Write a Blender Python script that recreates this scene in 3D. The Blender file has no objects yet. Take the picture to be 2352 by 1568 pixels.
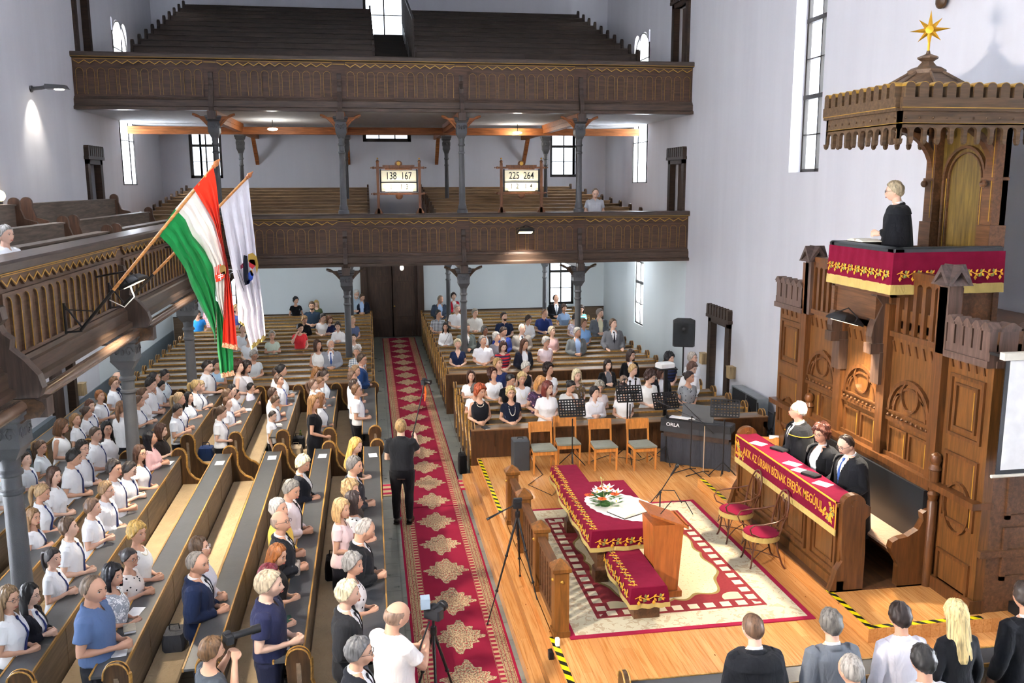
import bpy, bmesh, math, random
from math import sin, cos, pi, sqrt, atan2, radians
from mathutils import Vector, Matrix
random.seed(7)
SC = bpy.context.scene
COL = SC.collection

# ---------------------------------------------------------------- camera
YAW, PIT, ROL, H = 0.1588, 0.1756, -0.0042, 5.6
_r0 = Vector((cos(YAW), -sin(YAW), 0)); _f = Vector((sin(YAW)*cos(PIT), cos(YAW)*cos(PIT), -sin(PIT)))
_u = _r0.cross(_f); _r = _r0*cos(ROL) + _u*sin(ROL); _u = _r.cross(_f)
cam = bpy.data.cameras.new('camera'); camo = bpy.data.objects.new('camera', cam); COL.objects.link(camo)
cam.sensor_width = 36; cam.sensor_fit = 'HORIZONTAL'; cam.lens = 36*2036/2352; cam.clip_end = 200
camo.matrix_world = Matrix(((_r.x, _u.x, -_f.x, 0), (_r.y, _u.y, -_f.y, 0), (_r.z, _u.z, -_f.z, H), (0, 0, 0, 1)))
SC.camera = camo
# ---------------------------------------------------------------- colour management
vs = SC.view_settings
vs.view_transform = 'Standard'; vs.look = 'None'; vs.gamma = 1; vs.use_curve_mapping = False
vs.exposure = 0.9
SC.cycles.use_denoising = True
SC.cycles.max_bounces = 7; SC.cycles.diffuse_bounces = 4
# ---------------------------------------------------------------- daylight
w = bpy.data.worlds.new('sky'); SC.world = w; w.use_nodes = True
w.node_tree.nodes['Background'].inputs[0].default_value = (.86, .93, 1, 1)
w.node_tree.nodes['Background'].inputs[1].default_value = 3.0
def area(name, loc, rot, sx, sy, e, col=(1, 1, 1), spread=180):
    l = bpy.data.lights.new(name, 'AREA'); l.shape = 'RECTANGLE'; l.size = sx; l.size_y = sy
    l.energy = e; l.color = col; l.spread = radians(spread)
    o = bpy.data.objects.new(name, l); COL.objects.link(o); o.location = loc; o.rotation_euler = rot
    return o
XL, XR, YB, YF, ZC = -7.05, 8.87, 33.0, -4.0, 13.4
DAY = (.955, .975, 1.0)
# daylight entering by the tall windows of the two long walls and by added, unseen fill windows behind the camera
for Yw in (-.6, 5.4, 11.4, 17.4):
    area('daylight_left', (XL-.75, Yw, 9.2), (0, -pi/2, 0), 6.6, 1.5, 600, DAY)
for Yw in (-.6, 5.4, 17.4):
    area('daylight_right', (XR+.75, Yw, 9.2), (0, pi/2, 0), 6.6, 1.5, 270, DAY)
for Xw in (-3.2, .93, 5.1):
    area('fill_loft', (Xw, YF-.75, 9.4), (pi/2, 0, pi), 2.6, 5.2, 1450, DAY)

for Xw in (-4.2, .93, 6.0): area('fill_low_front', (Xw, YF-.75, 2.3), (pi/2, 0, pi), 1.5, 2.2, 950, DAY)  # fill light through low windows added behind the camera
for Yw in (4.6, 9.6): area('fill_low_left', (XL-.75, Yw, 2.2), (0, -pi/2, 0), 2.0, 1.3, 800, DAY)  # added fill under the side gallery, through unseen low windows
for Yw in (.8, 5.6): area('fill_low_right', (XR+.75, Yw, 2.2), (0, pi/2, 0), 2.0, 1.3, 400, DAY)  # added fill from out of view, towards left wall and faces
for s_, Xw in ((1, XR+.5), (-1, XL-.5)):
    area('daylight_slit', (Xw, 28.7, 8.0), (0, s_*pi/2, 0), 4.6, 1.5, 260, DAY); area('daylight_low_side', (Xw, 28.5, 2.0), (0, s_*pi/2, 0), 2.0, .9, 330, DAY)
for Xw, zw, sw, sh_, e_ in ((-5.55, 7, 1.0, 2.2, 150), (7.3, 7, 1.0, 2.2, 150), (.76, 7.7, 1.6, 1.1, 90), (7.2, 2, .9, 1.8, 420), (-5.25, 2, .9, 1.8, 420), (.78, 11.8, 1.4, 2.2, 200)):
    area('daylight_back', (Xw, YB+.5, zw), (-pi/2, 0, pi), sw, sh_, e_, DAY)
# ---------------------------------------------------------------- mesh helpers
class MB:
    def __init__(s): s.v = []; s.f = []; s.m = []; s.mi = 0
    def add(s, vs_, fs, M=None):
        b = len(s.v)
        if M is not None: vs_ = [M @ Vector(p) for p in vs_]
        s.v.extend([tuple(p) for p in vs_]); s.f.extend([tuple(i+b for i in f) for f in fs]); s.m.extend([s.mi]*len(fs)); return s
    def box(s, x0, x1, y0, y1, z0, z1, M=None):
        return s.add([(x0,y0,z0),(x1,y0,z0),(x1,y1,z0),(x0,y1,z0),(x0,y0,z1),(x1,y0,z1),(x1,y1,z1),(x0,y1,z1)],
                     [(0,3,2,1),(4,5,6,7),(0,1,5,4),(1,2,6,5),(2,3,7,6),(3,0,4,7)], M)
    def cbox(s, x0, x1, y0, y1, z0, z1, c=.01, M=None):   # box with chamfered vertical and top edges
        r = [[(x0+a,y0+b,z),(x1-a,y0+b,z),(x1-b,y0+a,z),(x1-b,y1-a,z),(x1-a,y1-b,z),(x0+a,y1-b,z),(x0+b,y1-a,z),(x0+b,y0+a,z)]
             for z, a, b in ((z0, c, 0), (z1-c, c, 0), (z1, 2*c, c))]
        return s.loft(r, M=M)
    def loft(s, rings, caps=True, closed=True, M=None):
        n = len(rings[0]); vs_ = [p for r in rings for p in r]; fs = []
        for k in range(len(rings)-1):
            for i in range(n if closed else n-1):
                j = (i+1) % n; fs.append((k*n+i, k*n+j, (k+1)*n+j, (k+1)*n+i))
        if caps: fs.append(tuple(range(n-1, -1, -1))); fs.append(tuple((len(rings)-1)*n+i for i in range(n)))
        return s.add(vs_, fs, M)
    def tube(s, pts, r, n=8, M=None, sq=1.0, caps=True):
        pts = [Vector(p) for p in pts]; N = len(pts)
        if not hasattr(r, '__len__'): r = [r]*N
        rings = []; up = None
        for i, p in enumerate(pts):
            t = (pts[min(i+1, N-1)]-pts[max(i-1, 0)])
            if t.length < 1e-9: t = Vector((0, 0, 1))
            t.normalize()
            if up is None:
                up = Vector((0, 0, 1)) if abs(t.z) < .9 else Vector((1, 0, 0))
            a = up-t*up.dot(t)
            if a.length < 1e-6: a = t.orthogonal()
            a.normalize(); b = t.cross(a); up = a
            rings.append([p+a*(r[i]*cos(2*pi*k/n))+b*(r[i]*sq*sin(2*pi*k/n)) for k in range(n)])
        return s.loft(rings, caps=caps, M=M)
    def lathe(s, prof, c=(0, 0, 0), n=16, M=None, ax='z'):
        rings = []
        for r, z in prof:
            r = max(r, 1e-4)
            if ax == 'z': rings.append([(c[0]+r*cos(2*pi*k/n), c[1]+r*sin(2*pi*k/n), c[2]+z) for k in range(n)])
            elif ax == 'x': rings.append([(c[0]+z, c[1]+r*cos(2*pi*k/n), c[2]+r*sin(2*pi*k/n)) for k in range(n)])
            else: rings.append([(c[0]+r*sin(2*pi*k/n), c[1]+z, c[2]+r*cos(2*pi*k/n)) for k in range(n)])
        return s.loft(rings, M=M)
    def prism(s, poly, ax, t0, t1, M=None):   # poly in the plane across axis ax: x->(y,z), y->(x,z), z->(x,y)
        def P(p, t): return (t, p[0], p[1]) if ax == 'x' else ((p[0], t, p[1]) if ax == 'y' else (p[0], p[1], t))
        return s.loft([[P(p, t0) for p in poly], [P(p, t1) for p in poly]], M=M)
    def ball(s, c, r, n=10, m=7, M=None):
        if not hasattr(r, '__len__'): r = (r, r, r)
        rings = [[(c[0]+r[0]*sin(pi*j/m)*cos(2*pi*k/n), c[1]+r[1]*sin(pi*j/m)*sin(2*pi*k/n), c[2]-r[2]*cos(pi*j/m)) for k in range(n)] for j in range(1, m)]
        b = [(c[0], c[1], c[2]-r[2])]; t = [(c[0], c[1], c[2]+r[2])]
        vs_ = b+[p for q in rings for p in q]+t; fs = []
        for k in range(n): fs.append((0, 1+(k+1) % n, 1+k))
        for j in range(m-2):
            for k in range(n): fs.append((1+j*n+k, 1+j*n+(k+1) % n, 1+(j+1)*n+(k+1) % n, 1+(j+1)*n+k))
        L = len(vs_)-1
        for k in range(n): fs.append((1+(m-2)*n+k, 1+(m-2)*n+(k+1) % n, L))
        return s.add(vs_, fs, M)
    def mesh(s, name, mats=(), smooth=True, fix=True):
        me = bpy.data.meshes.new(name); me.from_pydata(s.v, [], s.f)
        for m_ in (mats if isinstance(mats, (list, tuple)) else [mats]): me.materials.append(m_)
        me.polygons.foreach_set('material_index', s.m)
        if fix:
            bm = bmesh.new(); bm.from_mesh(me); bmesh.ops.recalc_face_normals(bm, faces=bm.faces); bm.to_mesh(me); bm.free()
        if smooth:
            me.polygons.foreach_set('use_smooth', [True]*len(me.polygons))
            try: me.set_sharp_from_angle(angle=radians(38))
            except Exception: pass
        me.update(); return me
    def build(s, name, mats, parent=None, smooth=True, **k):
        return link(name, s.mesh(name, mats, smooth), parent, **k)
def link(name, data, parent=None, loc=None):
    o = bpy.data.objects.new(name, data); COL.objects.link(o)
    if parent: o.parent = parent
    if loc is not None: o.location = loc
    return o
def tag(o, label=None, cat=None, group=None, kind=None):
    if label: o['label'] = label
    if cat: o['category'] = cat
    if group: o['group'] = group
    if kind: o['kind'] = kind
    return o
def empty(name, loc=(0, 0, 0), rz=0, label=None, cat=None, group=None, sc=None):
    o = bpy.data.objects.new(name, None); COL.objects.link(o); o.location = loc; o.rotation_euler = (0, 0, rz); o.empty_display_size = .1
    if sc is not None: o.scale = sc
    return tag(o, label, cat, group)
def copy_tree(o, parent=None):
    c = o.copy(); COL.objects.link(c)
    if parent: c.parent = parent
    for ch in list(o.children): copy_tree(ch, c)
    return c
def struct(o): return tag(o, kind='structure')
ORD = ['first', 'second', 'third', 'fourth', 'fifth', 'sixth', 'seventh', 'eighth', 'ninth', 'tenth', 'eleventh', 'twelfth', 'thirteenth', 'fourteenth', 'fifteenth', 'sixteenth']

# ---------------------------------------------------------------- materials
def srgb(c):
    if isinstance(c, str): c = [int(c[i:i+2], 16)/255 for i in (0, 2, 4)]
    return tuple(((x/12.92) if x <= .04045 else ((x+.055)/1.055)**2.4) for x in c)+(1,)
class NT:
    def __init__(s, name, rough=.6, spec=.3, metal=0):
        s.mat = bpy.data.materials.new(name); s.mat.use_nodes = True; s.t = s.mat.node_tree; s.b = s.t.nodes['Principled BSDF']
        s.b.inputs['Roughness'].default_value = rough; s.b.inputs['Metallic'].default_value = metal
        s.b.inputs['Specular IOR Level'].default_value = spec
    def n(s, typ, **k):
        x = s.t.nodes.new(typ)
        for a, v in k.items():
            if a[0] == '_': x.inputs[int(a[1:])].default_value = v
            else: setattr(x, a, v)
        return x
    def l(s, a, b): s.t.links.new(a, b)
    def math(s, op, a, b=None, c=None):
        x = s.t.nodes.new('ShaderNodeMath'); x.operation = op
        for i, q in enumerate((a, b, c)):
            if q is None: continue
            if hasattr(q, 'links'): s.l(q, x.inputs[i])
            else: x.inputs[i].default_value = q
        return x.outputs[0]
    def co(s, kind='Object'): return s.n('ShaderNodeTexCoord').outputs[kind]
    def world(s): return s.n('ShaderNodeNewGeometry').outputs['Position']
    def sep(s, v):
        x = s.n('ShaderNodeSeparateXYZ'); s.l(v, x.inputs[0]); return x.outputs
    def mapp(s, v, sc=(1, 1, 1), rot=(0, 0, 0), loc=(0, 0, 0)):
        x = s.n('ShaderNodeMapping'); s.l(v, x.inputs[0]); x.inputs[3].default_value = sc; x.inputs[2].default_value = rot; x.inputs[1].default_value = loc; return x.outputs[0]
    def noise(s, v, sc, det=3, ro=.5, dist=0):
        x = s.n('ShaderNodeTexNoise'); s.l(v, x.inputs['Vector']); x.inputs['Scale'].default_value = sc; x.inputs['Detail'].default_value = det
        x.inputs['Roughness'].default_value = ro; x.inputs['Distortion'].default_value = dist; return x.outputs[0]
    def vor(s, v, sc, feat='F1', out='Distance', rnd=1):
        x = s.n('ShaderNodeTexVoronoi', feature=feat); s.l(v, x.inputs['Vector']); x.inputs['Scale'].default_value = sc; x.inputs['Randomness'].default_value = rnd; return x.outputs[out]
    def ramp(s, f, stops, interp='LINEAR'):
        x = s.n('ShaderNodeValToRGB'); s.l(f, x.inputs[0]); e = x.color_ramp; e.interpolation = interp
        while len(e.elements) < len(stops): e.elements.new(.5)
        for q, (p, c) in zip(e.elements, stops): q.position = p; q.color = srgb(c)
        return x.outputs[0]
    def mix(s, f, a, b, mode='MIX'):
        x = s.n('ShaderNodeMix', data_type='RGBA', blend_type=mode)
        for i, q in ((0, f), (6, a), (7, b)):
            if hasattr(q, 'links'): s.l(q, x.inputs[i])
            elif i == 0: x.inputs[0].default_value = q
            else: x.inputs[i].default_value = srgb(q) if isinstance(q, (str,)) else q
        return x.outputs[2]
    def color(s, c):
        if hasattr(c, 'links'): s.l(c, s.b.inputs['Base Color'])
        else: s.b.inputs['Base Color'].default_value = srgb(c) if isinstance(c, str) else c
        return s
    def bump(s, h, st=.3, d=.01):
        x = s.n('ShaderNodeBump'); x.inputs['Strength'].default_value = st; x.inputs['Distance'].default_value = d
        s.l(h, x.inputs['Height']); s.l(x.outputs[0], s.b.inputs['Normal']); return s
    def rough(s, r): s.l(r, s.b.inputs['Roughness']); return s
_C = {}
def memo(f):
    def g(*a):
        k = (f.__name__,)+a
        if k not in _C: _C[k] = f(*a)
        return _C[k]
    return g
def hx(c, k):
    v = [max(0, min(255, int(int(c[i:i+2], 16)*k))) for i in (0, 2, 4)]
    return '%02x%02x%02x' % tuple(v)
@memo
def wood(name, base, axis='x', rough=.45, var=.25, sc=1.0):
    t = NT(name, rough, .35)
    s = {'x': (1.2, 14, 14), 'y': (14, 1.2, 14), 'z': (14, 14, 1.2)}[axis]
    v = t.mapp(t.world(), tuple(q*sc for q in s))
    n = t.noise(v, 1.6, 5, .6, .4)
    t.color(t.ramp(n, [(.28, hx(base, 1-var)), (.5, base), (.72, hx(base, 1+var))]))
    t.bump(n, .12, .004); return t.mat
@memo
def plain(name, c, rough=.6, spec=.3, metal=0, bump=0, bsc=40):
    t = NT(name, rough, spec, metal); v = t.co()
    n = t.noise(v, 6, 3)
    t.color(t.mix(n, hx(c, .9), hx(c, 1.08)))
    if bump: t.bump(t.noise(v, bsc, 3), bump, .01)
    return t.mat
@memo
def cloth(c, rough=.85):
    t = NT('cloth_'+c, rough, .12); v = t.co()
    n = t.noise(t.mapp(v, (9, 9, 3)), 1.3, 3, .5, .8)
    t.color(t.mix(t.noise(v, 5, 2), hx(c, .93), hx(c, 1.05)))
    t.bump(n, .55, .035); t.b.inputs['Sheen Weight'].default_value = .08; return t.mat
@memo
def emis(name, c, e):
    t = NT(name); t.color('000000'); t.b.inputs['Emission Color'].default_value = srgb(c); t.b.inputs['Emission Strength'].default_value = e; return t.mat
@memo
def pattern(kind, c1, c2, c3='202020'):
    t = NT('cloth_'+kind+'_'+c1+c2, .8, .15); v = t.co()
    if kind == 'check':
        a = t.sep(v); sx = t.math('GREATER_THAN', t.math('FRACT', t.math('MULTIPLY', a[1], 22)), .5); sz = t.math('GREATER_THAN', t.math('FRACT', t.math('MULTIPLY', a[2], 22)), .5)
        t.color(t.mix(t.math('MULTIPLY', t.math('ADD', sx, sz), .5), c1, c2))
    elif kind == 'stripe':
        a = t.sep(v); t.color(t.mix(t.math('GREATER_THAN', t.math('FRACT', t.math('MULTIPLY', a[2], 13)), .55), c1, c2))
    elif kind == 'vstripe':
        a = t.sep(v); t.color(t.mix(t.math('GREATER_THAN', t.math('FRACT', t.math('MULTIPLY', a[1], 40)), .75), c1, c2))
    elif kind == 'dots':
        d = t.vor(v, 17); t.color(t.mix(t.math('LESS_THAN', d, .24), c1, c2))
    else:
        d = t.noise(v, 22, 3, .6, 1.5); e = t.vor(v, 12)
        q = t.mix(t.math('GREATER_THAN', d, .55), c1, c2); t.color(t.mix(t.math('LESS_THAN', e, .26), q, c3))
    t.bump(t.noise(v, 5, 3), .3, .03); return t.mat
W_PAR = wood('carved_oak', '503a2d', 'x'); W_PARY = wood('carved_oak_side', '5a4435', 'y')
W_DARK = wood('dark_stained_wood', '38291f', 'x', .5)
W_PEWX = wood('pew_wood', '6f5b48', 'x', .5, .15); W_PEWY = wood('pew_panel_wood', '83705c', 'y', .5, .15)
W_END = wood('pew_end_wood', '4a3420', 'z', .4)
W_RAIL = plain('blackened_rail', '4b4d4f', .35, .45, 0, .1); W_EDGE = wood('honey_edge', 'a57b3c', 'y', .4)
GOLD = plain('gilding', 'b98f38', .4, .5, .3)
IRON = plain('grey_cast_iron', '505153', .5, .4, .1, .3, 90)
BLACKM = plain('black_metal', '1b1b1d', .4, .4, 0)
BLACKP = plain('black_plastic', '232427', .5, .35, 0, .1)
OAK = wood('polished_oak', '73491f', 'z', .32, .28); OAKY = wood('polished_oak_lengthwise', '855427', 'y', .32, .28)
OAKD = wood('dark_oak', '5d3f29', 'y', .38, .25)
BEIGE = cloth('b7a17f', .9); VELVET = None
def velvet():
    t = NT('wine_velvet', .95, .05); v = t.co(); t.color(t.mix(t.noise(v, 7, 3), '5e0c22', '741530')); t.b.inputs['Sheen Weight'].default_value = .25
    t.b.inputs['Sheen Tint'].default_value = srgb('d05a78'); t.bump(t.noise(v, 9, 3), .3, .02); return t.mat
VELVET = velvet()
FRINGE = cloth('b7a160', .8); GOLDTH = cloth('d39a2c', .7); GREENTH = cloth('7d8148', .8)
# ================================================================ the room
def plaster():
    t = NT('white_plaster', .9, .15); g = t.world(); s = t.sep(g)
    st = t.noise(t.mapp(g, (1.2, 1.2, .12)), 1.4, 4, .6)          # long vertical dirt streaks
    f = t.noise(g, .6, 4, .6)
    base = t.mix(t.math('MULTIPLY', t.math('SUBTRACT', st, .35), .9), 'd9d9de', 'bdbcc3')
    c = t.mix(t.math('MULTIPLY', f, .35), base, 'c6c4cc')
    low = t.math('MULTIPLY', t.math('LESS_THAN', s[2], 3.5), t.math('GREATER_THAN', s[1], 24.05))  # cool daylight under the rear gallery, painted into the wall colour
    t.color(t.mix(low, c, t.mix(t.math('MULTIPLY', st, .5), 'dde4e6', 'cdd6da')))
    t.bump(t.noise(g, 9, 4), .15, .01); return t.mat
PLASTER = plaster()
def wall(name, ax, pos, u0, u1, z0, z1, opens, th, sgn):
    """wall in the plane ax=pos with real openings (a0,a1,b0,b1,arched); reveals go th outward (sgn)"""
    mb = MB()
    def P(u, z, d=0): return (pos+sgn*d, u, z) if ax == 'x' else (u, pos+sgn*d, z)
    us = sorted({u0, u1} | {o[0] for o in opens} | {o[1] for o in opens})
    for a, b in zip(us, us[1:]):
        ops = sorted([o for o in opens if o[0] <= a+1e-6 and o[1] >= b-1e-6], key=lambda o: o[2]); z = z0
        for o in ops:
            mb.add([P(a, z), P(b, z), P(b, o[2]), P(a, o[2])], [(0, 1, 2, 3)]); z = o[3]
            if o[4]:
                r = (b-a)/2; n = 12; arc = [(a+r-r*cos(pi*k/n), o[3]-r+r*sin(pi*k/n)) for k in range(n+1)]
                for p, q in zip(arc, arc[1:]): mb.add([P(p[0], p[1]), P(q[0], q[1]), P(q[0], o[3]), P(p[0], o[3])], [(0, 1, 2, 3)])
                ring = [(a, o[2])]+arc+[(b, o[2])]
            else: ring = [(a, o[2]), (a, o[3]), (b, o[3]), (b, o[2])]
            for p, q in zip(ring, ring[1:]+ring[:1]): mb.add([P(*p), P(*q), P(q[0], q[1], th), P(p[0], p[1], th)], [(0, 1, 2, 3)])
        mb.add([P(a, z), P(b, z), P(b, z1), P(a, z1)], [(0, 1, 2, 3)])
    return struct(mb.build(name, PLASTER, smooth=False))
TALL = [(y-.64, y+.64, 5.82, 12.6, True) for y in (-.6, 5.4, 17.4)]
TALLL = [(y-.64, y+.64, 5.82, 12.6, True) for y in (-.6, 5.4, 11.4, 17.4)]
SLIT = (27.85, 29.5, 5.62, 10.35, True)
wall('wall_right', 'x', XR, YF, YB, 0, ZC, TALL+[(.15, 1.45, 1.2, 3.2, False), (4.95, 6.25, 1.2, 3.2, False), SLIT, (28.0, 28.95, .93, 3.05, False), (20.85, 21.95, 0, 2.02, False), (24.45, 25.5, 3.7, 6.15, False), (24.45, 25.5, 7.8, 10.5, False)], .45, 1)  # low openings near the camera are added for fill light
wall('wall_left', 'x', XL, YF, YB, 0, ZC, TALLL+[SLIT, (28.0, 28.95, .93, 3.05, False), (20.6, 21.9, 0, 2.4, False), (3.95, 5.25, 1.2, 3.2, False), (8.95, 10.25, 1.2, 3.2, False), (24.5, 25.5, 3.7, 6.15, False), (24.5, 25.5, 7.8, 11.2, False)], .45, -1)  # nearest low openings are added to let fill light in
WB = [(-6.1, -5.0, 5.85, 8.1, False), (-.1, 1.62, 7.12, 8.3, False), (6.75, 7.85, 5.85, 8.1, False), (6.72, 7.7, 1.05, 2.95, False), (-5.75, -4.75, 1.05, 2.95, False), (.05, 1.5, 10.7, 13.0, True), (-.25, 1.85, 0, 3.1, False)]
wall('wall_back', 'y', YB, XL, XR, 0, ZC, WB, .45, 1)
FILLHI = [(x-1.3, x+1.3, 6.8, 12, True) for x in (-3.2, .93, 5.1)]; FILLLO = [(x-.75, x+.75, 1.2, 3.4, False) for x in (-4.2, .93, 6.0)]  # camera-side openings, high and low, all added for fill light
wall('wall_front', 'y', YF, XL, XR, 0, ZC, FILLHI+FILLLO, .45, -1)
struct(MB().box(XL-.1, XR+.1, YF-.1, YB+.1, ZC, ZC+.2).build('ceiling', PLASTER, smooth=False))
def stone():
    t = NT('grey_flagstones', .38, .4); g = t.world()
    br = t.n('ShaderNodeTexBrick', offset=.5); t.l(t.mapp(g, (1, 1, 1), (0, 0, pi/2)), br.inputs[0]); br.inputs['Scale'].default_value = 1
    br.inputs['Brick Width'].default_value = .46; br.inputs['Row Height'].default_value = .3; br.inputs['Mortar Size'].default_value = .012
    for i, c in ((1, '6e736f'), (2, '8a8d86'), (3, '4a4c48')): br.inputs[i].default_value = srgb(c)
    n = t.noise(g, 3, 5, .6)
    t.color(t.mix(.55, br.outputs[0], t.ramp(n, [(.3, '55605f'), (.55, '85887f'), (.75, '9a9a90')]), 'MIX'))
    t.rough(t.math('ADD', t.math('MULTIPLY', n, .35), .15)); t.bump(br.outputs[1], -.3, .006); return t.mat
struct(MB().box(XL-.5, XR+.5, YF-.5, YB+.5, -.2, 0).build('floor', stone(), smooth=False))
# bright overcast sky seen outside every window
GLASS = NT('window_glass', .05, .5); GLASS.color('f4f8ff'); GLASS.b.inputs['Transmission Weight'].default_value = 1; GLASS.b.inputs['IOR'].default_value = 1.02; GLASS = GLASS.mat
W_WIN = wood('window_bars', '2c2722', 'z', .5)
FROST = NT('frosted_glass'); x_ = FROST.n('ShaderNodeBsdfTranslucent'); x_.inputs[0].default_value = (.95, .97, 1, 1); FROST.l(x_.outputs[0], FROST.t.nodes['Material Output'].inputs[0]); FROST = FROST.mat
wn = [0]
def window(ax, pos, sgn, a0, a1, z0, z1, cols, rows, dep=.3, arch=False, thick=(), fw=.07, pane_mat=None, col=W_WIN):
    wn[0] += 1; mb = MB(); d0, d1 = pos+sgn*(dep-.04), pos+sgn*(dep+.04)
    def B(u0, u1, b0, b1, e=0):
        p, q = sorted((d0-sgn*e, d1+sgn*e))
        if ax == 'x': mb.box(p, q, u0, u1, b0, b1)
        else: mb.box(u0, u1, p, q, b0, b1)
    r = (a1-a0)/2; zt = z1-r if arch else z1
    B(a0, a0+fw, z0, zt); B(a1-fw, a1, z0, zt); B(a0, a1, z0, z0+fw)
    if arch:
        n = 12
        for k in range(n):
            t0, t1 = pi*k/n, pi*(k+1)/n
            pts = [(a0+r-q*cos(t), zt+q*sin(t)) for q, t in ((r, t0), (r, t1), (r-fw, t1), (r-fw, t0))]
            p, q = sorted((d0, d1)); mb.prism(pts, ax, p, q)
        B(a0, a1, zt-fw/2, zt+fw/2)
    else: B(a0, a1, z1-fw, z1)
    for c in range(1, cols):
        u = a0+(a1-a0)*c/cols; B(u-.022, u+.022, z0, z1-(.02 if arch else 0))
    for k in range(1, rows):
        z = z0+(zt-z0)*k/rows; t_ = .045 if k in thick else .012; B(a0, a1, z-t_, z+t_, .01 if k in thick else 0)
    o = struct(mb.build('window_%d' % wn[0], col)); o_ = MB(); p = pos+sgn*dep
    g = MB()
    if pane_mat: g.prism([(a0+.01, z0+.01)]+[(a0+r-(r-.01)*cos(pi*k/12), zt+(r-.01)*sin(pi*k/12)) for k in range(13)]+[(a1-.01, z0+.01)], 'x', p-.004, p+.004)
    elif ax == 'x': g.box(p-.004, p+.004, a0+.01, a1-.01, z0+.01, zt)
    else: g.box(a0+.01, a1-.01, p-.004, p+.004, z0+.01, zt)
    g.build('glass', pane_mat or GLASS, o, smooth=False); return o
for y in (-.6, 5.4, 17.4): window('x', XR, 1, y-.64, y+.64, 5.82, 12.6, 2, 8, .3, True, (2, 4, 6))
for y in (-.6, 5.4, 11.4, 17.4): window('x', XL, -1, y-.64, y+.64, 5.82, 12.6, 2, 8, .3, True, (2, 4, 6))
window('x', XR, 1, 27.85, 29.5, 5.62, 10.35, 1, 3, .04, True, (2,), .03, FROST); window('x', XL, -1, 27.85, 29.5, 5.62, 10.35, 1, 3, .04, True, (2,), .03, FROST)
window('x', XR, 1, 28.0, 28.95, .93, 3.05, 2, 3, .08, False, (2,), .05); window('x', XL, -1, 28.0, 28.95, .93, 3.05, 2, 3, .1, False, (2,), .05)
window('y', YB, 1, -6.1, -5.0, 5.85, 8.1, 2, 4, .15, False, (2,), .1); window('y', YB, 1, 6.75, 7.85, 5.85, 8.1, 2, 4, .15, False, (2,), .1)
window('y', YB, 1, -.1, 1.62, 7.12, 8.3, 3, 2, .1, False, (), .12)
window('y', YB, 1, 6.72, 7.7, 1.05, 2.95, 2, 3, .15, False, (2,), .09); window('y', YB, 1, -5.75, -4.75, 1.05, 2.95, 2, 3, .15, False, (2,), .09)
tw = window('y', YB, 1, .05, 1.5, 10.7, 13.0, 2, 2, .15, True, (), .1)
for x in (-3.2, .93, 5.1): window('y', YF, -1, x-1.3, x+1.3, 6.8, 12, 3, 5, .3, True, (3,))  # added unseen windows for the high fill behind the camera
for x in (-4.2, .93, 6.0): window('y', YF, -1, x-.75, x+.75, 1.2, 3.4, 2, 3, .3)  # added unseen low windows for the front fill
for y in (.8, 5.6): window('x', XR, 1, y-.65, y+.65, 1.2, 3.2, 2, 3, .3)  # added low windows out of view, for the right-hand fill
for y in (4.6, 9.6): window('x', XL, -1, y-.65, y+.65, 1.2, 3.2, 2, 3, .3)  # added low windows out of view, for the left-hand fill
# ---- doors
dn = [0]
def side_door(ax_x, sgn, y0, y1, z0, z1, leaf, open_=False, crown=True):
    """frame stands on the wall plane X=ax_x, room side is -sgn"""
    dn[0] += 1; X = ax_x; fr = MB(); fw = .2; p = sorted((X-sgn*.07, X+sgn*.1))
    fr.box(p[0], p[1], y0-fw+.05, y0+.05, z0, z1+.15); fr.box(p[0], p[1], y1-.05, y1+fw-.05, z0, z1+.15); fr.box(p[0], p[1], y0-fw+.05, y1+fw-.05, z1, z1+.2)
    if crown:
        q = sorted((X-sgn*.12, X)); n = 8; L = y1-y0+2*fw
        fr.box(q[0], q[1], y0-fw, y1+fw, z1+.12, z1+.2)
        for k in range(n):
            c = y0-fw+L*(k+.5)/n; fr.box(q[0], q[1], c-L/n*.34, c+L/n*.34, z1+.2, z1+.42); fr.prism([(c-L/n*.34, z1+.42), (c+L/n*.34, z1+.42), (c+L/n*.2, z1+.47), (c-L/n*.2, z1+.47)], 'x', q[0], q[1])
    o = struct(fr.build('door_%d' % dn[0], W_DARK, smooth=False))
    if leaf:
        m = MB(); a = X+sgn*.2
        m.box(min(a, a+sgn*.05), max(a, a+sgn*.05), y0, y1-(.35 if open_ else 0), z0, z1)
        for zz in (z0+.25, z0+(z1-z0)*.55): m.box(min(a-sgn*.02, a), max(a-sgn*.02, a), y0+.15, (y1-.5 if open_ else y1-.15), zz, zz+(z1-z0)*.35)
        m.build('door_leaf', wood('door_wood', '4b3a31', 'z'), o, smooth=False)
    bk = MB(); bk.box(min(X+sgn*1.2, X+sgn*1.25), max(X+sgn*1.2, X+sgn*1.25), y0-.6, y1+.6, z0, z1+.4); bk.box(min(X+sgn*.4,X+sgn*1.25), max(X+sgn*.4,X+sgn*1.25), y0-.6, y0-.55, z0, z1+.4); bk.box(min(X+sgn*.4,X+sgn*1.25), max(X+sgn*.4,X+sgn*1.25), y1+.55, y1+.6, z0, z1+.4)
    bk.box(min(X+sgn*.4,X+sgn*1.25), max(X+sgn*.4,X+sgn*1.25), y0-.6, y1+.6, z1+.35, z1+.4)
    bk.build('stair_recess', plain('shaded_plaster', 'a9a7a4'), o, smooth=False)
    return o
side_door(XR, 1, 20.85, 21.95, 0, 2.02, True, True); side_door(XR, 1, 24.45, 25.5, 3.72, 6.15, True); side_door(XR, 1, 24.45, 25.5, 7.8, 10.5, True)
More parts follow.
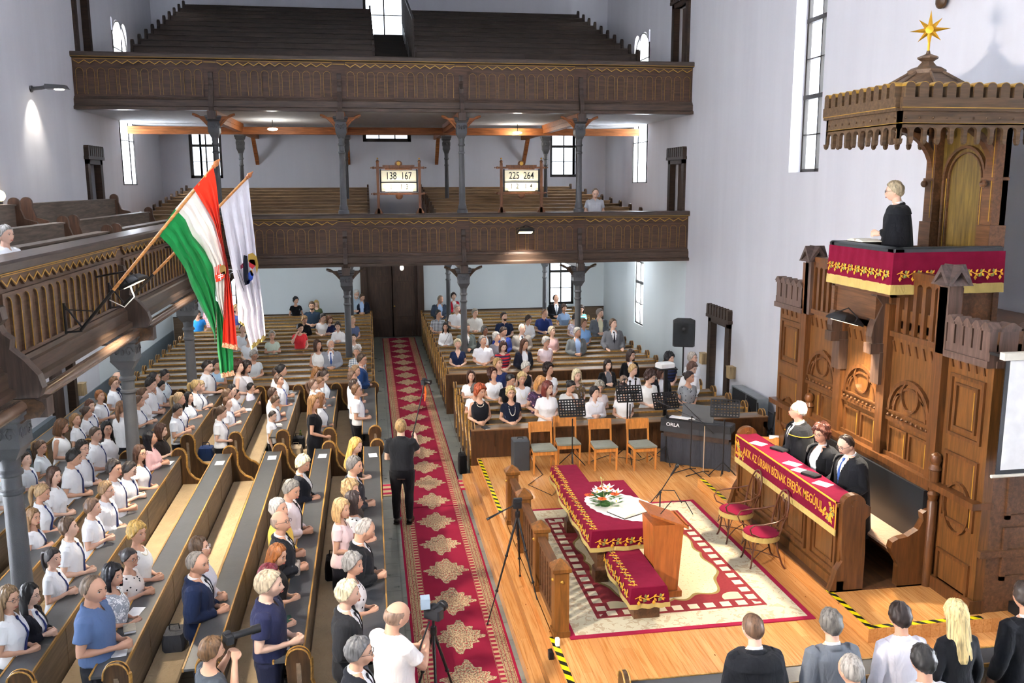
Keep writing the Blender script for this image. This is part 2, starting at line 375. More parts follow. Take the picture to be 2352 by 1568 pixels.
side_door(XL, -1, 24.5, 25.5, 3.72, 6.15, True); side_door(XL, -1, 24.5, 25.5, 7.8, 11.2, True); side_door(XL, -1, 20.6, 21.9, 0, 2.4, True, False, False)
dn[0] += 1
fr = MB(); fr.box(-.36, -.12, YB-.08, YB+.2, 0, 3.1); fr.box(1.72, 1.96, YB-.08, YB+.2, 0, 3.1); fr.box(-.36, 1.96, YB-.08, YB+.2, 2.95, 3.2)
W_DOOR = wood('old_door_wood', '3e2c22', 'z', .5)
od = struct(fr.build('door_%d' % dn[0], W_DOOR, smooth=False))
for s in (0, 1):
    x0, x1 = (-.12, .8) if s == 0 else (.8, 1.72); m = MB(); m.box(x0, x1, YB+.02, YB+.1, 0, 2.95)
    for z0, z1 in ((.2, .75), (.95, 2.1), (2.25, 2.8)):
        m.box(x0+.16, x1-.16, YB-.005, YB+.03, z0, z1); m.box(x0+.22, x1-.22, YB-.02, YB+.01, z0+.06, z1-.06)
    m.box(x1-.05 if s == 0 else x0-.02, x1+.02 if s == 0 else x0+.05, YB-.03, YB+.02, 0, 2.95)
    m.build('door_leaf', W_DOOR, od, smooth=False)
MB().ball((.86, YB-.06, 1.15), .03).build('door_handle', GOLD, od)
# dark dado boards behind the pews
DADO = plain('grey_dado', '6f777f', .7)
struct(MB().box(XL, XL+.03, 22.2, 32.9, 0, .5).box(XL, XL+.12, 5.0, 20.3, 0, .62).build('trim_1', DADO, smooth=False))
struct(MB().box(XL+.03, -.36, YB-.04, YB, 0, .93).box(1.96, XR, YB-.04, YB, 0, .93).build('trim_2', W_PEWX, smooth=False))
struct(MB().box(XL+.03, -.36, YB-.06, YB, .93, .96).box(1.96, XR, YB-.06, YB, .93, .96).build('trim_4', W_DARK, smooth=False))
struct(MB().box(XR-.03, XR, 14.1, 20.6, 0, .5).build('trim_3', plain('grey_skirting', 'a5a7ad', .7), smooth=False))

# ================================================================ galleries
Z1, Z2, YG, XG = 3.46, 7.46, 24.0, -3.8
CX = [-3.8, -.63, 2.52, 5.74]
GRAIN = W_PAR
def parapet(name, p0, p1, zb, stops, label, side=False):
    """parapet run from p0 to p1 (2D), its face looking to the left-hand normal n; stops = distances of pilasters"""
    root = empty(name, (p0[0], p0[1], zb), atan2(p1[1]-p0[1], p1[0]-p0[0]), label, 'balcony')
    L = sqrt((p1[0]-p0[0])**2+(p1[1]-p0[1])**2); s = -1      # face towards local -y
    mat, dk = (W_PARY if side else W_PAR), W_DARK
    c = MB(); c.prism([(.32, 1.38), (-.10, 1.38), (-.13, 1.35), (-.13, 1.27), (-.09, 1.24), (.30, 1.24)], 'x', 0, L)
    c.build('handrail', wood('parapet_rail'+('_side' if side else ''), '463a33', 'y' if side else 'x', .35), root, smooth=False)
    b = MB(); b.box(0, L, 0, .1, .26, 1.26)
    b.build('panel_board', mat, root, smooth=False)
    lo = MB(); lo.prism([(.14, .32), (-.05, .32), (-.07, .27), (-.10, .25), (-.10, .10), (-.16, .07), (-.16, 0), (.14, 0)], 'x', 0, L)
    lo.build('bottom_beam', wood('beam_wood'+('_side' if side else ''), '4a3a2f', 'y' if side else 'x', .35), root, smooth=False)
    fr, gd = MB(), MB(); y = -.035
    for a, e in zip([0]+stops, stops+[L]):
        a0, e0 = a+(.17 if a > 0 else .04), e-(.17 if e < L else .04)
        n = max(1, round((e0-a0)/.262)); p = (e0-a0)/n
        # cusped band above the arches with zigzag lower edge
        k = 2*n
        fr.box(a0-.02, e0+.02, y, 0, 1.165, 1.235)
        for i in range(n):
            x0 = a0+i*p; fr.prism([(x0, 1.17), (x0+p, 1.17), (x0+p/2, 1.08)], 'y', y, 0)
        zz = [(a0+i*p/2, 1.165-(.075 if i % 2 else 0)+.015) for i in range(k+1)]
        for (u, z), (u2, z2) in zip(zz, zz[1:]): gd.prism([(u, z-.009), (u2, z2-.009), (u2, z2+.011), (u, z+.011)], 'y', y-.008, y+.004)
        for i in range(n):
            x0 = a0+i*p; xc = x0+p/2; r = p*.36; zt = 1.0; N = 8
            fr.box(x0, xc-r, y, 0, .36, 1.04) if i == 0 else fr.box(x0-(p/2-r), xc-r, y, 0, .36, 1.04)
            if i == n-1: fr.box(xc+r, x0+p, y, 0, .36, 1.04)
            arc = [(xc-r*cos(pi*j/N), zt-r+r*sin(pi*j/N)) for j in range(N+1)]
            for q, q2 in zip(arc, arc[1:]): fr.prism([q, q2, (q2[0], zt+.04), (q[0], zt+.04)], 'y', y, 0)
            full = [(xc-r, .37)]+arc+[(xc+r, .37)]
            w_ = .0055
            for j, (q, q2) in enumerate(zip(full, full[1:])):
                dx, dz = q2[0]-q[0], q2[1]-q[1]; l = sqrt(dx*dx+dz*dz) or 1; nx, nz = dz/l*w_, -dx/l*w_
                if not side or q[0] >= xc-.01: gd.prism([(q[0], q[1]), (q2[0], q2[1]), (q2[0]+nx, q2[1]+nz), (q[0]+nx, q[1]+nz)], 'y', y-.006, y+.003)
            fr.box(x0, x0+p, y, 0, .33, .37)
        if True: gd.box(a0, e0, y-.005, y+.003, 1.212, 1.222)
    gd.box(0, L, -.137, -.13, 1.255, 1.265)
    for e in stops: gd.box(e-.19, e+.19, -.008, 0.002, 1.175, 1.19)
    fr.build('arcade_relief', mat, root, smooth=False); gd.build('gilded_lines', GOLD, root, smooth=False)
    for e in stops:
        m = MB(); prof = [(0, .95), (-.05, .93), (-.06, .80), (-.03, .74), (-.05, .66), (-.09, .60), (-.08, .50), (-.15, .38), (-.22, .22), (-.24, .08), (-.20, -.06), (-.12, -.12), (0, -.12)]
        q = 1.75 if side else 1; hw = .075 if side else .055; prof = [(p[0]*q, p[1]) for p in prof]
        m.prism(prof, 'x', e-hw, e+hw); m.box(e-.1, e+.1, -.26*q, .2, -.22, -.02); m.box(e-.055, e+.055, -.03, 0, .62, .9)
        m.build('console_bracket', wood('console_wood', '473a33', 'z', .4), root, smooth=False)
    return root
parapet('gallery_parapet', (XL, YG), (XR, YG), Z2, [c-XL for c in CX], 'carved dark wooden parapet of the upper gallery with gilded zigzag and arches')
parapet('gallery_parapet', (XG, YG), (XR, YG), Z1, [c-XG for c in CX[1:]], 'carved dark wooden parapet of the lower rear gallery below the hymn boards')
LC = [9.67-4.66, 9.67, 14.35, 19.23]
pl = parapet('gallery_parapet', (XG, 1.0), (XG, YG), Z1, [c-1.0 for c in LC], 'carved wooden parapet of the side gallery on the left carrying two flags', True)
# the face has to look towards +x (the nave): local -y of a run along +y is +x, which is right
rp = MB().lathe([(.07, 0), (.07, YG-1)], (0, 0, 0), 12, ax='x'); rpo = rp.build('round_beam', plain('round_beam_wood', '6a5444', .22, .5), pl); rpo.location = (0, -.2, -.1)
# gallery decks
DECK = wood('deck_boards', '8b5a35', 'x')
for nm, z, lab in (('upper', Z2, 'wooden deck of the upper rear gallery'), ('lower', Z1, 'wooden deck of the lower rear gallery')):
    o = struct(MB().box(XL, XR, YG+.1, YB, z+.0, z+.22).build('floor_%s_gallery' % nm, plain('whitewashed_deck', 'cfd3d6', .9), smooth=False))
struct(MB().box(XL, XG-.1, 1.0, YG+.1, Z1, Z1+.22).build('floor_side_gallery', plain('whitewashed_deck', 'cfd3d6', .9), smooth=False))
# ---- columns
def column(x, y, z0, z1, label, r=.085, grp='cast iron gallery columns', low=True):
    root = empty('iron_column', (x, y, z0), 0, label, 'column', grp); h = z1-z0
    hc = .52
    m = MB(); m.lathe([(r*1.9, 0), (r*1.9, .1), (r*1.5, .13), (r*1.55, .2), (r*1.25, .24), (r*1.15, .3), (r*.98, h-hc-.42), (r*1.2, h-hc-.40), (r*1.2, h-hc-.37), (r*.98, h-hc-.35), (r*.98, h-hc-.22), (r*1.25, h-hc-.2), (r*1.25, h-hc-.17), (r, h-hc-.14), (r*1.15, h-hc)], n=14)
    m.build('shaft', IRON, root)
    c = MB(); s = r*1.9
    rg = lambda w_, z: [(-w_, -w_, z), (w_, -w_, z), (w_, w_, z), (-w_, w_, z)]
    c.loft([rg(r*1.0, h-hc-.03), rg(r*1.35, h-hc+.03), rg(s, h-hc+.12), rg(s*.97, h-hc+.14), rg(s*.97, h-hc+.38), rg(s*1.2, h-hc+.41), rg(s*1.2, h-hc+.45), rg(s*1.35, h-hc+.47), rg(s*1.35, h)])
    for a in range(4):
        M = Matrix.Rotation(a*pi/2, 4, 'Z')
        for q in (-1, 1):
            pts = [(q*s*(.5+.34*(1-t/9)*cos(t*.9)), -s*.99, h-hc+.26+.09*(1-t/9)*sin(t*.9)) for t in range(9)]
            c.tube(pts, .011, 5, M=M)
        c.ball((0, -s, h-hc+.26), (.03, .015, .05), 6, 5, M=M)
    c.build('capital', IRON, root); return root
names4 = ['at the left corner of the gallery', 'left of the main door', 'right of the main door', 'nearest the right wall']
for i, x in enumerate(CX):
    column(x, YG+.12, 0, Z1-.12, 'grey cast iron column on the church floor, %s' % names4[i])
    column(x, YG+.12, Z1+1.36, Z2-.12, 'grey cast iron column standing on the lower gallery parapet, %s' % names4[i], .075)
    column(x+(0 if i else -.1), 28.9, 0, Z1-.02, 'thin grey column at the back under the lower gallery, %s' % names4[i], .07)
    column(x, 28.78, Z1+.2, Z2-.35, 'thin grey column at the back of the lower gallery, %s' % names4[i], .06)
for i, y in enumerate(LC[1:]):
    column(XG, y, 0, Z1-.12, ['grey cast iron column under the side gallery, nearest the camera', 'grey cast iron column under the side gallery, middle one', 'grey cast iron column under the side gallery beside the flags'][i], .1)
# carved beam heads under the galleries, carrying the consoles
BR = wood('beam_head_wood', '4f3a28', 'y', .45)
for i, y in enumerate(LC[1:]):
    m = MB(); prof = [(-2.9, 0), (.34, 0), (.42, -.05), (.44, -.14), (.38, -.24), (.25, -.27), (.2, -.32), (-.5, -.33), (-.6, -.42), (-2.9, -.42)]
    m.prism([(XG-p[0]*-1 if False else XG+p[0], Z1-.02+p[1]*.8) for p in prof], 'y', y-.11, y+.11)
    tag(m.build('gallery_beam', BR, smooth=False), ['carved beam head over the column nearest the camera', 'carved beam head over the middle side column', 'carved beam head over the side column beside the flags'][i], 'beam', 'carved beams under the side gallery')
BR2 = wood('orange_beam', '9a5c30', 'x', .5)
for z, lv in ((Z2, 'upper'), (Z1, 'lower')):
    for i, x in enumerate(CX):
        m = MB(); m.box(x-.11, x+.11, YG-.1, 28.9, z-.14, z)
        if lv == 'upper':
            m.box(x-.09, x+.09, YG+.1, YB, z-.26, z-.1); m.add([(x-.06, 31.9, z-.2), (x+.06, 31.9, z-.2), (x+.06, 32.95, z-1.15), (x-.06, 32.95, z-1.15), (x-.06, 32.1, z-.2), (x+.06, 32.1, z-.2), (x+.06, 32.95, z-.95), (x-.06, 32.95, z-.95)], [(0, 1, 2, 3), (4, 5, 6, 7), (0, 1, 5, 4), (3, 2, 6, 7), (0, 3, 7, 4), (1, 2, 6, 5)])
        # scrolled iron struts either side of the capital
        for s in (-1, 1):
            pts = [(x+s*(.1+.42*t/8), YG+.12, z-.42+.34*sin(pi/2*t/8)) for t in range(9)]
            m.tube(pts, .03, 6)
            m.prism([(x+s*.08, z-.4), (x+s*.08, z-.13), (x+s*.5, z-.13), (x+s*.25, z-.2), (x+s*.14, z-.32)], 'y', YG+.08, YG+.16)
        tag(m.build('cross_beam', BR2 if lv == 'upper' else BR, smooth=False), 'ceiling beam under the %s gallery deck, %s' % (lv, names4[i]), 'beam', 'beams under the gallery decks')
tag(MB().box(XL, XR, 28.75, 29.0, Z2-.32, Z2-.1).build('long_beam', BR2, smooth=False), 'long orange-brown beam spanning the room under the upper gallery', 'beam')
# ---- gallery seating
def plain_pew(name, x0, x1, yf, zt, zf, mat, parent=None, th=.04, seat=True, axis='x', ends=True):
    """backrest board at yf facing the camera side with end boards; zf floor level"""
    m = MB(); m.box(x0, x1, yf, yf+th, zf+.05, zt-.03); m.box(x0, x1, yf-.04, yf+.18, zt-.03, zt)
    if seat: m.box(x0, x1, yf-.4, yf, zf+.42, zf+.46)
    return m
def _endprof(s=1, h=.95):
    pts = [(-.09*s, 0)]; N = 8
    pts += [(-.1*s, h-.12)]+[((-.1*cos(pi*k/N))*s, h-.1+.1*sin(pi*k/N)) for k in range(N+1)]
    return pts+[(.1*s, h-.2), (.16*s, h-.38), (.36*s, h-.44), (.4*s, h-.52), (.34*s, 0)]
BLK = wood('blackened_pew', '30251e', 'x', .55)
UP = wood('upper_pew_wood', '3a2d25', 'x', .55)
NU = 10
for k in range(NU):
    y = 25.05+k*.815; zt = 9.18+k*.262; zf = zt-.95
    for side, (a, b) in enumerate(((-5.85, .28), (1.4, 7.62))):
        r = empty('gallery_pew', ((a+b)/2, y, zf), 0, 'black pew on the %s of the upper gallery, %s row from the front' % (('left', 'right')[side], ORD[k]), 'pew', 'stepped pews of the upper gallery')
        m = MB(); L = (b-a)/2; m.box(-L, L, 0, .04, .05, .93); m.box(-L, L, -.05, .16, .92, .95)
        for q in range(int((b-a)/1.0)+1): m.box(-L+q*1.0, -L+q*1.0+.03, -.012, 0, .05, .9)
        m.build('backrest', UP, r, smooth=False)
        MB().box(-L, L, -.4, 0, .38, .42).build('seat', UP, r, smooth=False)
        for e in (-L, L): MB().prism([(-p[0], p[1]) for p in _endprof(1, 1.08)], 'x', e-.03, e+.03).build('pew_end', BLK, r, smooth=False)
st = struct(empty('floor_upper_tier', (.88, 28.9, Z2+.2)))
m = MB()
for k in range(NU): m.box(-6.9, 6.85, -4.3+k*.815, 4.05, .0 if k == 0 else (9.18+(k-1)*.262-.95)-Z2-.2, 9.18+k*.262-.95-Z2-.2)
m.build('tier_step', BLK, st, smooth=False)
m = MB()
for k in range(13): m.box(-.5, .5, -3.9+k*.6, -3.3+k*.6, .5+k*.17, .75+k*.19)
m.build('aisle_stair', BLK, st, smooth=False)
rl = empty('stair_railing', (1.36, 28.5, 9), 0, 'black baluster railing beside the upper gallery aisle steps', 'railing')
m = MB()
for k in range(17): y = -3.4+k*.42; z = .02+k*.135; m.box(-.02, .02, y-.02, y+.02, z-.2, z+.95)
m.build('balusters', BLK, rl, smooth=False)
MB().add([(-.03, -3.5, .92), (.03, -3.5, .92), (.03, 3.5, 3.17), (-.03, 3.5, 3.17), (-.03, -3.5, .98), (.03, -3.5, .98), (.03, 3.5, 3.23), (-.03, 3.5, 3.23)], [(0, 1, 2, 3), (4, 5, 6, 7), (0, 1, 5, 4), (3, 2, 6, 7), (0, 3, 7, 4), (1, 2, 6, 5)]).build('top_rail', BLK, rl, smooth=False)
LG = wood('gallery_pew_wood', '8a6c4a', 'x', .45)
for k in range(9):
    y = 25.2+k*.8; zt = 4.83+k*.085; zf = zt-.95
    for side, (a, b) in enumerate(((-6.0, .02), (1.85, 7.85-.08*k))):
        r = empty('gallery_pew', ((a+b)/2, y, zf), 0, 'brown pew on the %s of the lower rear gallery, %s row from the parapet' % (('left', 'right')[side], ORD[k]), 'pew', 'pews of the lower rear gallery')
        m = MB(); L = (b-a)/2; m.box(-L, L, 0, .04, .05, .93); m.box(-L, L, -.05, .2, .92, .95); m.build('backrest', LG, r, smooth=False)
        MB().box(-L, L, -.4, 0, .38, .42).build('seat', LG, r, smooth=False)
        for e in (-L, L): MB().prism([(-p[0], p[1]) for p in _endprof(1, 1.05)], 'x', e-.03, e+.03).build('pew_end', W_END, r, smooth=False)
m = MB(); [m.box(XL, XR, 24.75+k*.8, 25.56+k*.8 if k < 8 else YB, Z1+.19, 3.88+k*.085) for k in range(9)]; struct(m.build('floor_gallery_steps', DECK, smooth=False))
# side gallery pews, backs seen from the nave
GB = wood('grey_brown_pew', '6a5d52', 'y', .5)
for bi, (a, b) in enumerate(((18.0, 23.9), (11.2, 17.4))):
    for k, (x, zt, zf) in enumerate(((-4.75, 4.78, 3.7), (-5.5, 4.95, 3.7), (-6.3, 5.28, 4.1))):
        r = empty('gallery_pew', (x, (a+b)/2, zf), 0, 'grey-brown pew of the side gallery, %s block, %s row from the parapet' % (('far', 'near')[bi], ORD[k]), 'pew', 'pews of the side gallery')
        L = (b-a)/2; h = zt-zf; m = MB(); m.box(-.02, .02, -L, L, .05, h-.02); m.box(-.18, .05, -L, L, h-.03, h); m.build('backrest', GB, r, smooth=False)
        MB().box(.0, .4, -L, L, .4, .44).build('seat', GB, r, smooth=False)
        for e in (-L, L): MB().prism(_endprof(1, h+.12), 'y', e-.035, e+.035).build('pew_end', wood('side_pew_end', '5a4030', 'z', .4), r, smooth=False)
struct(MB().box(XL, -5.75, 1, YG, Z1+.2, 4.1).build('floor_side_gallery_step', DECK, smooth=False))
# ================================================================ ground floor pews
def end_profile(h=1.12):
    P = [(-.085, 0), (-.085, .3), (-.12, h-.16)]; N = 10; r = .115
    P += [(-r*cos(pi*k/N), h-r+r*sin(pi*k/N)) for k in range(N+1)]
    P += [(.115, h-.22), (.11, h-.34), (.15, h-.46), (.24, h-.56), (.33, h-.6), (.385, h-.66), (.37, h-.76), (.32, h-.84), (.30, .12), (.34, 0)]
    return P
_pm = {}
W_RAILB = wood('brown_book_rail', '6d6052', 'x', .4, .15); W_PANB = wood('rear_pew_panel', '7d6d5a', 'x', .5, .15)
def end_plain(h=1.12):
    P = [(-.085, 0), (-.085, .3), (-.12, h-.16)]; N = 10; r = .115
    return P+[(-r*cos(pi*k/N), h-r+r*sin(pi*k/N)) for k in range(N+1)]+[(.115, h-.2), (.075, h-.3), (.075, 0)]
def pew_meshes(L, front=False, cushion=True, rear=False):
    k = (round(L, 2), front, cushion, rear)
    if k in _pm: return _pm[k]
    d = {}; h = L/2
    m = MB(); m.box(-.02, .02, -h, h, .06, .97); n = max(2, round(L/1.2))
    for i in range(n): a = -h+L*i/n; m.box(.018, .026, a, a+.012, .1, .95)
    d['backrest'] = m.mesh('backrest', W_PANB if rear else W_PEWY, False)
    m = MB(); m.box(-.235, .03, -h+.03, h-.03, .965, .99); m.mi = 1
    m.box(-.25, -.232, -h+.03, h-.03, .96, .997); m.box(.028, .045, -h+.03, h-.03, .96, .997)
    d['book_rail'] = m.mesh('book_rail', [W_RAILB if rear else W_RAIL, W_EDGE], False)
    m = MB(); m.box(.02, .38, -h+.03, h-.03, .40, .44); m.box(.1, .13, -h+.03, h-.03, .05, .4); d['seat'] = m.mesh('seat', W_PEWY, False)
    if cushion:
        m = MB(); m.loft([[(x, y, z) for x, z in ((.04, .44), (.37, .44), (.39, .455), (.37, .475), (.04, .475))] for y in (-h+.05, h-.05)]); d['cushion'] = m.mesh('cushion', BEIGE)
    m = MB(); P = end_plain() if front else end_profile(); m.prism(P, 'y', -.028, .028); m.mi = 1
    q = P[2:14]
    m.tube([(x, -.028, z) for x, z in q], .009, 6); m.tube([(x, .028, z) for x, z in q], .009, 6)
    if not front: m.tube([(x, 0, z+.001) for x, z in P[13:23]], .03, 6)
    d['pew_end'] = m.mesh('pew_end', [W_END, W_EDGE], False)
    _pm[k] = d; return d
def pew(x, y, L, rz, label, group, cushion=True, z=0, front=False, rear=False):
    r = empty('pew', (x, y, z), rz, label, 'pew', group); d = pew_meshes(L, front, cushion, rear)
    for p in ('backrest', 'book_rail')+(() if front else ('seat',)): link(p, d[p], r)
    if cushion and not front: link('cushion', d['cushion'], r)
    for s in (-1, 1): link('pew_end', d['pew_end'], r, (0, s*(L/2-.03), 0))
    return r
XK = [.03-.85*k for k in range(8)]
for k, x in enumerate(XK):
    pew(x, (8.27+15.55)/2, 15.55-8.27, 0, 'long wooden pew of the near left block, %s row counted from the carpet' % ORD[k], 'pews of the near left block', front=k == 0)
    pew(x-.03, (16.4+20.3)/2, 3.9, 0, 'wooden pew of the pupils behind the cross aisle, %s row from the carpet' % ORD[k], 'pews of the middle left block', front=k == 0)
YBK = [20.95+.745*j for j in range(16)]; YQ = [21.45+.745*j for j in range(15)]; YR = [16.35+.71*j for j in range(6)]
for j, y in enumerate(YBK):
    pew((-5.75+.03)/2, y, 5.78, -pi/2, 'wooden pew of the rear left block facing the camera, %s row from the front' % ORD[j], 'pews of the rear left block', False, 0, j == 0, True)
for j, y in enumerate(YQ):
    pew((1.78+7.45)/2, y, 5.67, -pi/2, 'wooden pew of the rear right block facing the camera, %s row from the front' % ORD[j], 'pews of the rear right block', False, 0, j == 0, True)
for j, y in enumerate(YR):
    L = 5.93-.06*j; pew(1.82+L/2, y, L, -pi/2, 'wooden pew of the front right block facing the camera, %s row' % ORD[j], 'pews of the front right block', False, 0, j == 0, True)
# closed panelled fronts before the three blocks
FP = wood('panelled_front', '4a2f1a', 'z', .4)
def front_panel(x0, x1, y, label, cuts):
    r = empty('panelled_partition', ((x0+x1)/2, y, 0), 0, label , 'partition'); L = (x1-x0)/2
    m = MB(); m.box(-L, L, -.06, -.02, 0, .99); m.box(-L, L, -.09, -.02, .9, .985); m.box(-L, L, -.08, -.02, 0, .12); m.build('front_board', FP, r, smooth=False)
    fr = MB(); n = max(2, round(2*L/1.15))
    for i in range(n):
        a = -L+2*L*i/n; w_ = 2*L/n
        fr.box(a, a+.09, -.075, -.06, .12, .9); c0, c1 = a+.09, a+w_
        k = 3
        for q in range(k):
            u = c0+(c1-c0)*(q+.5)/k; rr = (c1-c0)/k/2*.96
            arc = [(u-rr*cos(pi*t/8), .66+rr*sin(pi*t/8)*.9) for t in range(9)]
            for p, p2 in zip(arc, arc[1:]): fr.prism([p, p2, (p2[0], .9), (p[0], .9)], 'y', -.075, -.06)
    fr.box(L-.09, L, -.075, -.06, .12, .9)
    fr.build('arched_relief', FP, r, smooth=False)
    MB().box(-L, L, -.1, .05, .985, 1.005).build('top_rail', wood('front_rail', '7a5a3c', 'x', .4), r, smooth=False)
    return r
front_panel(1.8, 7.78, 16.27, 'dark panelled front of the right pews, behind the wooden chairs', 3)
front_panel(1.76, 7.5, 21.37, 'dark panelled front of the rear right pews behind the women', 3)
front_panel(-5.75, .06, 20.87, 'dark panelled front of the rear left pews behind the pupils', 3)
# pews nearest the camera, lower right corner
for j, y in enumerate((7.35, 6.55)):
    pew(5.0, y, 5.6, pi/2, 'dark pew before the people seen from behind in the lower right corner, %s' % ('further row' if j == 0 else 'nearer row'), 'pews in the lower right corner')
# ================================================================ chancel platform
def pine():
    t = NT('varnished_pine', .22, .5); g = t.world(); s = t.sep(g)
    b = t.math('MULTIPLY', s[0], 9.0); fl = t.math('FLOOR', b); fr = t.math('FRACT', b)
    cmb = t.n('ShaderNodeCombineXYZ'); t.l(fl, cmb.inputs[0]); t.l(t.math('FLOOR', t.math('ADD', t.math('MULTIPLY', s[1], .35), t.math('MULTIPLY', fl, .37))), cmb.inputs[1])
    wn_ = t.n('ShaderNodeTexWhiteNoise'); t.l(cmb.outputs[0], wn_.inputs[0])
    grain = t.noise(t.mapp(g, (22, 1.1, 22)), 1.5, 5, .6, .6)
    c = t.ramp(grain, [(.3, 'b57638'), (.5, 'd0965a'), (.75, 'dda766')])
    c = t.mix(t.math('MULTIPLY', wn_.outputs[0], .45), c, 'b37034')
    k = t.vor(t.mapp(g, (5.5, 2.2, 5)), 1.0); c = t.mix(t.math('LESS_THAN', k, .045), c, '7a4418')
    gap = t.math('LESS_THAN', fr, .03); c = t.mix(t.math('MULTIPLY', gap, .6), c, '6b3f1c')
    t.color(c); t.bump(t.math('SUBTRACT', 1, gap), .3, .003); return t.mat
PINE = pine(); ZP = .45; ZD = .62
pf = tag(MB().box(1.95, XR-.01, 7.85, 16.2, 0, ZP).box(1.9, 1.96, 7.85, 16.2, ZP-.03, ZP).build('platform', PINE, smooth=False), 'raised pine plank platform of the chancel', 'platform')
tag(MB().box(1.62, 1.78, 7.85, 16.2, 0, .15).box(1.78, 1.95, 7.85, 16.2, 0, .3).build('platform_step', PINE, smooth=False), 'pine steps along the platform beside the red carpet', 'step')
tag(MB().box(5.45, XR-.01, 8.56, 13.9, ZP, ZD).build('podium', PINE, smooth=False), 'low pine podium under the clergy bench', 'podium')
TAPE = NT('hazard_tape', .5, .3); s_ = TAPE.sep(TAPE.world()); TAPE.color(TAPE.mix(TAPE.math('GREATER_THAN', TAPE.math('FRACT', TAPE.math('MULTIPLY', TAPE.math('ADD', TAPE.math('ADD', s_[0], s_[1]), s_[2]), 5.2)), .55), 'd6c400', '17170f')); TAPE = TAPE.mat
def tape(x0, x1, y0, y1, z, label): tag(MB().box(x0, x1, y0, y1, z, z+.003).build('hazard_tape', TAPE, smooth=False), label, 'tape', 'black and yellow warning tapes')
tape(1.91, 1.975, 13.3, 16.1, ZP, 'yellow and black tape on the platform edge at the far end of the railing')
tape(1.91, 1.985, 7.9, 9.3, ZP, 'yellow and black tape on the platform edge at the near end of the railing')
tape(5.46, 5.53, 8.57, 9.55, ZD, 'yellow and black tape beside the end of the clergy bench'); tape(5.53, 6.9, 8.57, 8.64, ZD, 'yellow and black tape along the near edge of the podium')
tape(5.46, 5.53, 12.8, 13.85, ZD, 'yellow and black tape at the far end of the podium beside the music stands')
# ---- red runner
def runner():
    t = NT('red_runner', .95, .05); s = t.sep(t.world()); x = t.math('SUBTRACT', s[0], .965); ax = t.math('ABSOLUTE', x)
    n = t.noise(t.world(), 24, 3, .7); n2 = t.noise(t.world(), 60, 2, .6)
    red = t.mix(t.noise(t.world(), 2, 3), '982840', '862036'); bone = t.mix(n, 'b8a27c', 'a58d68')
    # medallions: lobed diamonds every 0.98 m
    yy = t.math('SUBTRACT', t.math('FRACT', t.math('MULTIPLY', s[1], 1/.98)), .5); ay = t.math('ABSOLUTE', yy)
    d = t.math('ADD', t.math('MULTIPLY', ax, 2.9), t.math('MULTIPLY', ay, 2.15))
    ang = t.math('ARCTAN2', t.math('MULTIPLY', yy, .98), x); d = t.math('ADD', d, t.math('MULTIPLY', t.math('SINE', t.math('MULTIPLY', ang, 12)), .10))
    d = t.math('ADD', d, t.math('MULTIPLY', t.math('SUBTRACT', n, .5), .25))
    med = t.math('LESS_THAN', d, .93)
    inner = t.mix(t.math('GREATER_THAN', n2, .52), 'c9b48c', '7c6a55'); inner = t.mix(t.math('LESS_THAN', t.math('FRACT', t.math('MULTIPLY', d, 4)), .16), inner, 'ab4a44')
    c = t.mix(med, red, inner)
    b = t.math('GREATER_THAN', ax, .36)
    st = t.math('FRACT', t.math('MULTIPLY', ax, 22))
    vine = t.math('GREATER_THAN', n2, .56)
    bd = t.mix(vine, bone, '6f4f44'); bd = t.mix(t.math('LESS_THAN', st, .16), bd, '9a3a44')
    c = t.mix(b, c, bd)
    fl = t.math('MULTIPLY', t.math('GREATER_THAN', ax, .37), t.math('LESS_THAN', ax, .435))
    c = t.mix(fl, c, t.mix(t.math('GREATER_THAN', t.math('SINE', t.math('MULTIPLY', s[1], 62)), .1), '9c2c40', 'c0a27c'))
    c = t.mix(t.math('GREATER_THAN', ax, .565), c, '9c2240')
    t.color(c); t.bump(n2, .3, .004); return t.mat
m = MB()
def strip(x0, x1, y0, y1, z, n=60):
    vs_ = []; fs = []
    for i in range(n+1):
        y = y0+(y1-y0)*i/n; zz = z+.004*sin(y*3.1)+.003*sin(y*7.7)
        vs_ += [(x0, y, .001), (x0+.02, y, zz), (x1-.02, y, zz), (x1, y, .001)]
    for i in range(n):
        for k in range(3): fs.append((4*i+k, 4*i+k+1, 4*i+k+5, 4*i+k+4))
    return vs_, fs
m.add(*strip(.365, 1.565, 5.5, 14.9, .012))
RUN = runner(); tag(m.build('carpet_runner', RUN), 'red carpet runner with beige medallions, length nearer the camera', 'carpet', 'red aisle carpets')
m = MB(); m.add(*strip(.37, 1.56, 14.88, 32.6, .02, 90)); tag(m.build('carpet_runner', RUN), 'red carpet runner with beige medallions leading to the main door', 'carpet', 'red aisle carpets')
t = NT('cross_runner', .95, .05); s_ = t.sep(t.world()); t.color(t.mix(t.math('LESS_THAN', t.math('FRACT', t.math('MULTIPLY', s_[1], 4.4)), .45), 'b9a47c', 'a82848'))
m = MB(); m.box(.0, .42, 15.6, 16.25, 0, .012).box(1.5, 1.95, 15.7, 16.3, 0, .012); tag(m.build('cross_carpet', t.mat), 'short striped carpet crossing under the red runner', 'carpet')
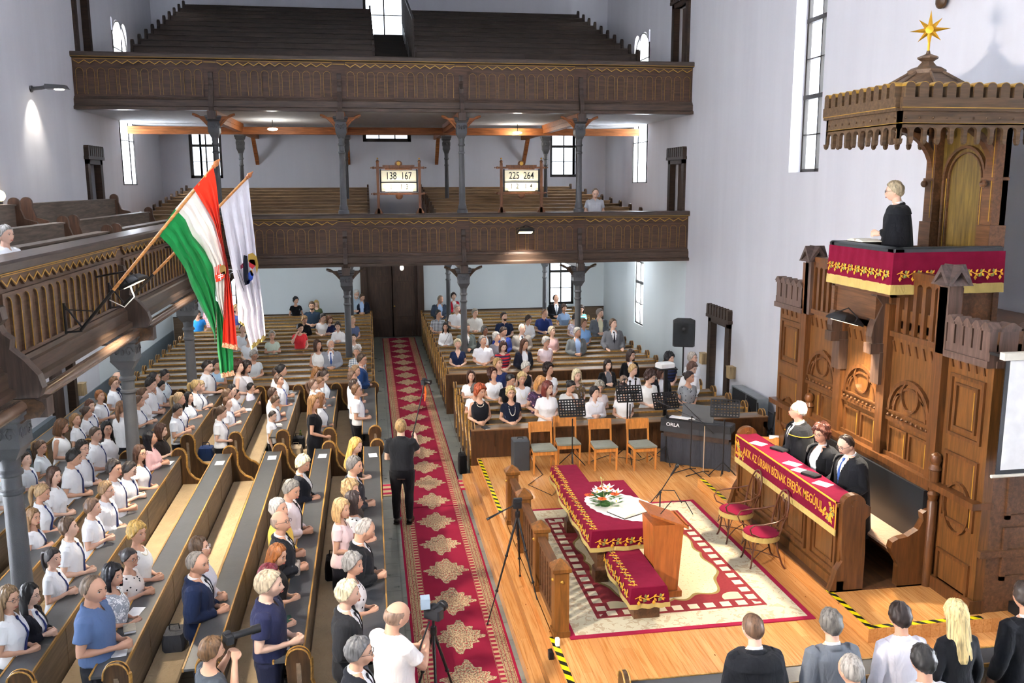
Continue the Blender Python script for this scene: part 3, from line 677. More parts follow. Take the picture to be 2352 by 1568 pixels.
# ---- patterned rug
def rug_mat():
    t = NT('patterned_rug', .95, .05); s = t.sep(t.world()); cx, cy, hw, hl = 3.645, 11.25, 1.505, 2.06
    ax = t.math('ABSOLUTE', t.math('SUBTRACT', s[0], cx)); ay = t.math('ABSOLUTE', t.math('SUBTRACT', s[1], cy))
    dx = t.math('SUBTRACT', hw, ax); dy = t.math('SUBTRACT', hl, ay); d = t.math('MINIMUM', dx, dy)
    n = t.noise(t.world(), 12, 3, .6, .8); n2 = t.noise(t.world(), 30, 2)
    cream = t.mix(t.math('MULTIPLY', t.math('GREATER_THAN', n, .56), .6), 'cfc6a8', 'ab8f6f'); red = t.mix(n2, '7c2c32', '8b393c')
    # oval centre with scrolled corners
    ex = t.math('DIVIDE', ax, .98); ey = t.math('DIVIDE', ay, 1.5); sup = t.math('ADD', t.math('POWER', ex, 3.2), t.math('POWER', ey, 3.2))
    ang = t.math('ARCTAN2', ey, ex); sup = t.math('ADD', sup, t.math('MULTIPLY', t.math('SINE', t.math('MULTIPLY', ang, 12)), .09))
    field = t.mix(t.math('MULTIPLY', t.math('GREATER_THAN', n2, .62), .35), 'd8cba6', 'b5854f')
    c = t.mix(t.math('LESS_THAN', sup, .62), red, field)
    c = t.mix(t.math('MULTIPLY', t.math('LESS_THAN', t.math('ABSOLUTE', t.math('SUBTRACT', sup, .62)), .035), 1), c, '8d7a4c')
    cm = t.math('ADD', t.math('POWER', t.math('DIVIDE', ax, .35), 2), t.math('POWER', t.math('DIVIDE', ay, .62), 2)); c = t.mix(t.math('LESS_THAN', t.math('ABSOLUTE', t.math('SUBTRACT', cm, 1)), .1), c, 'a98b55')
    # heart motifs in the corners
    hx_ = t.math('SUBTRACT', ax, .78); hy = t.math('SUBTRACT', ay, 1.38); hh = t.math('ADD', t.math('POWER', t.math('DIVIDE', hx_, .17), 2), t.math('POWER', t.math('DIVIDE', hy, .15), 2)); c = t.mix(t.math('LESS_THAN', hh, 1), c, 'd2c39d')
    # chequered inner border
    bi = t.math('MULTIPLY', t.math('GREATER_THAN', d, .42), t.math('LESS_THAN', d, .64)); sq = t.math('MULTIPLY', t.math('GREATER_THAN', d, .47), t.math('LESS_THAN', d, .59))
    use = t.math('LESS_THAN', dx, dy); al = t.math('ADD', t.math('MULTIPLY', s[1], use), t.math('MULTIPLY', s[0], t.math('SUBTRACT', 1, use)))
    fr = t.math('LESS_THAN', t.math('FRACT', t.math('MULTIPLY', al, 4.8)), .6); c = t.mix(bi, c, red); c = t.mix(t.math('MULTIPLY', sq, fr), c, 'd6cdb0')
    c = t.mix(t.math('LESS_THAN', d, .42), c, cream); c = t.mix(t.math('LESS_THAN', d, .07), c, '9a2540')
    t.color(c); t.bump(n2, .3, .004); return t.mat
tag(MB().box(2.14, 5.15, 9.19, 13.31, ZP, ZP+.012).build('rug', rug_mat(), smooth=False), 'cream and red patterned rug under the communion table', 'rug')
# ---- baluster railing
r = empty('baluster_railing', (2.05, 11.1, ZP), 0, 'low carved wooden baluster railing between carpet and communion table', 'railing')
PY = [1.75, .68, -.55, -1.75]
for y in PY:
    m = MB(); m.box(-.085, .085, y-.085, y+.085, 0, .86); m.box(-.1, .1, y-.1, y+.1, 0, .07)
    m.loft([[(-a, y-a, z), (a, y-a, z), (a, y+a, z), (-a, y+a, z)] for a, z in ((.085, .78), (.11, .8), (.11, .84), (.09, .86), (.01, .93))])
    p = m.build('newel_post', OAK, r, smooth=False)
    MB().ball((-.088, y, .68), .02, 8, 6).ball((0, y-.088, .68), .02, 8, 6).build('rosette', GOLD, p)
for a, b in zip(PY, PY[1:]):
    m = MB(); m.box(-.05, .05, b+.085, a-.085, .68, .74); m.box(-.035, .035, b+.085, a-.085, .02, .1); n = 7
    for i in range(n+1):
        y = b+.085+(a-b-.17)*i/n; m.box(-.03, .03, max(y-.028, b+.085), min(y+.028, a-.085), .1, .7)
    for i in range(n):
        y0 = b+.085+(a-b-.17)*i/n; y1 = b+.085+(a-b-.17)*(i+1)/n; c = (y0+y1)/2; rr = (y1-y0)/2-.028
        arc = [(c-rr*cos(pi*t/6), .6+rr*sin(pi*t/6)) for t in range(7)]
        for q, q2 in zip(arc, arc[1:]): m.prism([q, q2, (q2[0], .7), (q[0], .7)], 'x', -.03, .03)
    m.build('balustrade_panel', OAKD, r, smooth=False)
# ================================================================ communion table and benches with cloths
def leaf(mb, p, t, n, a, l=.05, w_=.02):
    p, t, n = Vector(p), Vector(t).normalized(), Vector(n).normalized(); b = n.cross(t); d = t*cos(a)+b*sin(a); e = n.cross(d)
    mb.add([p, p+d*l*.5+e*w_, p+d*l, p+d*l*.5-e*w_, p+d*l*.5+n*.006], [(0, 1, 4), (1, 2, 4), (2, 3, 4), (3, 0, 4)])
def vine(p0, p1, n, parent, step=.07, s=1.0, seed=1):
    """embroidered vine: stem, leaves in gold and green thread, grape bunches"""
    R_ = random.Random(seed); p0, p1, n = Vector(p0), Vector(p1), Vector(n).normalized(); t = (p1-p0); L = t.length; t.normalize(); b = n.cross(t)
    m = MB(); k = max(2, int(L/step)); pts = []
    for i in range(k*2+1):
        u = L*i/(2*k); pts.append(p0+t*u+b*(.014*s*sin(i*pi/2*.9))+n*.003)
    m.tube(pts, .004*s, 4)
    for i in range(k):
        p = p0+t*(L*(i+.5)/k)+n*.004; m.mi = 0
        leaf(m, p, t, n, .9, .045*s, .013*s); leaf(m, p, t, n, -.9+R_.random()*.3, .045*s, .013*s)
        if i % 2: m.mi = 1; leaf(m, p, t, n, 1.8, .04*s, .018*s); leaf(m, p, t, n, -2.2, .05*s, .02*s)
        else:
            m.mi = 0; q = p-b*.02*s
            leaf(m, q, t, n, -1.57, .05*s, .018*s)
    return m.build('embroidery', [GOLDTH, GREENTH], parent, smooth=False)
def draped(name, x0, x1, y0, y1, zt, drop, root, under):
    """cloth over a box: top, four hanging sides with soft folds, fringe at the hem"""
    m = MB(); n = 14
    def ring(off, z, wv):
        P = []; cs = [(x0, y0), (x1, y0), (x1, y1), (x0, y1)]; nn = [(0, -1), (1, 0), (0, 1), (-1, 0)]
        for i in range(4):
            a, b = cs[i], cs[(i+1) % 4]
            for k in range(n):
                t = k/n; px = a[0]+(b[0]-a[0])*t; py = a[1]+(b[1]-a[1])*t; o = off+wv*sin(t*17+i*2.1)*min(1, 6*t*(1-t)+.2); nx, ny = nn[i]
                cx_ = (nn[i][0]*(1)+nn[i-1][0]*(1 if k == 0 else 0)); cy_ = (nn[i][1]+nn[i-1][1]*(1 if k == 0 else 0))
                P.append((px+cx_*o, py+cy_*o, z))
        return P
    m.loft([ring(-.012, zt, 0), ring(.0, zt-.006, 0), ring(.008, zt-.03, 0), ring(.02, zt-drop*.5, .008), ring(.028, zt-drop, .014)], caps=False)
    top = ring(-.012, zt, 0); m.add(top, [tuple(range(len(top)))])
    c = m.build('velvet_cloth', VELVET, root)
    f = MB(); r1, r2 = ring(.031, zt-drop+.004, .014), ring(.035, zt-drop-.055, .018); f.loft([r1, r2, [(p[0]*1, p[1], p[2]-.001) for p in ring(.028, zt-drop-.055, .018)], ring(.024, zt-drop+.004, .014)], caps=False)
    f.build('gold_fringe', FRINGE, c)
    for a, b, nn, sd in (((x0-.03, y0+.03, 0), (x0-.03, y1-.03, 0), (-1, 0, .05), 1), ((x0+.03, y0-.03, 0), (x1-.03, y0-.03, 0), (0, -1, .05), 2)):
        z = zt-drop+.075; vine((a[0], a[1], z), (b[0], b[1], z), nn, c, .085, 1.25, sd)
    vine((x0+.05, y1-.04, zt), (x0+.05, y0+.04, zt), (0, 0, 1), c, .085, 1.1, 5)
    return c
def altar_bench(y0, y1, label):
    r = empty('communion_bench', (3.15, (y0+y1)/2, ZP), 0, label, 'bench', 'draped benches of the communion table'); L = (y1-y0)/2
    for y in (-L+.2, L-.35):
        m = MB(); m.loft([[(-a, y-b, z), (a, y-b, z), (a, y+b, z), (-a, y+b, z)] for a, b, z in ((.16, .12, 0), (.16, .12, .16), (.13, .09, .2), (.12, .08, .4))]); m.build('leg', OAKD, r, smooth=False)
    MB().box(-.05, .05, -L+.25, L-.4, .05, .2).build('stretcher', OAKD, r, smooth=False)
    MB().box(-.2, .2, -L+.02, L-.02, .4, .445).build('seat', OAKD, r, smooth=False)
    draped('c', -.215, .215, -L, L, .45, .2, r, None); return r
altar_bench(9.45, 11.0, 'dark bench draped in wine red velvet at the near end of the communion table')
altar_bench(12.55, 14.15, 'dark bench draped in wine red velvet at the far end of the communion table')
r = empty('communion_table', (3.25, 11.5, ZP), 0, 'communion table draped in wine red embroidered velvet with flowers on top', 'table')
for x, y in ((-.38, -.85), (.3, -.85), (-.38, .85), (.3, .85)):
    m = MB(); m.loft([[(x-a, y-a, z), (x+a, y-a, z), (x+a, y+a, z), (x-a, y+a, z)] for a, z in ((.09, 0), (.09, .18), (.06, .22), (.055, .7))]); m.build('leg', OAKD, r, smooth=False)
m = MB(); m.box(-.42, -.38, -.85, .85, .18, .68); [m.box(-.435, -.42, -.8+q*.34, -.8+q*.34+.28, .25, .6) for q in range(5)]; m.build('side_panel', OAKD, r, smooth=False)
MB().box(-.5, .42, -.92, .92, .68, .72).build('tabletop', OAKD, r, smooth=False)
tc = draped('c', -.52, .45, -.95, .95, .73, .22, r, None)
# white lace cloth, bouquet, open bible
LACE = plain('white_lace', 'ecebe8', .9); m = MB(); N = 26
P = [(cos(2*pi*k/52)*(.40+(.018 if k % 2 else 0)), sin(2*pi*k/52)*(.62+(.018 if k % 2 else 0)), 0) for k in range(52)]
m.loft([P, [(x, y, .004) for x, y, z in P]]); o = m.build('lace_cloth', LACE); o.location = (3.36, 11.35, ZP+.733); o.rotation_euler = (0, 0, .5); tag(o, 'white lace mat on the red velvet of the communion table', 'cloth')
r = empty('flower_bouquet', (3.13, 11.42, ZP+.74), 0, 'bouquet of white lilies and orange gerberas on the communion table', 'flowers')
R_ = random.Random(3); LEAFM = plain('leaf_green', '3f6b33', .6); m = MB()
for k in range(70):
    a = R_.random()*6.28; rr = .05+.2*R_.random(); z = .02+.12*R_.random(); leaf(m, (rr*.6*cos(a), rr*.6*sin(a), z), (cos(a), sin(a), .2), (0, 0, 1), 0, .14, .022)
m.ball((0, 0, .02), (.08, .08, .05)); m.build('foliage', LEAFM, r, smooth=False)
for k in range(11):
    a = k*2.4; rr = .04+.02*k; c = Vector((rr*cos(a), rr*sin(a), .24-.013*k)); m = MB()
    if k % 2:
        for q in range(14): b = q*2*pi/14; leaf(m, c, (cos(b), sin(b), .12), (0, 0, 1), 0, .078, .016)
        m.mi = 1; m.ball(c+Vector((0, 0, .008)), (.015, .015, .01)); m.build('gerbera', [plain('gerbera_orange', 'ec5a22', .7), plain('gerbera_heart', '8d3a18')], r, smooth=False)
    else:
        for q in range(6): b = q*2*pi/6; leaf(m, c, (cos(b), sin(b), .5), (0, 0, 1), 0, .11, .03)
        m.mi = 1; m.ball(c+Vector((0, 0, .02)), (.01, .01, .02)); m.build('lily', [plain('lily_white', 'f4f2ea', .7), plain('lily_heart', 'c9b04a')], r, smooth=False)
m = MB(); [leaf(m, (-.02, .06, .2+q*.03), (.3*(-1)**q, .3, .5), (1, 0, 0), 0, .06, .012) for q in range(6)]; m.tube([(0, .04, .1), (-.04, .1, .38)], .004, 5); m.build('flower_spike', plain('spike_green', 'b7c07a'), r, smooth=False)
def open_book(name, loc, rz, s, label, tilt=0):
    r = empty(name, loc, rz, label, 'book', sc=(s, s, s)); r.rotation_euler = (tilt, 0, rz); m = MB()
    for q in (-1, 1):
        prof = [(0, .0), (q*.03, .03), (q*.1, .035), (q*.2, .012), (q*.2, 0)]; m.prism(prof, 'y', -.14, .14)
    m.build('pages', plain('book_pages', 'efe9d8', .8), r); MB().box(-.21, .21, -.15, .15, -.006, .001).build('cover', plain('book_cover', '2d2723', .6), r, smooth=False); return r
open_book('open_bible', (3.38, 11.12, ZP+.745), .5, 1.15, 'large open bible on the white lace of the communion table')
# ---- lectern
r = empty('lectern', (3.56, 10.22, ZP), pi/2, 'reddish wooden lectern with slanted top beside the communion table', 'lectern'); MAH = wood('reddish_veneer', 'a05a2a', 'z', .35, .15)
m = MB(); m.loft([[(-a, -b, z), (a, -b, z), (a, b, z), (-a, b, z)] for a, b, z in ((.19, .15, .08), (.23, .2, .98))]); m.build('body', MAH, r, smooth=False)
MB().box(-.22, .22, -.2, .2, 0, .09).build('base', MAH, r, smooth=False)
m = MB(); m.add([(-.26, -.25, .92), (.26, -.25, .92), (.26, .24, 1.12), (-.26, .24, 1.12), (-.26, -.25, .95), (.26, -.25, .95), (.26, .24, 1.15), (-.26, .24, 1.15)], [(0, 3, 2, 1), (4, 5, 6, 7), (0, 1, 5, 4), (1, 2, 6, 5), (2, 3, 7, 6), (3, 0, 4, 7)]); m.add([(-.26, -.25, .94), (.26, -.25, .94), (.26, -.235, .95), (-.26, -.235, .95), (-.26, -.25, .975), (.26, -.25, .975), (.26, -.235, .975), (-.26, -.235, .975)], [(0, 1, 5, 4), (4, 5, 6, 7), (2, 3, 7, 6)]); m.build('slanted_top', MAH, r, smooth=False)
for q in (-.2, .2):
    MB().tube([(q, .1, 1.12), (q-.05, -.02, 1.3), (q-.1, -.18, 1.3), (q-.16, -.26, 1.15)], .006, 6).build('gooseneck_microphone', BLACKM, r)
# ================================================================ pulpit, its panelled back wall and the clergy bench
XC, CY0, CY1 = 6.84, 8.7, 14.1      # front plane of the panelled wall and its extent
r = empty('pulpit_wall', (XC, 11.4, ZD), 0, 'tall carved oak panelled wall with pointed gables supporting the pulpit', 'panelling')
OAKL = wood('panel_oak', '623f1f', 'z', .28, .25); OAKM = wood('carved_mid_oak', '59371c', 'z', .32, .25)  # plain brown oak of the panels and its mouldings
def bay(y0, y1, zt, nm):
    """one bay seen from -x; local frame of root r"""
    a, b = y0-11.4, y1-11.4; m = MB(); m.box(0, .12, a, b, 0, zt); o = m.build('panel_bay', OAKL, r, smooth=False); return a, b, o
def frame(mb, a, b, z0, z1, w_=.035, d=.03, x=-.0):
    mb.box(x-d, x, a, a+w_, z0, z1); mb.box(x-d, x, b-w_, b, z0, z1); mb.box(x-d, x, a+w_, b-w_, z0, z0+w_); mb.box(x-d, x, a+w_, b-w_, z1-w_, z1)
bays = [(8.7, 9.5, 3.35, 'side'), (9.66, 10.66, 3.35, 'arch'), (10.82, 11.79, 3.35, 'arch'), (11.95, 12.9, 3.35, 'arch'), (13.06, 13.95, 3.35, 'side')]
for y0, y1, zt, nm in bays:
    a, b, o = bay(y0, y1, zt, nm); m = MB(); g = MB()
    if nm == 'arch':
        m.box(-.04, 0, a, b, 1.30, 1.42); c = (a+b)/2; R_ = (b-a)/2-.04
        for q in range(9): m.ball((-.05, a+.08+(b-a-.16)*q/8, 1.93), .02, 8, 6)
        m.box(-.045, 0, a, b, 1.85, 1.9); m.box(-.045, 0, a, b, 1.98, 2.0)
        for k in range(14):
            t0, t1 = pi*k/14, pi*(k+1)/14
            for ro, ri, d in ((R_, R_-.05, .05), (R_-.1, R_-.13, .03)):
                m.prism([(c-q*cos(t), 2.0+q*1.02*sin(t)) for q, t in ((ro, t0), (ro, t1), (ri, t1), (ri, t0))], 'x', -d, 0)
        for k in range(20):
            t0, t1 = 2*pi*k/20, 2*pi*(k+1)/20; m.prism([(c+q*cos(t), 2.25+q*1.1*sin(t)) for q, t in ((.19, t0), (.19, t1), (.165, t1), (.165, t0))], 'x', -.04, 0)
        for s in (-1, 1):
            for k in range(8):
                t0, t1 = pi*k/16, pi*(k+1)/16; m.prism([(c+s*(.22+q*cos(t)*.8), 2.05+q*sin(t)) for q, t in ((.2, t0), (.2, t1), (.175, t1), (.175, t0))], 'x', -.03, 0)
        for s in (0, 1): frame(m, a+.07+s*(b-a-.1)/2, a+s*(b-a-.1)/2+(b-a)/2-.03, .5+.9*0+.0 if False else .45+.98*0, 1.78, .03, .03); g.box(-.034, -.03, a+.1+s*(b-a-.1)/2, a+.112+s*(b-a-.1)/2, .5, 1.74)
        for k in range(6): u = a+.1+(b-a-.2)*k/5; m.prism([(u, 2.78), (u+.03, 2.78), (u+.09, 2.92), (u+.06, 2.92)], 'x', -.02, 0)
    else:
        frame(m, a+.1, b-.1, 2.0, 2.75, .04); frame(m, a+.2, b-.2, 2.1, 2.65, .03); frame(m, a+.1, b-.1, .95, 1.8, .04); frame(m, a+.1, b-.1, .12, .55, .04); g.box(-.034, -.03, a+.14, a+.152, 1.0, 1.76); g.box(-.034, -.03, a+.24, a+.25, 2.15, 2.6)
        c = (a+b)/2
        for k in range(22):
            t0, t1 = 2*pi*k/22, 2*pi*(k+1)/22; m.prism([(c+q*cos(t), 1.15+q*1.35*sin(t)) for q, t in ((.24, t0), (.24, t1), (.215, t1), (.215, t0))], 'x', -.04, 0)
        for k in range(5): u = a+.12+(b-a-.24)*k/4; m.prism([(u, 2.82), (u+.03, 2.82), (u+.08, 2.98), (u+.05, 2.98)], 'x', -.02, 0)
    m.build('mouldings', OAKM, o, smooth=False); g.build('gilded_lines', GOLD, o, smooth=False)
m = MB()
for y in (9.58, 10.74, 11.87, 12.98):
    m.box(-.09, .12, y-11.4-.09, y-11.4+.09, 0, 3.4 if y in (10.74, 11.87) else 3.75); m.box(-.12, .12, y-11.4-.11, y-11.4+.11, 0, .2); m.box(-.12, .12, y-11.4-.11, y-11.4+.11, .7, .76)
m.build('pilasters', OAKM, r, smooth=False)
m = MB(); m.box(-.13, .12, -2.72, 2.57, 1.28, 1.36); m.box(-.06, .12, -2.72, 2.57, 0, .16); m.build('ledge', OAKM, r, smooth=False)
# body towards the wall
m = MB(); m.box(.12, XR-XC-.01, -2.7, -2.6, 0, 3.35); m.box(.12, XR-XC-.01, 2.45, 2.55, 0, 3.35); m.box(0, XR-XC-.01, -2.7, 2.55, 3.1, 3.2)
for z0, z1 in ((.4, 1.0), (1.15, 3.0)): m.box(.3, 1.9, -2.73, -2.7, z0, z0+.05); m.box(.3, 1.9, -2.73, -2.7, z1, z1+.05); m.box(.3, .36, -2.73, -2.7, z0, z1); m.box(1.84, 1.9, -2.73, -2.7, z0, z1)
m.box(-.0, 2.0, -2.75, -2.7, .7, .78); m.build('side_walls', OAKD, r, smooth=False)
def crenel(a, b, z, n, ax, fix, parent, name='crenellated_crest', h=.42, d=.09):
    m = MB(); L = (b-a)/n; lo, hi = sorted((fix-d, fix))
    def B(u0, u1, z0, z1, e=0):
        if ax == 'y': m.box(lo-e, hi+e, u0, u1, z0, z1)
        else: m.box(u0, u1, lo-e, hi+e, z0, z1)
    B(a, b, z-.06, z+.02, .025); B(a, b, z+.02, z+.12)
    for k in range(n):
        u0, u1 = a+L*k+L*.1, a+L*(k+1)-L*.1; B(u0, u1, z+.12, z+h-.06); B(u0-.01, u1+.01, z+h-.07, z+h-.04, .02)
        P = [(u0-.02, z+h-.04), (u1+.02, z+h-.04), ((u0+u1)/2+.02, z+h+.03), ((u0+u1)/2-.02, z+h+.03)]
        m.prism(P, 'x' if ax == 'y' else 'y', lo-.03, hi+.03)
    return m.build(name, wood('crest_wood', '56433a', 'z', .4), parent, smooth=False)
crenel(-2.72, -1.95, 3.0, 5, 'y', 0, r); crenel(1.62, 2.57, 3.0, 5, 'y', 0, r); crenel(0, 2.0, 3.0, 7, 'x', -2.62, r)
for y0, y1 in ((-1.76, -.68), (.5, 1.4)):
    m = MB(); n = 6; m.box(-.07, .07, y0, y1, 3.78, 3.86); m.box(-.06, .06, y0, y1, 2.98, 3.05)
    for k in range(n+1): u = y0+(y1-y0)*k/n; m.box(-.045, .045, u-.035, u+.035, 3.0, 3.8)
    for k in range(n):
        c = y0+(y1-y0)*(k+.5)/n; rr = (y1-y0)/n/2-.03
        for t in range(6):
            q0 = (c-rr*cos(pi*t/6), 3.66+rr*sin(pi*t/6)); q1 = (c-rr*cos(pi*(t+1)/6), 3.66+rr*sin(pi*(t+1)/6)); m.prism([q0, q1, (q1[0], 3.8), (q0[0], 3.8)], 'x', -.045, .045)
    m.build('balustrade', OAKM, r, smooth=False)
for y in (-1.85, 1.5):
    m = MB(); m.box(-.09, .09, y-.09, y+.09, 2.95, 3.85); m.build('gable_post', wood('crest_wood', '56433a', 'z', .4), r, smooth=False)
    g = MB()
    for ax in (0, 1):
        for s in (0,):
            T = [(-.17, 3.78), (0, 4.02), (.17, 3.78), (.12, 3.78), (0, 3.94), (-.12, 3.78)]
            if ax: g.prism([(p[0], p[1]) for p in T], 'y', y-.16, y+.16)
            else: g.prism([(y+p[0], p[1]) for p in T], 'x', -.16, .16)
    g.loft([[(-.15, y-.15, 3.8), (.15, y-.15, 3.8), (.15, y+.15, 3.8), (-.15, y+.15, 3.8)], [(-.02, y-.02, 4.0), (.02, y-.02, 4.0), (.02, y+.02, 4.0), (-.02, y+.02, 4.0)]])
    g.build('gabled_cap', wood('cap_wood', '4c3f3a', 'y', .4), r, smooth=False)
for s, y in ((-1, -.58), (1, .46)):
    m = MB(); prof = [(0, 3.95), (-.3, 3.95), (-.26, 3.8), (-.2, 3.62), (-.22, 3.5), (-.12, 3.38), (-.2, 3.2), (-.24, 3.1), (-.26, 2.95), (-.24, 2.85), (0, 2.8)]
    m.prism(prof, 'y', y-.07, y+.07); m.box(-.27, 0, y-.09, y+.09, 2.72, 2.86); m.box(-.16, 0, y-.12, y+.12, 0.0, .0001) if False else None
    m.box(-.14, .0, y-.1, y+.1, 2.3, 2.74); m.build('console_bracket', wood('bracket_wood', '4a382e', 'z', .35), r, smooth=False)
m = MB(); m.box(0, .1, -.55, .42, 3.0, 3.95); frame(m, -.44, .32, 3.1, 3.85, .05, .03); m.build('centre_panel', OAKM, r, smooth=False)
# lit floodlight fixtures are separate things further down
# ---- the pulpit box
PX0, PX1, PY0, PY1, PZ = 6.58, 8.06, 10.33, 11.83, 4.2
r = empty('pulpit', ((PX0+PX1)/2, (PY0+PY1)/2, PZ-.6), 0, 'oak pulpit with black cushioned rim and wine red embroidered hanging', 'pulpit'); hx_, hy_ = (PX1-PX0)/2, (PY1-PY0)/2
m = MB(); m.box(-hx_, -hx_+.06, -hy_, hy_, .55, 1.1); m.box(-hx_, hx_, -hy_, -hy_+.06, .55, 1.1); m.box(-hx_, hx_, hy_-.06, hy_, .2, 1.1); m.box(-hx_+.05, hx_, -hy_+.45, hy_-.05, .2, .6); m.box(-hx_+.3, hx_, -hy_, hy_, .2, .26)
m.box(.02, hx_, -hy_-.005, -hy_+.06, -.5, 1.0); m.box(.1, .16, -hy_-.03, -hy_, -.5, 1.0); m.box(hx_-.08, hx_, -hy_-.03, -hy_, -.5, 1.0)
m.build('pulpit_box', OAKD, r, smooth=False)
m = MB(); q = .09
for a in ((-hx_-.06, -hx_+.1, -hy_-.06, hy_), (-hx_-.06, hx_, -hy_-.06, -hy_+.1), (-hx_-.06, hx_-.5, hy_-.1, hy_+.06)): m.cbox(*a, 1.10, 1.19, .02)
m.build('cushioned_rim', plain('black_leather', '2c3033', .45, .5, 0, .2), r)
m = MB(); o = .075
def hang(mb, z0, z1, e0, e1, n=60):
    path = [(-hx_-o, hy_+.02)]+[(-hx_-o, hy_+.02-(2*hy_+.1)*k/n) for k in range(1, n+1)]+[(-hx_-o+(2*hx_+.08)*k/n, -hy_-o) for k in range(1, n+1)]
    R1, R2 = [], []
    for i, (x, y) in enumerate(path):
        wv = .006*sin(i*.9)+.004*sin(i*.37); k = 1 if i <= n else 0
        R1.append((x-k*e0, y-(1-k)*e0, z1)); R2.append((x-k*(e1+wv), y-(1-k)*(e1+wv), z0))
    R1b = [(p[0]+.006, p[1]+.006, p[2]) for p in R1]; R2b = [(p[0]+.006, p[1]+.006, p[2]) for p in R2]
    mb.loft([R1, R2, R2b, R1b], caps=False, closed=False)
hang(m, .72, 1.13, .0, .012); c = m.build('velvet_hanging', VELVET, r)
m = MB(); hang(m, .6, .725, .016, .022, 60); m.build('gold_fringe', FRINGE, c)
vine((-hx_-o-.02, hy_, .86), (-hx_-o-.02, -hy_-.04, .86), (-1, 0, .03), c, .085, 1.35, 3); vine((-hx_-o+.05, -hy_-o-.02, .86), (hx_-.02, -hy_-o-.02, .86), (0, -1, .03), c, .085, 1.35, 4)
open_book('open_hymnal', (6.8, 11.45, PZ+.6), pi/2, 1.0, 'open book lying on the pulpit rim before the preacher')
# ---- back board and canopy
r = empty('pulpit_canopy', (7.33, 11.1, PZ), 0, 'carved wooden sounding board with crenellated rim and golden star above the pulpit', 'canopy')
m = MB(); m.box(.70, .78, -.72, .72, .2, 2.2); bb = m.build('back_board', wood('greenish_oak', '6a5526', 'z', .3), r, smooth=False)
m = MB(); g = MB()
for s in (-1, 1):
    m.box(.58, .78, s*.62-.1, s*.62+.1, .3, 2.2); m.box(.55, .78, s*.62-.13, s*.62+.13, .3, .85)
    m.box(.56, .78, s*.62-.12, s*.62+.12, 1.42, 1.46)
    for k in range(9):
        t0, t1 = pi/2*k/9, pi/2*(k+1)/9; R0 = .62
        m.prism([(.58-R0+R0*cos(t0), 1.5+.6*sin(t0)), (.58-R0+R0*cos(t1), 1.5+.6*sin(t1)), (.58-R0+(R0+.09)*cos(t1), 1.5+.66*sin(t1)), (.58-R0+(R0+.09)*cos(t0), 1.5+.66*sin(t0))], 'y', s*.62-.05, s*.62+.05)
    m.ball((.5, s*.62, 1.38), .05); m.ball((-.03, s*.62, 2.02), .045); m.ball((-.03, s*.62, 1.95), .03)
    g.box(.574, .58, s*.62-.06, s*.62-.05, .9, 2.1)
for k in range(14):
    t0, t1 = pi*k/14, pi*(k+1)/14
    for ro, ri, d in ((.44, .40, .05), (.35, .33, .03)): m.prism([(-q*cos(t), 1.45+q*sin(t)) for q, t in ((ro, t0), (ro, t1), (ri, t1), (ri, t0))], 'x', .70-d, .70)
for s in (-1, 1): m.box(.65, .70, s*.42-.02, s*.42+.02, .45, 1.45); m.box(.67, .70, s*.34-.01, s*.34+.01, .5, 1.45); g.box(.664, .67, s*.37-.006, s*.37+.006, .5, 1.45)
m.build('arched_frame', OAKD, bb, smooth=False); g.build('gilded_lines', GOLD, bb, smooth=False)
CW = wood('canopy_wood', '55422f', 'x', .4); x0, x1, y0, y1 = -.85, .87, -.82, .84
m = MB(); m.box(x0, x1, y0, y1, 2.2, 2.24)
for k in range(10): m.box(x0+.1+k*.16, x0+.13+k*.16, y0+.05, y1-.05, 2.17, 2.2)
m.build('ceiling_board', wood('pale_boards', '9a7340', 'y', .4), r, smooth=False)  # boards in a lighter brown than the canopy wood
m = MB(); g = MB()
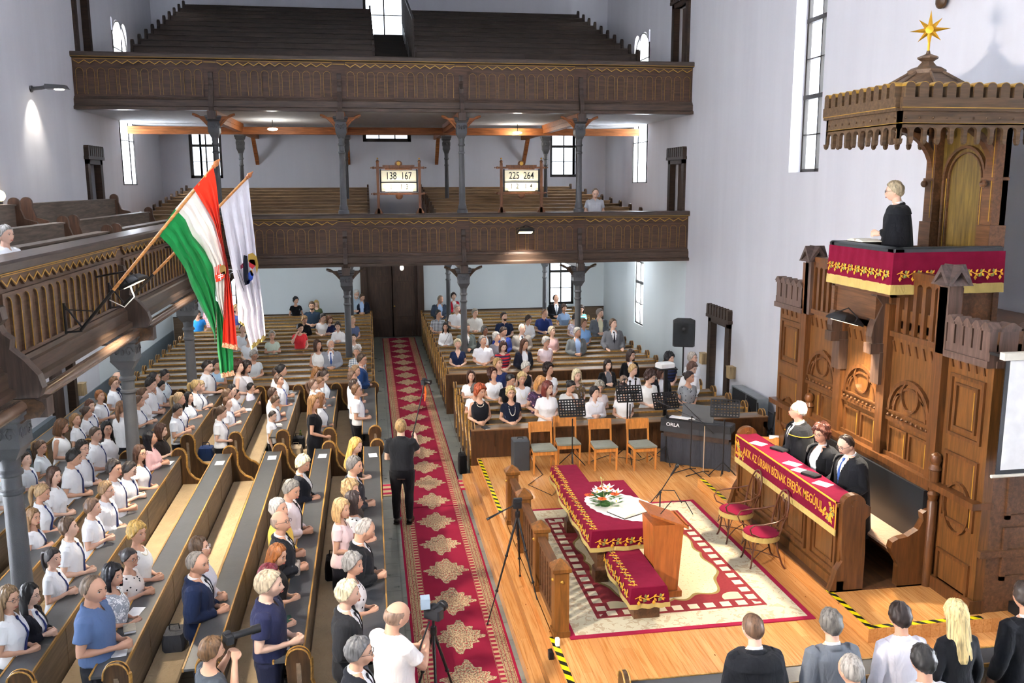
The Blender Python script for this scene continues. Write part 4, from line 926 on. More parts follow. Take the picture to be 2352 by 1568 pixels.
def side(ax, fix, a, b, n, sg):
    L = (b-a)/n; lo, hi = sorted((fix, fix+sg*.05))
    def B(u0, u1, z0, z1, e=0):
        l2, h2 = sorted((fix, fix+sg*(.05+e)))
        if ax == 'y': m.box(l2, h2, u0, u1, z0, z1)
        else: m.box(u0, u1, l2, h2, z0, z1)
    def PR(P, e=0, mb=m):
        l2, h2 = sorted((fix, fix+sg*(.05+e))); mb.prism(P, 'x' if ax == 'y' else 'y', l2, h2)
    B(a, b, 2.10, 2.26, 0); B(a, b, 2.26, 2.30, .05); B(a, b, 2.30, 2.42, .06)
    for k in range(n):
        u0, u1 = a+L*k, a+L*(k+1); c = (u0+u1)/2; w_ = L*.34
        P = [(c-w_, 2.42), (c+w_, 2.42)]+[(c+w_*cos(pi*t/8), 2.55+w_*.8*sin(pi*t/8)) for t in range(9)]; PR(P, .06)
        hp = L*.36; arc = [(c-hp*cos(pi*t/8), 2.02+hp*.8*sin(pi*t/8)) for t in range(9)]
        for q0, q1 in zip(arc, arc[1:]): PR([q0, q1, (q1[0], 2.12), (q0[0], 2.12)])
        B(u0, c-hp, 1.93, 2.12); B(c+hp, u1, 1.93, 2.12)
        PR([(u0-.03, 1.93), (u0+.03, 1.93), (u0+.02, 1.88), (u0, 1.86), (u0-.02, 1.88)])
        G = [(c+(w_+.002)*cos(pi*t/8), 2.55+(w_*.8+.002)*sin(pi*t/8)) for t in range(9)]
        for q0, q1 in zip(G, G[1:]): PR([q0, q1, (q1[0], q1[1]+.005), (q0[0], q0[1]+.005)], .062, g)
        if ax == 'y': m.ball((fix+sg*.055, u0+L/2, 2.18), .016, 6, 5)
        else: m.ball((u0+L/2, fix+sg*.055, 2.18), .016, 6, 5)
    l2, h2 = sorted((fix, fix+sg*.112))
    if ax == 'y': g.box(l2, h2, a, b, 2.295, 2.303); g.box(*sorted((fix, fix+sg*.053)), a, b, 2.115, 2.12)
    else: g.box(a, b, l2, h2, 2.295, 2.303); g.box(a, b, *sorted((fix, fix+sg*.053)), 2.115, 2.12)
side('y', x0, y0-.05, y1+.05, 10, -1); side('x', y0, x0-.05, x1+.05, 10, -1); side('x', y1, x0-.05, x1+.05, 10, 1); side('y', x1, y0, y1, 10, 1)
m.build('carved_valance', CW, r, smooth=False); g.build('gilded_lines', GOLD, r, smooth=False)
m = MB(); n = 8; rg = lambda R_, z: [(R_*cos(2*pi*k/n+pi/8), R_*sin(2*pi*k/n+pi/8), z) for k in range(n)]
m.loft([rg(.92, 2.42), rg(.75, 2.5), rg(.2, 2.82)]); m.loft([rg(.24, 2.8), rg(.24, 2.85), rg(.19, 2.88), rg(.12, 2.9), rg(.07, 2.96), rg(.13, 3.0), rg(.13, 3.02), rg(.03, 3.06), rg(.02, 3.1)])
for k in range(n): a = 2*pi*k/n+pi/8; m.tube([(.92*cos(a), .92*sin(a), 2.43), (.75*cos(a), .75*sin(a), 2.515), (.2*cos(a), .2*sin(a), 2.83)], .018, 6)
m.build('roof', wood('roof_wood', '5f4a38', 'x', .5), r, smooth=False)
m = MB(); Ms = Matrix.Translation((0, 0, 3.36)) @ Matrix.Rotation(radians(48), 4, 'Z')
for k in range(8):
    a = 2*pi*k/8+pi/8*0; L = .25 if k % 2 == 0 else .20; b0, b1 = a-pi/8, a+pi/8; R0 = .075
    c0 = (0, R0*cos(b0), R0*sin(b0)); c1 = (0, R0*cos(b1), R0*sin(b1)); t = (0, L*cos(a), L*sin(a))
    m.add([c0, t, c1, (.03, 0, 0), (-.03, 0, 0)], [(0, 1, 3), (1, 2, 3), (1, 0, 4), (2, 1, 4), ], Ms)
m.lathe([(.0, -.045), (.05, -.04), (.055, 0), (.05, .04), (0, .045)], (0, 0, 0), 16, Ms, ax='x'); m.tube([(0, 0, 3.08), (0, 0, 3.2)], .015, 8)
m.build('golden_star', plain('bright_gilding', 'd6a02c', .3, .5, .7), r, smooth=False)
# ---- clergy bench with text cloth
r = empty('clergy_bench', (5.75, 11.08, ZD), 0, 'carved oak clergy bench with panelled front before the pulpit wall', 'bench'); L = 1.55
m = MB(); m.box(-.15, -.10, -L, L, .05, 1.1); m.box(-.2, .12, -L, L, 1.08, 1.13); m.box(-.19, -.1, -L-.05, L+.05, 0, .14); m.build('front_board', OAKL, r, smooth=False)
m = MB(); n = 4
for k in range(n): a = -L+2*L*k/n; frame(m, a+.06, a+2*L/n-.06, .2, 1.0, .04, .03, -.15); frame(m, a+.16, a+2*L/n-.16, .3, .9, .02, .015, -.15)
m.build('front_mouldings', OAKM, r, smooth=False)
for s in (-1, 1):
    m = MB(); P = [(-.28, 0), (-.24, .12), (-.2, .28), (-.13, .40), (-.15, .55), (-.16, .8), (-.17, 1.08)]+[(-.02-.15*cos(pi*t/10), 1.12+.13*sin(pi*t/10)) for t in range(11)]+[(.2, 1.08), (.2, .98), (.14, .92), (.16, .5), (.16, 0)]
    m.prism(P, 'y', s*(L+.0)-.05, s*(L+.0)+.05); m.lathe([(.045, -.07), (.045, .07)], (-.02, s*L, 1.14), 12, ax='y'); m.build('bench_end', OAKM, r, smooth=False)
    m = MB(); P = [(.62, 0), (.62, .3), (.55, .42), (.5, .52), (.52, .6), (.6, .64), (.72, .66), (.86, .74), (.92, .86), (.9, .95), (.98, 1.0), (1.04, .95), (1.04, 0)]
    m.prism(P, 'y', s*(L+.0)-.05, s*(L+.0)+.05); m.build('seat_end', OAKM, r, smooth=False)
m = MB(); m.box(.55, 1.0, -L, L, .42, .47); m.box(-.28, 1.04, -L-.05, L+.05, -.0, .02); m.build('seat', OAKD, r, smooth=False)
MB().cbox(.53, .98, -L+.05, L-.05, .47, .51, .012).build('seat_cushion', cloth('caa78c'), r)
m = MB(); m.box(.94, 1.02, -L+.02, L-.02, .5, 1.22); m.build('black_back_pad', plain('black_vinyl', '1e2226', .35, .5), r)
m = MB()
for s in (-1, 1): m.lathe([(.06, 0), (.06, 1.1), (.045, 1.12), (.07, 1.2), (.045, 1.24), (.06, 1.3), (.06, 1.5), (.08, 1.52), (.05, 1.58), (.075, 1.64), (.06, 1.7), (.02, 1.73)], (1.02, s*(L+.05), 0), 12)
m.box(.98, 1.08, -L, L, 1.22, 1.3); m.build('back_posts', OAKM, r)
c = MB(); c.box(-.205, -.198, -L+.03, L-.02, .78, 1.14); c.box(-.205, .12, -L+.03, L-.02, 1.133, 1.14); cl = c.build('velvet_hanging', VELVET, r, smooth=False)
m = MB(); m.box(-.212, -.2, -L+.03, L-.02, .70, .785); m.build('gold_fringe', FRINGE, cl, smooth=False)
m = MB(); m.box(-.214, -.206, -L+.03, -L+.045, .78, 1.14); m.box(-.214, -.206, L-.035, L-.02, .78, 1.14); m.box(-.214, -.206, -L+.03, L-.02, 1.12, 1.14); m.build('gold_braid', GOLDTH, cl, smooth=False)
for s in (-1, 1): vine((-.206, s*(L-.1), 1.08), (-.206, s*(L-.17), .84), (-1, 0, 0), cl, .07, 1.7, 8); vine((-.206, s*(L-.12), .86), (-.206, s*(L-.34), .9), (-1, 0, 0), cl, .07, 1.5, 9)
def text_mesh(txt, size, mat, name, parent, M, ext=.002, sx=1.0):
    cu = bpy.data.curves.new('t', 'FONT'); cu.body = txt; cu.size = size; cu.extrude = ext; cu.align_x = 'CENTER'; cu.align_y = 'CENTER'; cu.offset = .0015
    o = bpy.data.objects.new('t', cu); COL.objects.link(o); dg = bpy.context.evaluated_depsgraph_get(); me = bpy.data.meshes.new_from_object(o.evaluated_get(dg)); bpy.data.objects.remove(o)
    me.materials.clear(); me.materials.append(mat); q = link(name, me, parent); q.matrix_local = M @ Matrix.Diagonal((sx, 1, 1, 1)); return q
MT = Matrix(((0, 0, -1, -.208), (-1, 0, 0, 0), (0, 1, 0, .955), (0, 0, 0, 1)))
text_mesh('AKIK AZ \u00daRBAN B\u00cdZNAK EREJ\u00d6K MEG\u00daJUL', .17, GOLDTH, 'embroidered_text', cl, MT @ Matrix.Translation((-.02, 0, 0)), .001, .74)
text_mesh('\u00c9zsai\u00e1s', .055, GOLDTH, 'embroidered_text', cl, MT @ Matrix.Translation((1.17, -.06, 0)), .001)
# ================================================================ people
def sm_(a, b, x): t = max(0., min(1., (x-a)/(b-a))); return t*t*(3-2*t)
def headpt(ph, th, sex='M', add=0.0):
    hd, hw, hh = .098, .077, .118
    d = (cos(th)*cos(ph), cos(th)*sin(ph), sin(th))
    x, y, z = d[0]*hd, d[1]*hw, d[2]*hh
    if z < 0:
        t = sm_(0, 1, -z/hh); y *= 1-.30*t*(1 if x > 0 else .6)
        if x < 0: x *= 1-.38*t
        else: x *= 1+.10*t*(abs(y) < .05)
    if z > .02: y *= 1+.04*sm_(.02, .08, z)*(x < 0)
    if x > 0:
        x = min(x, .088+.10*(x-.088)) if x > .088 else x
        g = lambda a, s: math.exp(-(a/s)**2)
        x += .023*g(y, .012)*g(z+.034, .019)+.010*g(y, .010)*g(z+.004, .026)
        x -= .008*(g(y-.032, .014)+g(y+.032, .014))*g(z-.004, .013)
        x += .004*g(z-.028, .010)*g(y, .05)+.006*g(y, .024)*g(z+.068, .010)+.010*g(y, .022)*g(z+.104, .014)
        x += .003*(g(y-.045, .02)+g(y+.045, .02))*g(z+.03, .02)
    k = 1+add/.1
    return (x*k+0, y*k, z*k)
def head_shape(mb, M):
    nl, nt = 44, 30; rings = []
    for j in range(1, nt):
        th = -pi/2+pi*j/nt; rings.append([headpt(2*pi*k/nl, th) for k in range(nl)])
    b = headpt(0, -pi/2+.001); t = headpt(0, pi/2-.001); vs_ = [b]+[p for r in rings for p in r]+[t]; fs = []
    for k in range(nl): fs.append((0, 1+(k+1) % nl, 1+k))
    for j in range(nt-2):
        for k in range(nl): fs.append((1+j*nl+k, 1+j*nl+(k+1) % nl, 1+(j+1)*nl+(k+1) % nl, 1+(j+1)*nl+k))
    for k in range(nl): fs.append((1+(nt-2)*nl+k, 1+(nt-2)*nl+(k+1) % nl, len(vs_)-1))
    mb.add(vs_, fs, M)
    for s in (-1, 1):
        mb.ball((-.006, s*.076, -.012), (.018, .009, .03), 10, 8, M); mb.ball((-.004, s*.074, -.035), (.01, .008, .012), 8, 6, M)
TZ = {'M': [(.78, .155, .105, 0), (.86, .172, .118, 0), (.95, .168, .118, .005), (1.05, .155, .112, .008), (1.15, .165, .115, .008), (1.27, .182, .122, .005), (1.36, .185, .108, -.005), (1.41, .150, .085, -.012), (1.445, .095, .066, -.015), (1.475, .062, .058, -.012)],
      'W': [(.78, .165, .115, 0), (.88, .178, .125, -.005), (.95, .168, .115, 0), (1.05, .134, .100, .005), (1.13, .138, .108, .01), (1.24, .158, .130, .018), (1.31, .160, .118, .008), (1.375, .155, .09, -.008), (1.41, .122, .072, -.014), (1.44, .075, .058, -.015), (1.475, .052, .050, -.012)]}
def tprof(z, sex):
    T = TZ[sex]
    if z <= T[0][0]: return T[0][1:]
    for a, b in zip(T, T[1:]):
        if z <= b[0]:
            t = (z-a[0])/(b[0]-a[0]); t2 = t*t*(3-2*t)*.5+t*.5; return tuple(a[i]+(b[i]-a[i])*t2 for i in (1, 2, 3))
    return T[-1][1:]
def tring(z, sex, o, n=28, bx=1.0, by=1.0):
    w_, d, c = tprof(z, sex); w_ = w_*by+o; d = d*bx+o; P = []
    for k in range(n):
        a = 2*pi*k/n; ca, sa = cos(a), sin(a); e = 2/2.35
        P.append((c+d*math.copysign(abs(ca)**e, ca), w_*math.copysign(abs(sa)**e, sa), z))
    return P
def tfront(y, z, sex, o):
    w_, d, c = tprof(z, sex); w_ += o; d += o; q = min(.98, abs(y)/w_); return c+d*(1-q**2.35)**(1/2.35)
SH = {'M': .178, 'W': .150}
def arms(sex, pose):
    """elbow, wrist, hand kind for each side (s=+1 left)"""
    s0 = SH[sex]; out = {}
    for s in (1, -1):
        S = Vector((-.012, s*(s0-.012), 1.385)); 
        if pose == 'clasp': E, W, k = Vector((-.045, s*(s0+.055), 1.11)), Vector((.165, s*.070, 1.055)), 'clasp'
        elif pose == 'high': E, W, k = Vector((-.02, s*(s0+.06), 1.12)), Vector((.175, s*.070, 1.175)), 'clasp'
        elif pose == 'low': E, W, k = Vector((-.03, s*(s0+.05), 1.09)), Vector((.215, s*.068, .97)), 'clasp'
        elif pose == 'rail': E, W, k = Vector((-.03, s*(s0+.085), 1.10)), Vector((.21, s*.21, .99)), 'flat'
        elif pose == 'side': E, W, k = Vector((-.05, s*(s0+.06), 1.10)), Vector((.02, s*(s0+.075), .85)), 'relax'
        elif pose == 'neck': E, W, k = (Vector((.12, s*(s0+.07), 1.2)), Vector((.06, s*.10, 1.44)), 'fist') if s < 0 else (Vector((-.02, s*(s0+.06), 1.10)), Vector((.2, s*.12, 1.0)), 'flat')
        elif pose == 'face': E, W, k = (Vector((.13, s*(s0+.02), 1.16)), Vector((.155, s*.045, 1.42)), 'fist') if s > 0 else (Vector((-.02, s*(s0+.06), 1.10)), Vector((.23, s*.02, 1.03)), 'relax')
        elif pose == 'pole': E, W, k = (Vector((.13, s*(s0+.05), 1.17)), Vector((.30, s*.17, 1.36)), 'fist') if s < 0 else (Vector((.02, s*(s0+.06), 1.10)), Vector((.24, -.04, 1.05)), 'fist')
        elif pose == 'cam': E, W, k = (Vector((.12, s*(s0+.03), 1.16)), Vector((.30, s*.07, 1.28)), 'fist') if s < 0 else (Vector((.12, s*(s0+.03), 1.14)), Vector((.31, s*.05, 1.17)), 'fist')
        elif pose == 'photo': E, W, k = Vector((.12, s*(s0+.05), 1.22)), Vector((.20, s*.075, 1.50)), 'fist'
        out[s] = (S, E, W, k)
    return out
def hand(mb, s, W, E, kind):
    f = .0088
    if kind == 'clasp':
        z = W.z; mb.tube([W, (W.x+.03, s*.052, z), (W.x+.075, s*.030, z-.002), (W.x+.098, s*.018, z-.004)], [.026, .036, .036, .024], 12, sq=.72)
        for k in range(4):
            zk = z+.026-k*.0185+s*.0045; x = W.x
            mb.tube([(x+.085, s*.022, zk), (x+.112, s*.004, zk-.002), (x+.108, -s*.022, zk-.006), (x+.088, -s*.040, zk-.010)], [f*1.1, f*1.05, f, f*.85], 7)
        mb.tube([(W.x+.035, s*.040, z+.028), (W.x+.070, s*.022, z+.046+s*.004), (W.x+.10, -s*.006, z+.044+s*.004)], [.012, .0105, .0085], 7)
        return
    d = (W-E).normalized()
    if kind == 'flat': d = Vector((.92, -s*.28, -.12)).normalized(); nrm = Vector((0, 0, -1))
    elif kind == 'fist': nrm = Vector((.25, -s*.9, 0)).normalized() if abs(d.z) < .9 else Vector((1, 0, 0))
    else: nrm = Vector((0, -s, 0))
    nrm = (nrm-d*nrm.dot(d)).normalized(); b = nrm.cross(d)*(1 if s > 0 else -1)     # b points to the thumb side
    if kind == 'flat': b = Vector((.28, -s*.95, 0)).normalized(); b = (b-d*b.dot(d)).normalized()
    if kind in ('fist',): b = Vector((0, 0, 1)) if abs(d.z) < .6 else Vector((1, 0, 0)); b = (b-d*b.dot(d)).normalized(); nrm = Vector((0, -s, 0)); nrm = (nrm-d*nrm.dot(d)-b*nrm.dot(b)).normalized()
    def blk(p, wb, wn): return [p+b*(wb*cos(2*pi*k/10))+nrm*(wn*sin(2*pi*k/10)) for k in range(10)]
    mb.loft([blk(W, .026, .021), blk(W+d*.03, .034, .019), blk(W+d*.065, .040, .017), blk(W+d*.088, .037, .013)])
    curl = {'flat': .22, 'relax': .5, 'fist': 1.35}[kind]
    for k in range(4):
        o = b*(.030-.0195*k); p = W+d*.082+o; L = (.038, .042, .040, .031)[k]; a = curl*.35; pts = [p]
        for q, l in enumerate((L, L*.7, L*.55)):
            a += curl*(.35 if q == 0 else 1) if q else curl*.5; dd = d*cos(min(a, 3.0))+nrm*sin(min(a, 3.0)); p = p+dd*l; pts.append(p)
        mb.tube(pts, [f*1.1, f*1.05, f, f*.8], 7)
    p = W+d*.022+b*.03; mb.tube([p, p+d*.03+b*.022, p+d*.055+b*.022+nrm*.018, p+d*.072+b*.012+nrm*.032], [.013, .011, .0095, .008], 7)
LEGS = {'stand': [(0, .10, .92), (.008, .10, .48), (-.02, .105, .08)]}
def legs(mb, o=0., foot=True, sex='M', spread=0.):
    for s in (-1, 1):
        h = Vector((0, s*.092, .90)); k = Vector((.01, s*(.10+spread*.5), .49)); a = Vector((-.015, s*(.10+spread), .085)); r = [.096, .088, .066, .056, .058, .045, .038]
        pts = [h, h.lerp(k, .35), h.lerp(k, .8), k, k.lerp(a, .3)+Vector((-.008, 0, 0)), k.lerp(a, .7), a]
        mb.tube(pts, [q+o for q in r], 12)
        if foot: mb.tube([a+Vector((-.03, 0, -.05)), a+Vector((.03, 0, -.045)), a+Vector((.12, s*.01, -.06)), a+Vector((.18, s*.012, -.066))], [.03, .036, .034, .02], 10, sq=1.1)
def remesh(mb, vox, smooth_it=2, trim=None, name='m'):
    me = mb.mesh(name, (), smooth=False); o = bpy.data.objects.new('tmp', me); COL.objects.link(o)
    md = o.modifiers.new('r', 'REMESH'); md.mode = 'VOXEL'; md.voxel_size = vox; md.use_smooth_shade = True
    if smooth_it: sm = o.modifiers.new('s', 'SMOOTH'); sm.factor = .5; sm.iterations = smooth_it
    dg = bpy.context.evaluated_depsgraph_get(); e = o.evaluated_get(dg); out = bpy.data.meshes.new_from_object(e)
    bpy.data.objects.remove(o); bpy.data.meshes.remove(me)
    if trim:
        bm = bmesh.new(); bm.from_mesh(out); dl = [f for f in bm.faces if trim(*f.calc_center_median())]
        bmesh.ops.delete(bm, geom=dl, context='FACES'); bm.to_mesh(out); bm.free()
    out.name = name; out.polygons.foreach_set('use_smooth', [True]*len(out.polygons)); out.materials.clear(); out.materials.append(None); return out
HP = Vector((.0, 0, 1.505))
def headM(yaw, pit):
    # head centre above the neck pivot, turned and tilted
    return Matrix.Translation(HP) @ Matrix.Rotation(radians(yaw), 4, 'Z') @ Matrix.Rotation(radians(pit), 4, 'Y') @ Matrix.Translation(Vector((.022, 0, .134))) @ Matrix.Scale(1.09, 4)
_PB = {}
def body_mesh(sex, lod, pose, yaw, pit, bare=False):
    k = (sex, lod, pose, yaw, pit, bare)
    if k in _PB: return _PB[k]
    mb = MB(); M = headM(yaw, pit); head_shape(mb, M)
    zs = [.78, .84, .9, .96, 1.02, 1.08, 1.14, 1.2, 1.26, 1.31, 1.35, 1.38, 1.41, 1.43, 1.445, 1.46, 1.475]
    mb.loft([tring(z, sex, 0) for z in zs])
    r = .056 if sex == 'M' else .047
    mb.tube([(-.02, 0, 1.42), (-.012, 0, 1.47), (.0, 0, 1.53), (.012, 0, 1.60)], [r*1.25, r*1.04, r, r*.95], 16)
    kk = 1 if sex == 'M' else .86
    for s, (S, E, W, hk) in arms(sex, pose).items():
        mb.tube([S+Vector((0, -s*.03, .01)), S, S.lerp(E, .35), S.lerp(E, .8), E, E.lerp(W, .25), E.lerp(W, .7), W], [.05*kk, .056*kk, .05*kk, .041*kk, .040*kk, .042*kk, .032*kk, .025*kk], 12)
        hand(mb, s, W, E, hk)
    legs(mb, 0, True, sex)
    vox = {'near': .0072, 'mid': .0105, 'far': .0135}[lod]
    me = remesh(mb, vox, 1, None, 'body'); _PB[k] = me; return me
def top_mesh(sex, lod, pose, typ):
    k = ('top', sex, lod, pose, typ)
    if k in _PB: return _PB[k]
    mb = MB(); jk = typ in ('suit', 'blz', 'car'); o = .022 if jk else (.013 if typ != 'robe' else .03)
    z0 = .80 if jk else (.86 if typ in ('tee', 'vee', 'sl', 'dress') else .93); zt = 1.455 if typ in ('sh', 'ls', 'polo') or jk else 1.44
    if typ == 'dress': z0 = .50
    z = z0; zs = []
    while z < zt-.012: zs.append(z); z += .045 if z < 1.3 else .02
    zs.append(zt)
    rings = []
    for q in zs:
        oo = o+(.012*sm_(1.15, z0, q) if typ not in ('sh', 'polo', 'ls') else .006)
        if q > 1.435 : oo = min(oo, .012)
        R = tring(max(q, .78), sex, oo+(.02*(.78-q)/.3 if q < .78 else 0)); rings.append([(p[0], p[1], q) for p in R])
    mb.loft(rings)
    kk = 1 if sex == 'M' else .86
    for s, (S, E, W, hk) in arms(sex, pose).items():
        a = [S+Vector((0, -s*.03, .012)), S+Vector((0, 0, .004)), S.lerp(E, .35), S.lerp(E, .8)]; rr = [.05*kk+o, .057*kk+o*1.1, .053*kk+o*1.15, .048*kk+o*1.2]
        if typ == 'sl': continue
        if typ in ('sh', 'tee', 'vee', 'polo', 'dress'):
            q = .62 if typ in ('sh', 'polo') else .48; a = a[:3]+[S.lerp(E, q)]; rr[3] = .054*kk+o*1.5; rr[2] = .053*kk+o*1.2
        else: a += [E, E.lerp(W, .25), E.lerp(W, .7), E.lerp(W, .93)]; rr += [.043*kk+o, .046*kk+o*1.1, .036*kk+o*1.1, .031*kk+o]
        mb.tube(a, rr, 14)
    if typ in ('sh', 'ls', 'polo') or typ in ('suit', 'blz'):
        R0 = .066 if sex == 'M' else .058
        def cr(r, z, t): return [(-.014+r*cos(2*pi*i/20)*1.04, r*sin(2*pi*i/20), z-t*.022*cos(2*pi*i/20)) for i in range(20)]
        if not jk: mb.loft([cr(R0+.012, 1.435, 1), cr(R0+.016, 1.445, 1), cr(R0+.004, 1.482, 1), cr(R0-.012, 1.482, 1), cr(R0-.012, 1.435, 1)])
        else: mb.loft([cr(R0+.03, 1.425, 1.4), cr(R0+.028, 1.445, 1.4), cr(R0+.012, 1.468, 1.4), cr(R0-.004, 1.462, 1.4), cr(R0-.004, 1.425, 1.4)])
    if typ in ('tee', 'sl', 'dress'): trim = lambda x, y, z: x > -.03 and (y/.082)**2+((z-1.485)/.088)**2 < 1
    elif typ == 'vee': trim = lambda x, y, z: x > -.02 and abs(y) < (z-1.27)*.42
    elif typ in ('sh', 'ls', 'polo'): trim = lambda x, y, z: x > .02 and z > 1.41 and abs(y) < (z-1.40)*.38
    elif typ == 'suit': trim = lambda x, y, z: x > .0 and abs(y) < min((z-1.10)*.25, .078)
    elif typ in ('blz', 'car'): trim = lambda x, y, z: x > .0 and abs(y) < min(.045+(z-1.0)*.09, .085) and z > .8
    else: trim = None
    me = remesh(mb, {'near': .010, 'mid': .0125, 'far': .016}[lod], 2, trim, 'garment'); _PB[k] = me; return me
def patch(sex, y0f, y1f, z0, z1, o, name, nz=14, ny=6, th=.004):
    mb = MB(); r = []
    for i in range(nz+1):
        z = z0+(z1-z0)*i/nz; a, b = y0f(z), y1f(z); fr = [(tfront(a+(b-a)*k/ny, z, sex, o), a+(b-a)*k/ny, z) for k in range(ny+1)]
        bk = [(p[0]-th, p[1], p[2]) for p in reversed(fr)]; r.append(fr+bk)
    mb.loft(r); me = mb.mesh(name, (), True); me.materials.append(None); return me
def shirt_front(sex, jk):
    k = ('bib', sex)
    if k not in _PB:
        mb = MB(); me = None; r = []
        for i in range(17):
            z = .98+(1.452-.98)*i/16; w_ = .085 if z < 1.34 else .085-.42*(z-1.34); fr = [(tfront(-w_+2*w_*j/8, z, sex, .012 if z < 1.40 else .008), -w_+2*w_*j/8, z) for j in range(9)]
            r.append(fr+[(p[0]-.006, p[1], p[2]) for p in reversed(fr)])
        mb.loft(r); R0 = .058 if sex == 'M' else .050
        def cr(r_, z): return [(-.012+r_*cos(2*pi*i/20)*1.04, r_*sin(2*pi*i/20), z-.02*cos(2*pi*i/20)) for i in range(20)]
        mb.loft([cr(R0+.008, 1.435), cr(R0+.010, 1.45), cr(R0+.003, 1.492), cr(R0-.006, 1.492), cr(R0-.006, 1.435)])
        for s in (-1, 1): mb.add([(.055, s*.006, 1.448), (.052, s*.035, 1.455), (.072, s*.040, 1.418), (.078, s*.016, 1.405), (.05, s*.02, 1.435)], [(0, 1, 2, 3), (0, 4, 1), (1, 4, 2), (2, 4, 3), (3, 4, 0)])
        me = mb.mesh('shirt', (), True); me.materials.append(None); _PB[k] = me
    return _PB[k]
def tie_mesh(sex, o, z0, w_=.037):
    k = ('tie', sex, round(o, 3), z0, w_)
    if k not in _PB:
        f = lambda z: (.010+(w_-.010)*sm_(1.40, z0+.06, z)) if z > z0+.05 else (z-z0)*w_/.05+.002
        mb = MB(); r = []; n = 18
        for i in range(n+1):
            z = z0+(1.405-z0)*i/n; q = f(z); x = [tfront(y, z, sex, o+.003) for y in (-q, 0, q)]
            r.append([(x[0], -q, z), (x[1]+.003, 0, z), (x[2], q, z), (x[2]-.004, q, z), (x[0]-.004, -q, z)])
        mb.loft(r); x = tfront(0, 1.41, sex, o+.004); mb.loft([[(x-.012+a, -b, z), (x+a, -b*.8, z), (x+a, b*.8, z), (x-.012+a, b, z)] for a, b, z in ((0, .012, 1.385), (.004, .017, 1.40), (-.004, .022, 1.43), (-.01, .018, 1.437))])
        me = mb.mesh('tie', (), True); me.materials.append(None); _PB[k] = me
    return _PB[k]
def bottom_mesh(sex, lod, typ):
    k = ('bot', sex, lod, typ)
    if k in _PB: return _PB[k]
    mb = MB()
    if typ == 'skirt':
        mb.loft([[(p[0]*q, p[1]*q, z) for p in tring(max(.78, z), sex, o)] for z, o, q in ((.50, .02, 1), (.6, .02, 1), (.75, .018, 1), (.88, .012, 1), (.97, .008, 1), (1.0, .006, 1))]); me = mb.mesh('skirt', (), True); me.materials.append(None)
    else:
        mb.loft([tring(z, sex, .008) for z in (.79, .85, .9, .95, .99)]); legs(mb, .013, False, sex); me = remesh(mb, .014 if lod != 'near' else .011, 2, None, 'trousers')
    _PB[k] = me; return me
HAIRSPEC = {  # threshold elevation (deg) by azimuth: front, temple, side, back ; thickness ; noise
 'sm': (38, 20, -12, -42, .014, .004), 'bz': (39, 22, -8, -40, .007, .001), 'bd': (200, 200, -28, -32, .006, .001), 'bg': (66, 50, -12, -34, .009, .003),
 'sw': (34, 8, -14, -44, .024, .006), 'cu': (34, 6, -24, -48, .034, .011), 'bob': (36, -6, -40, -62, .022, .004), 'lg': (40, 2, -44, -70, .017, .004),
 'bn': (37, 14, -9, -46, .012, .002), 'pt': (37, 14, -9, -46, .013, .002)}
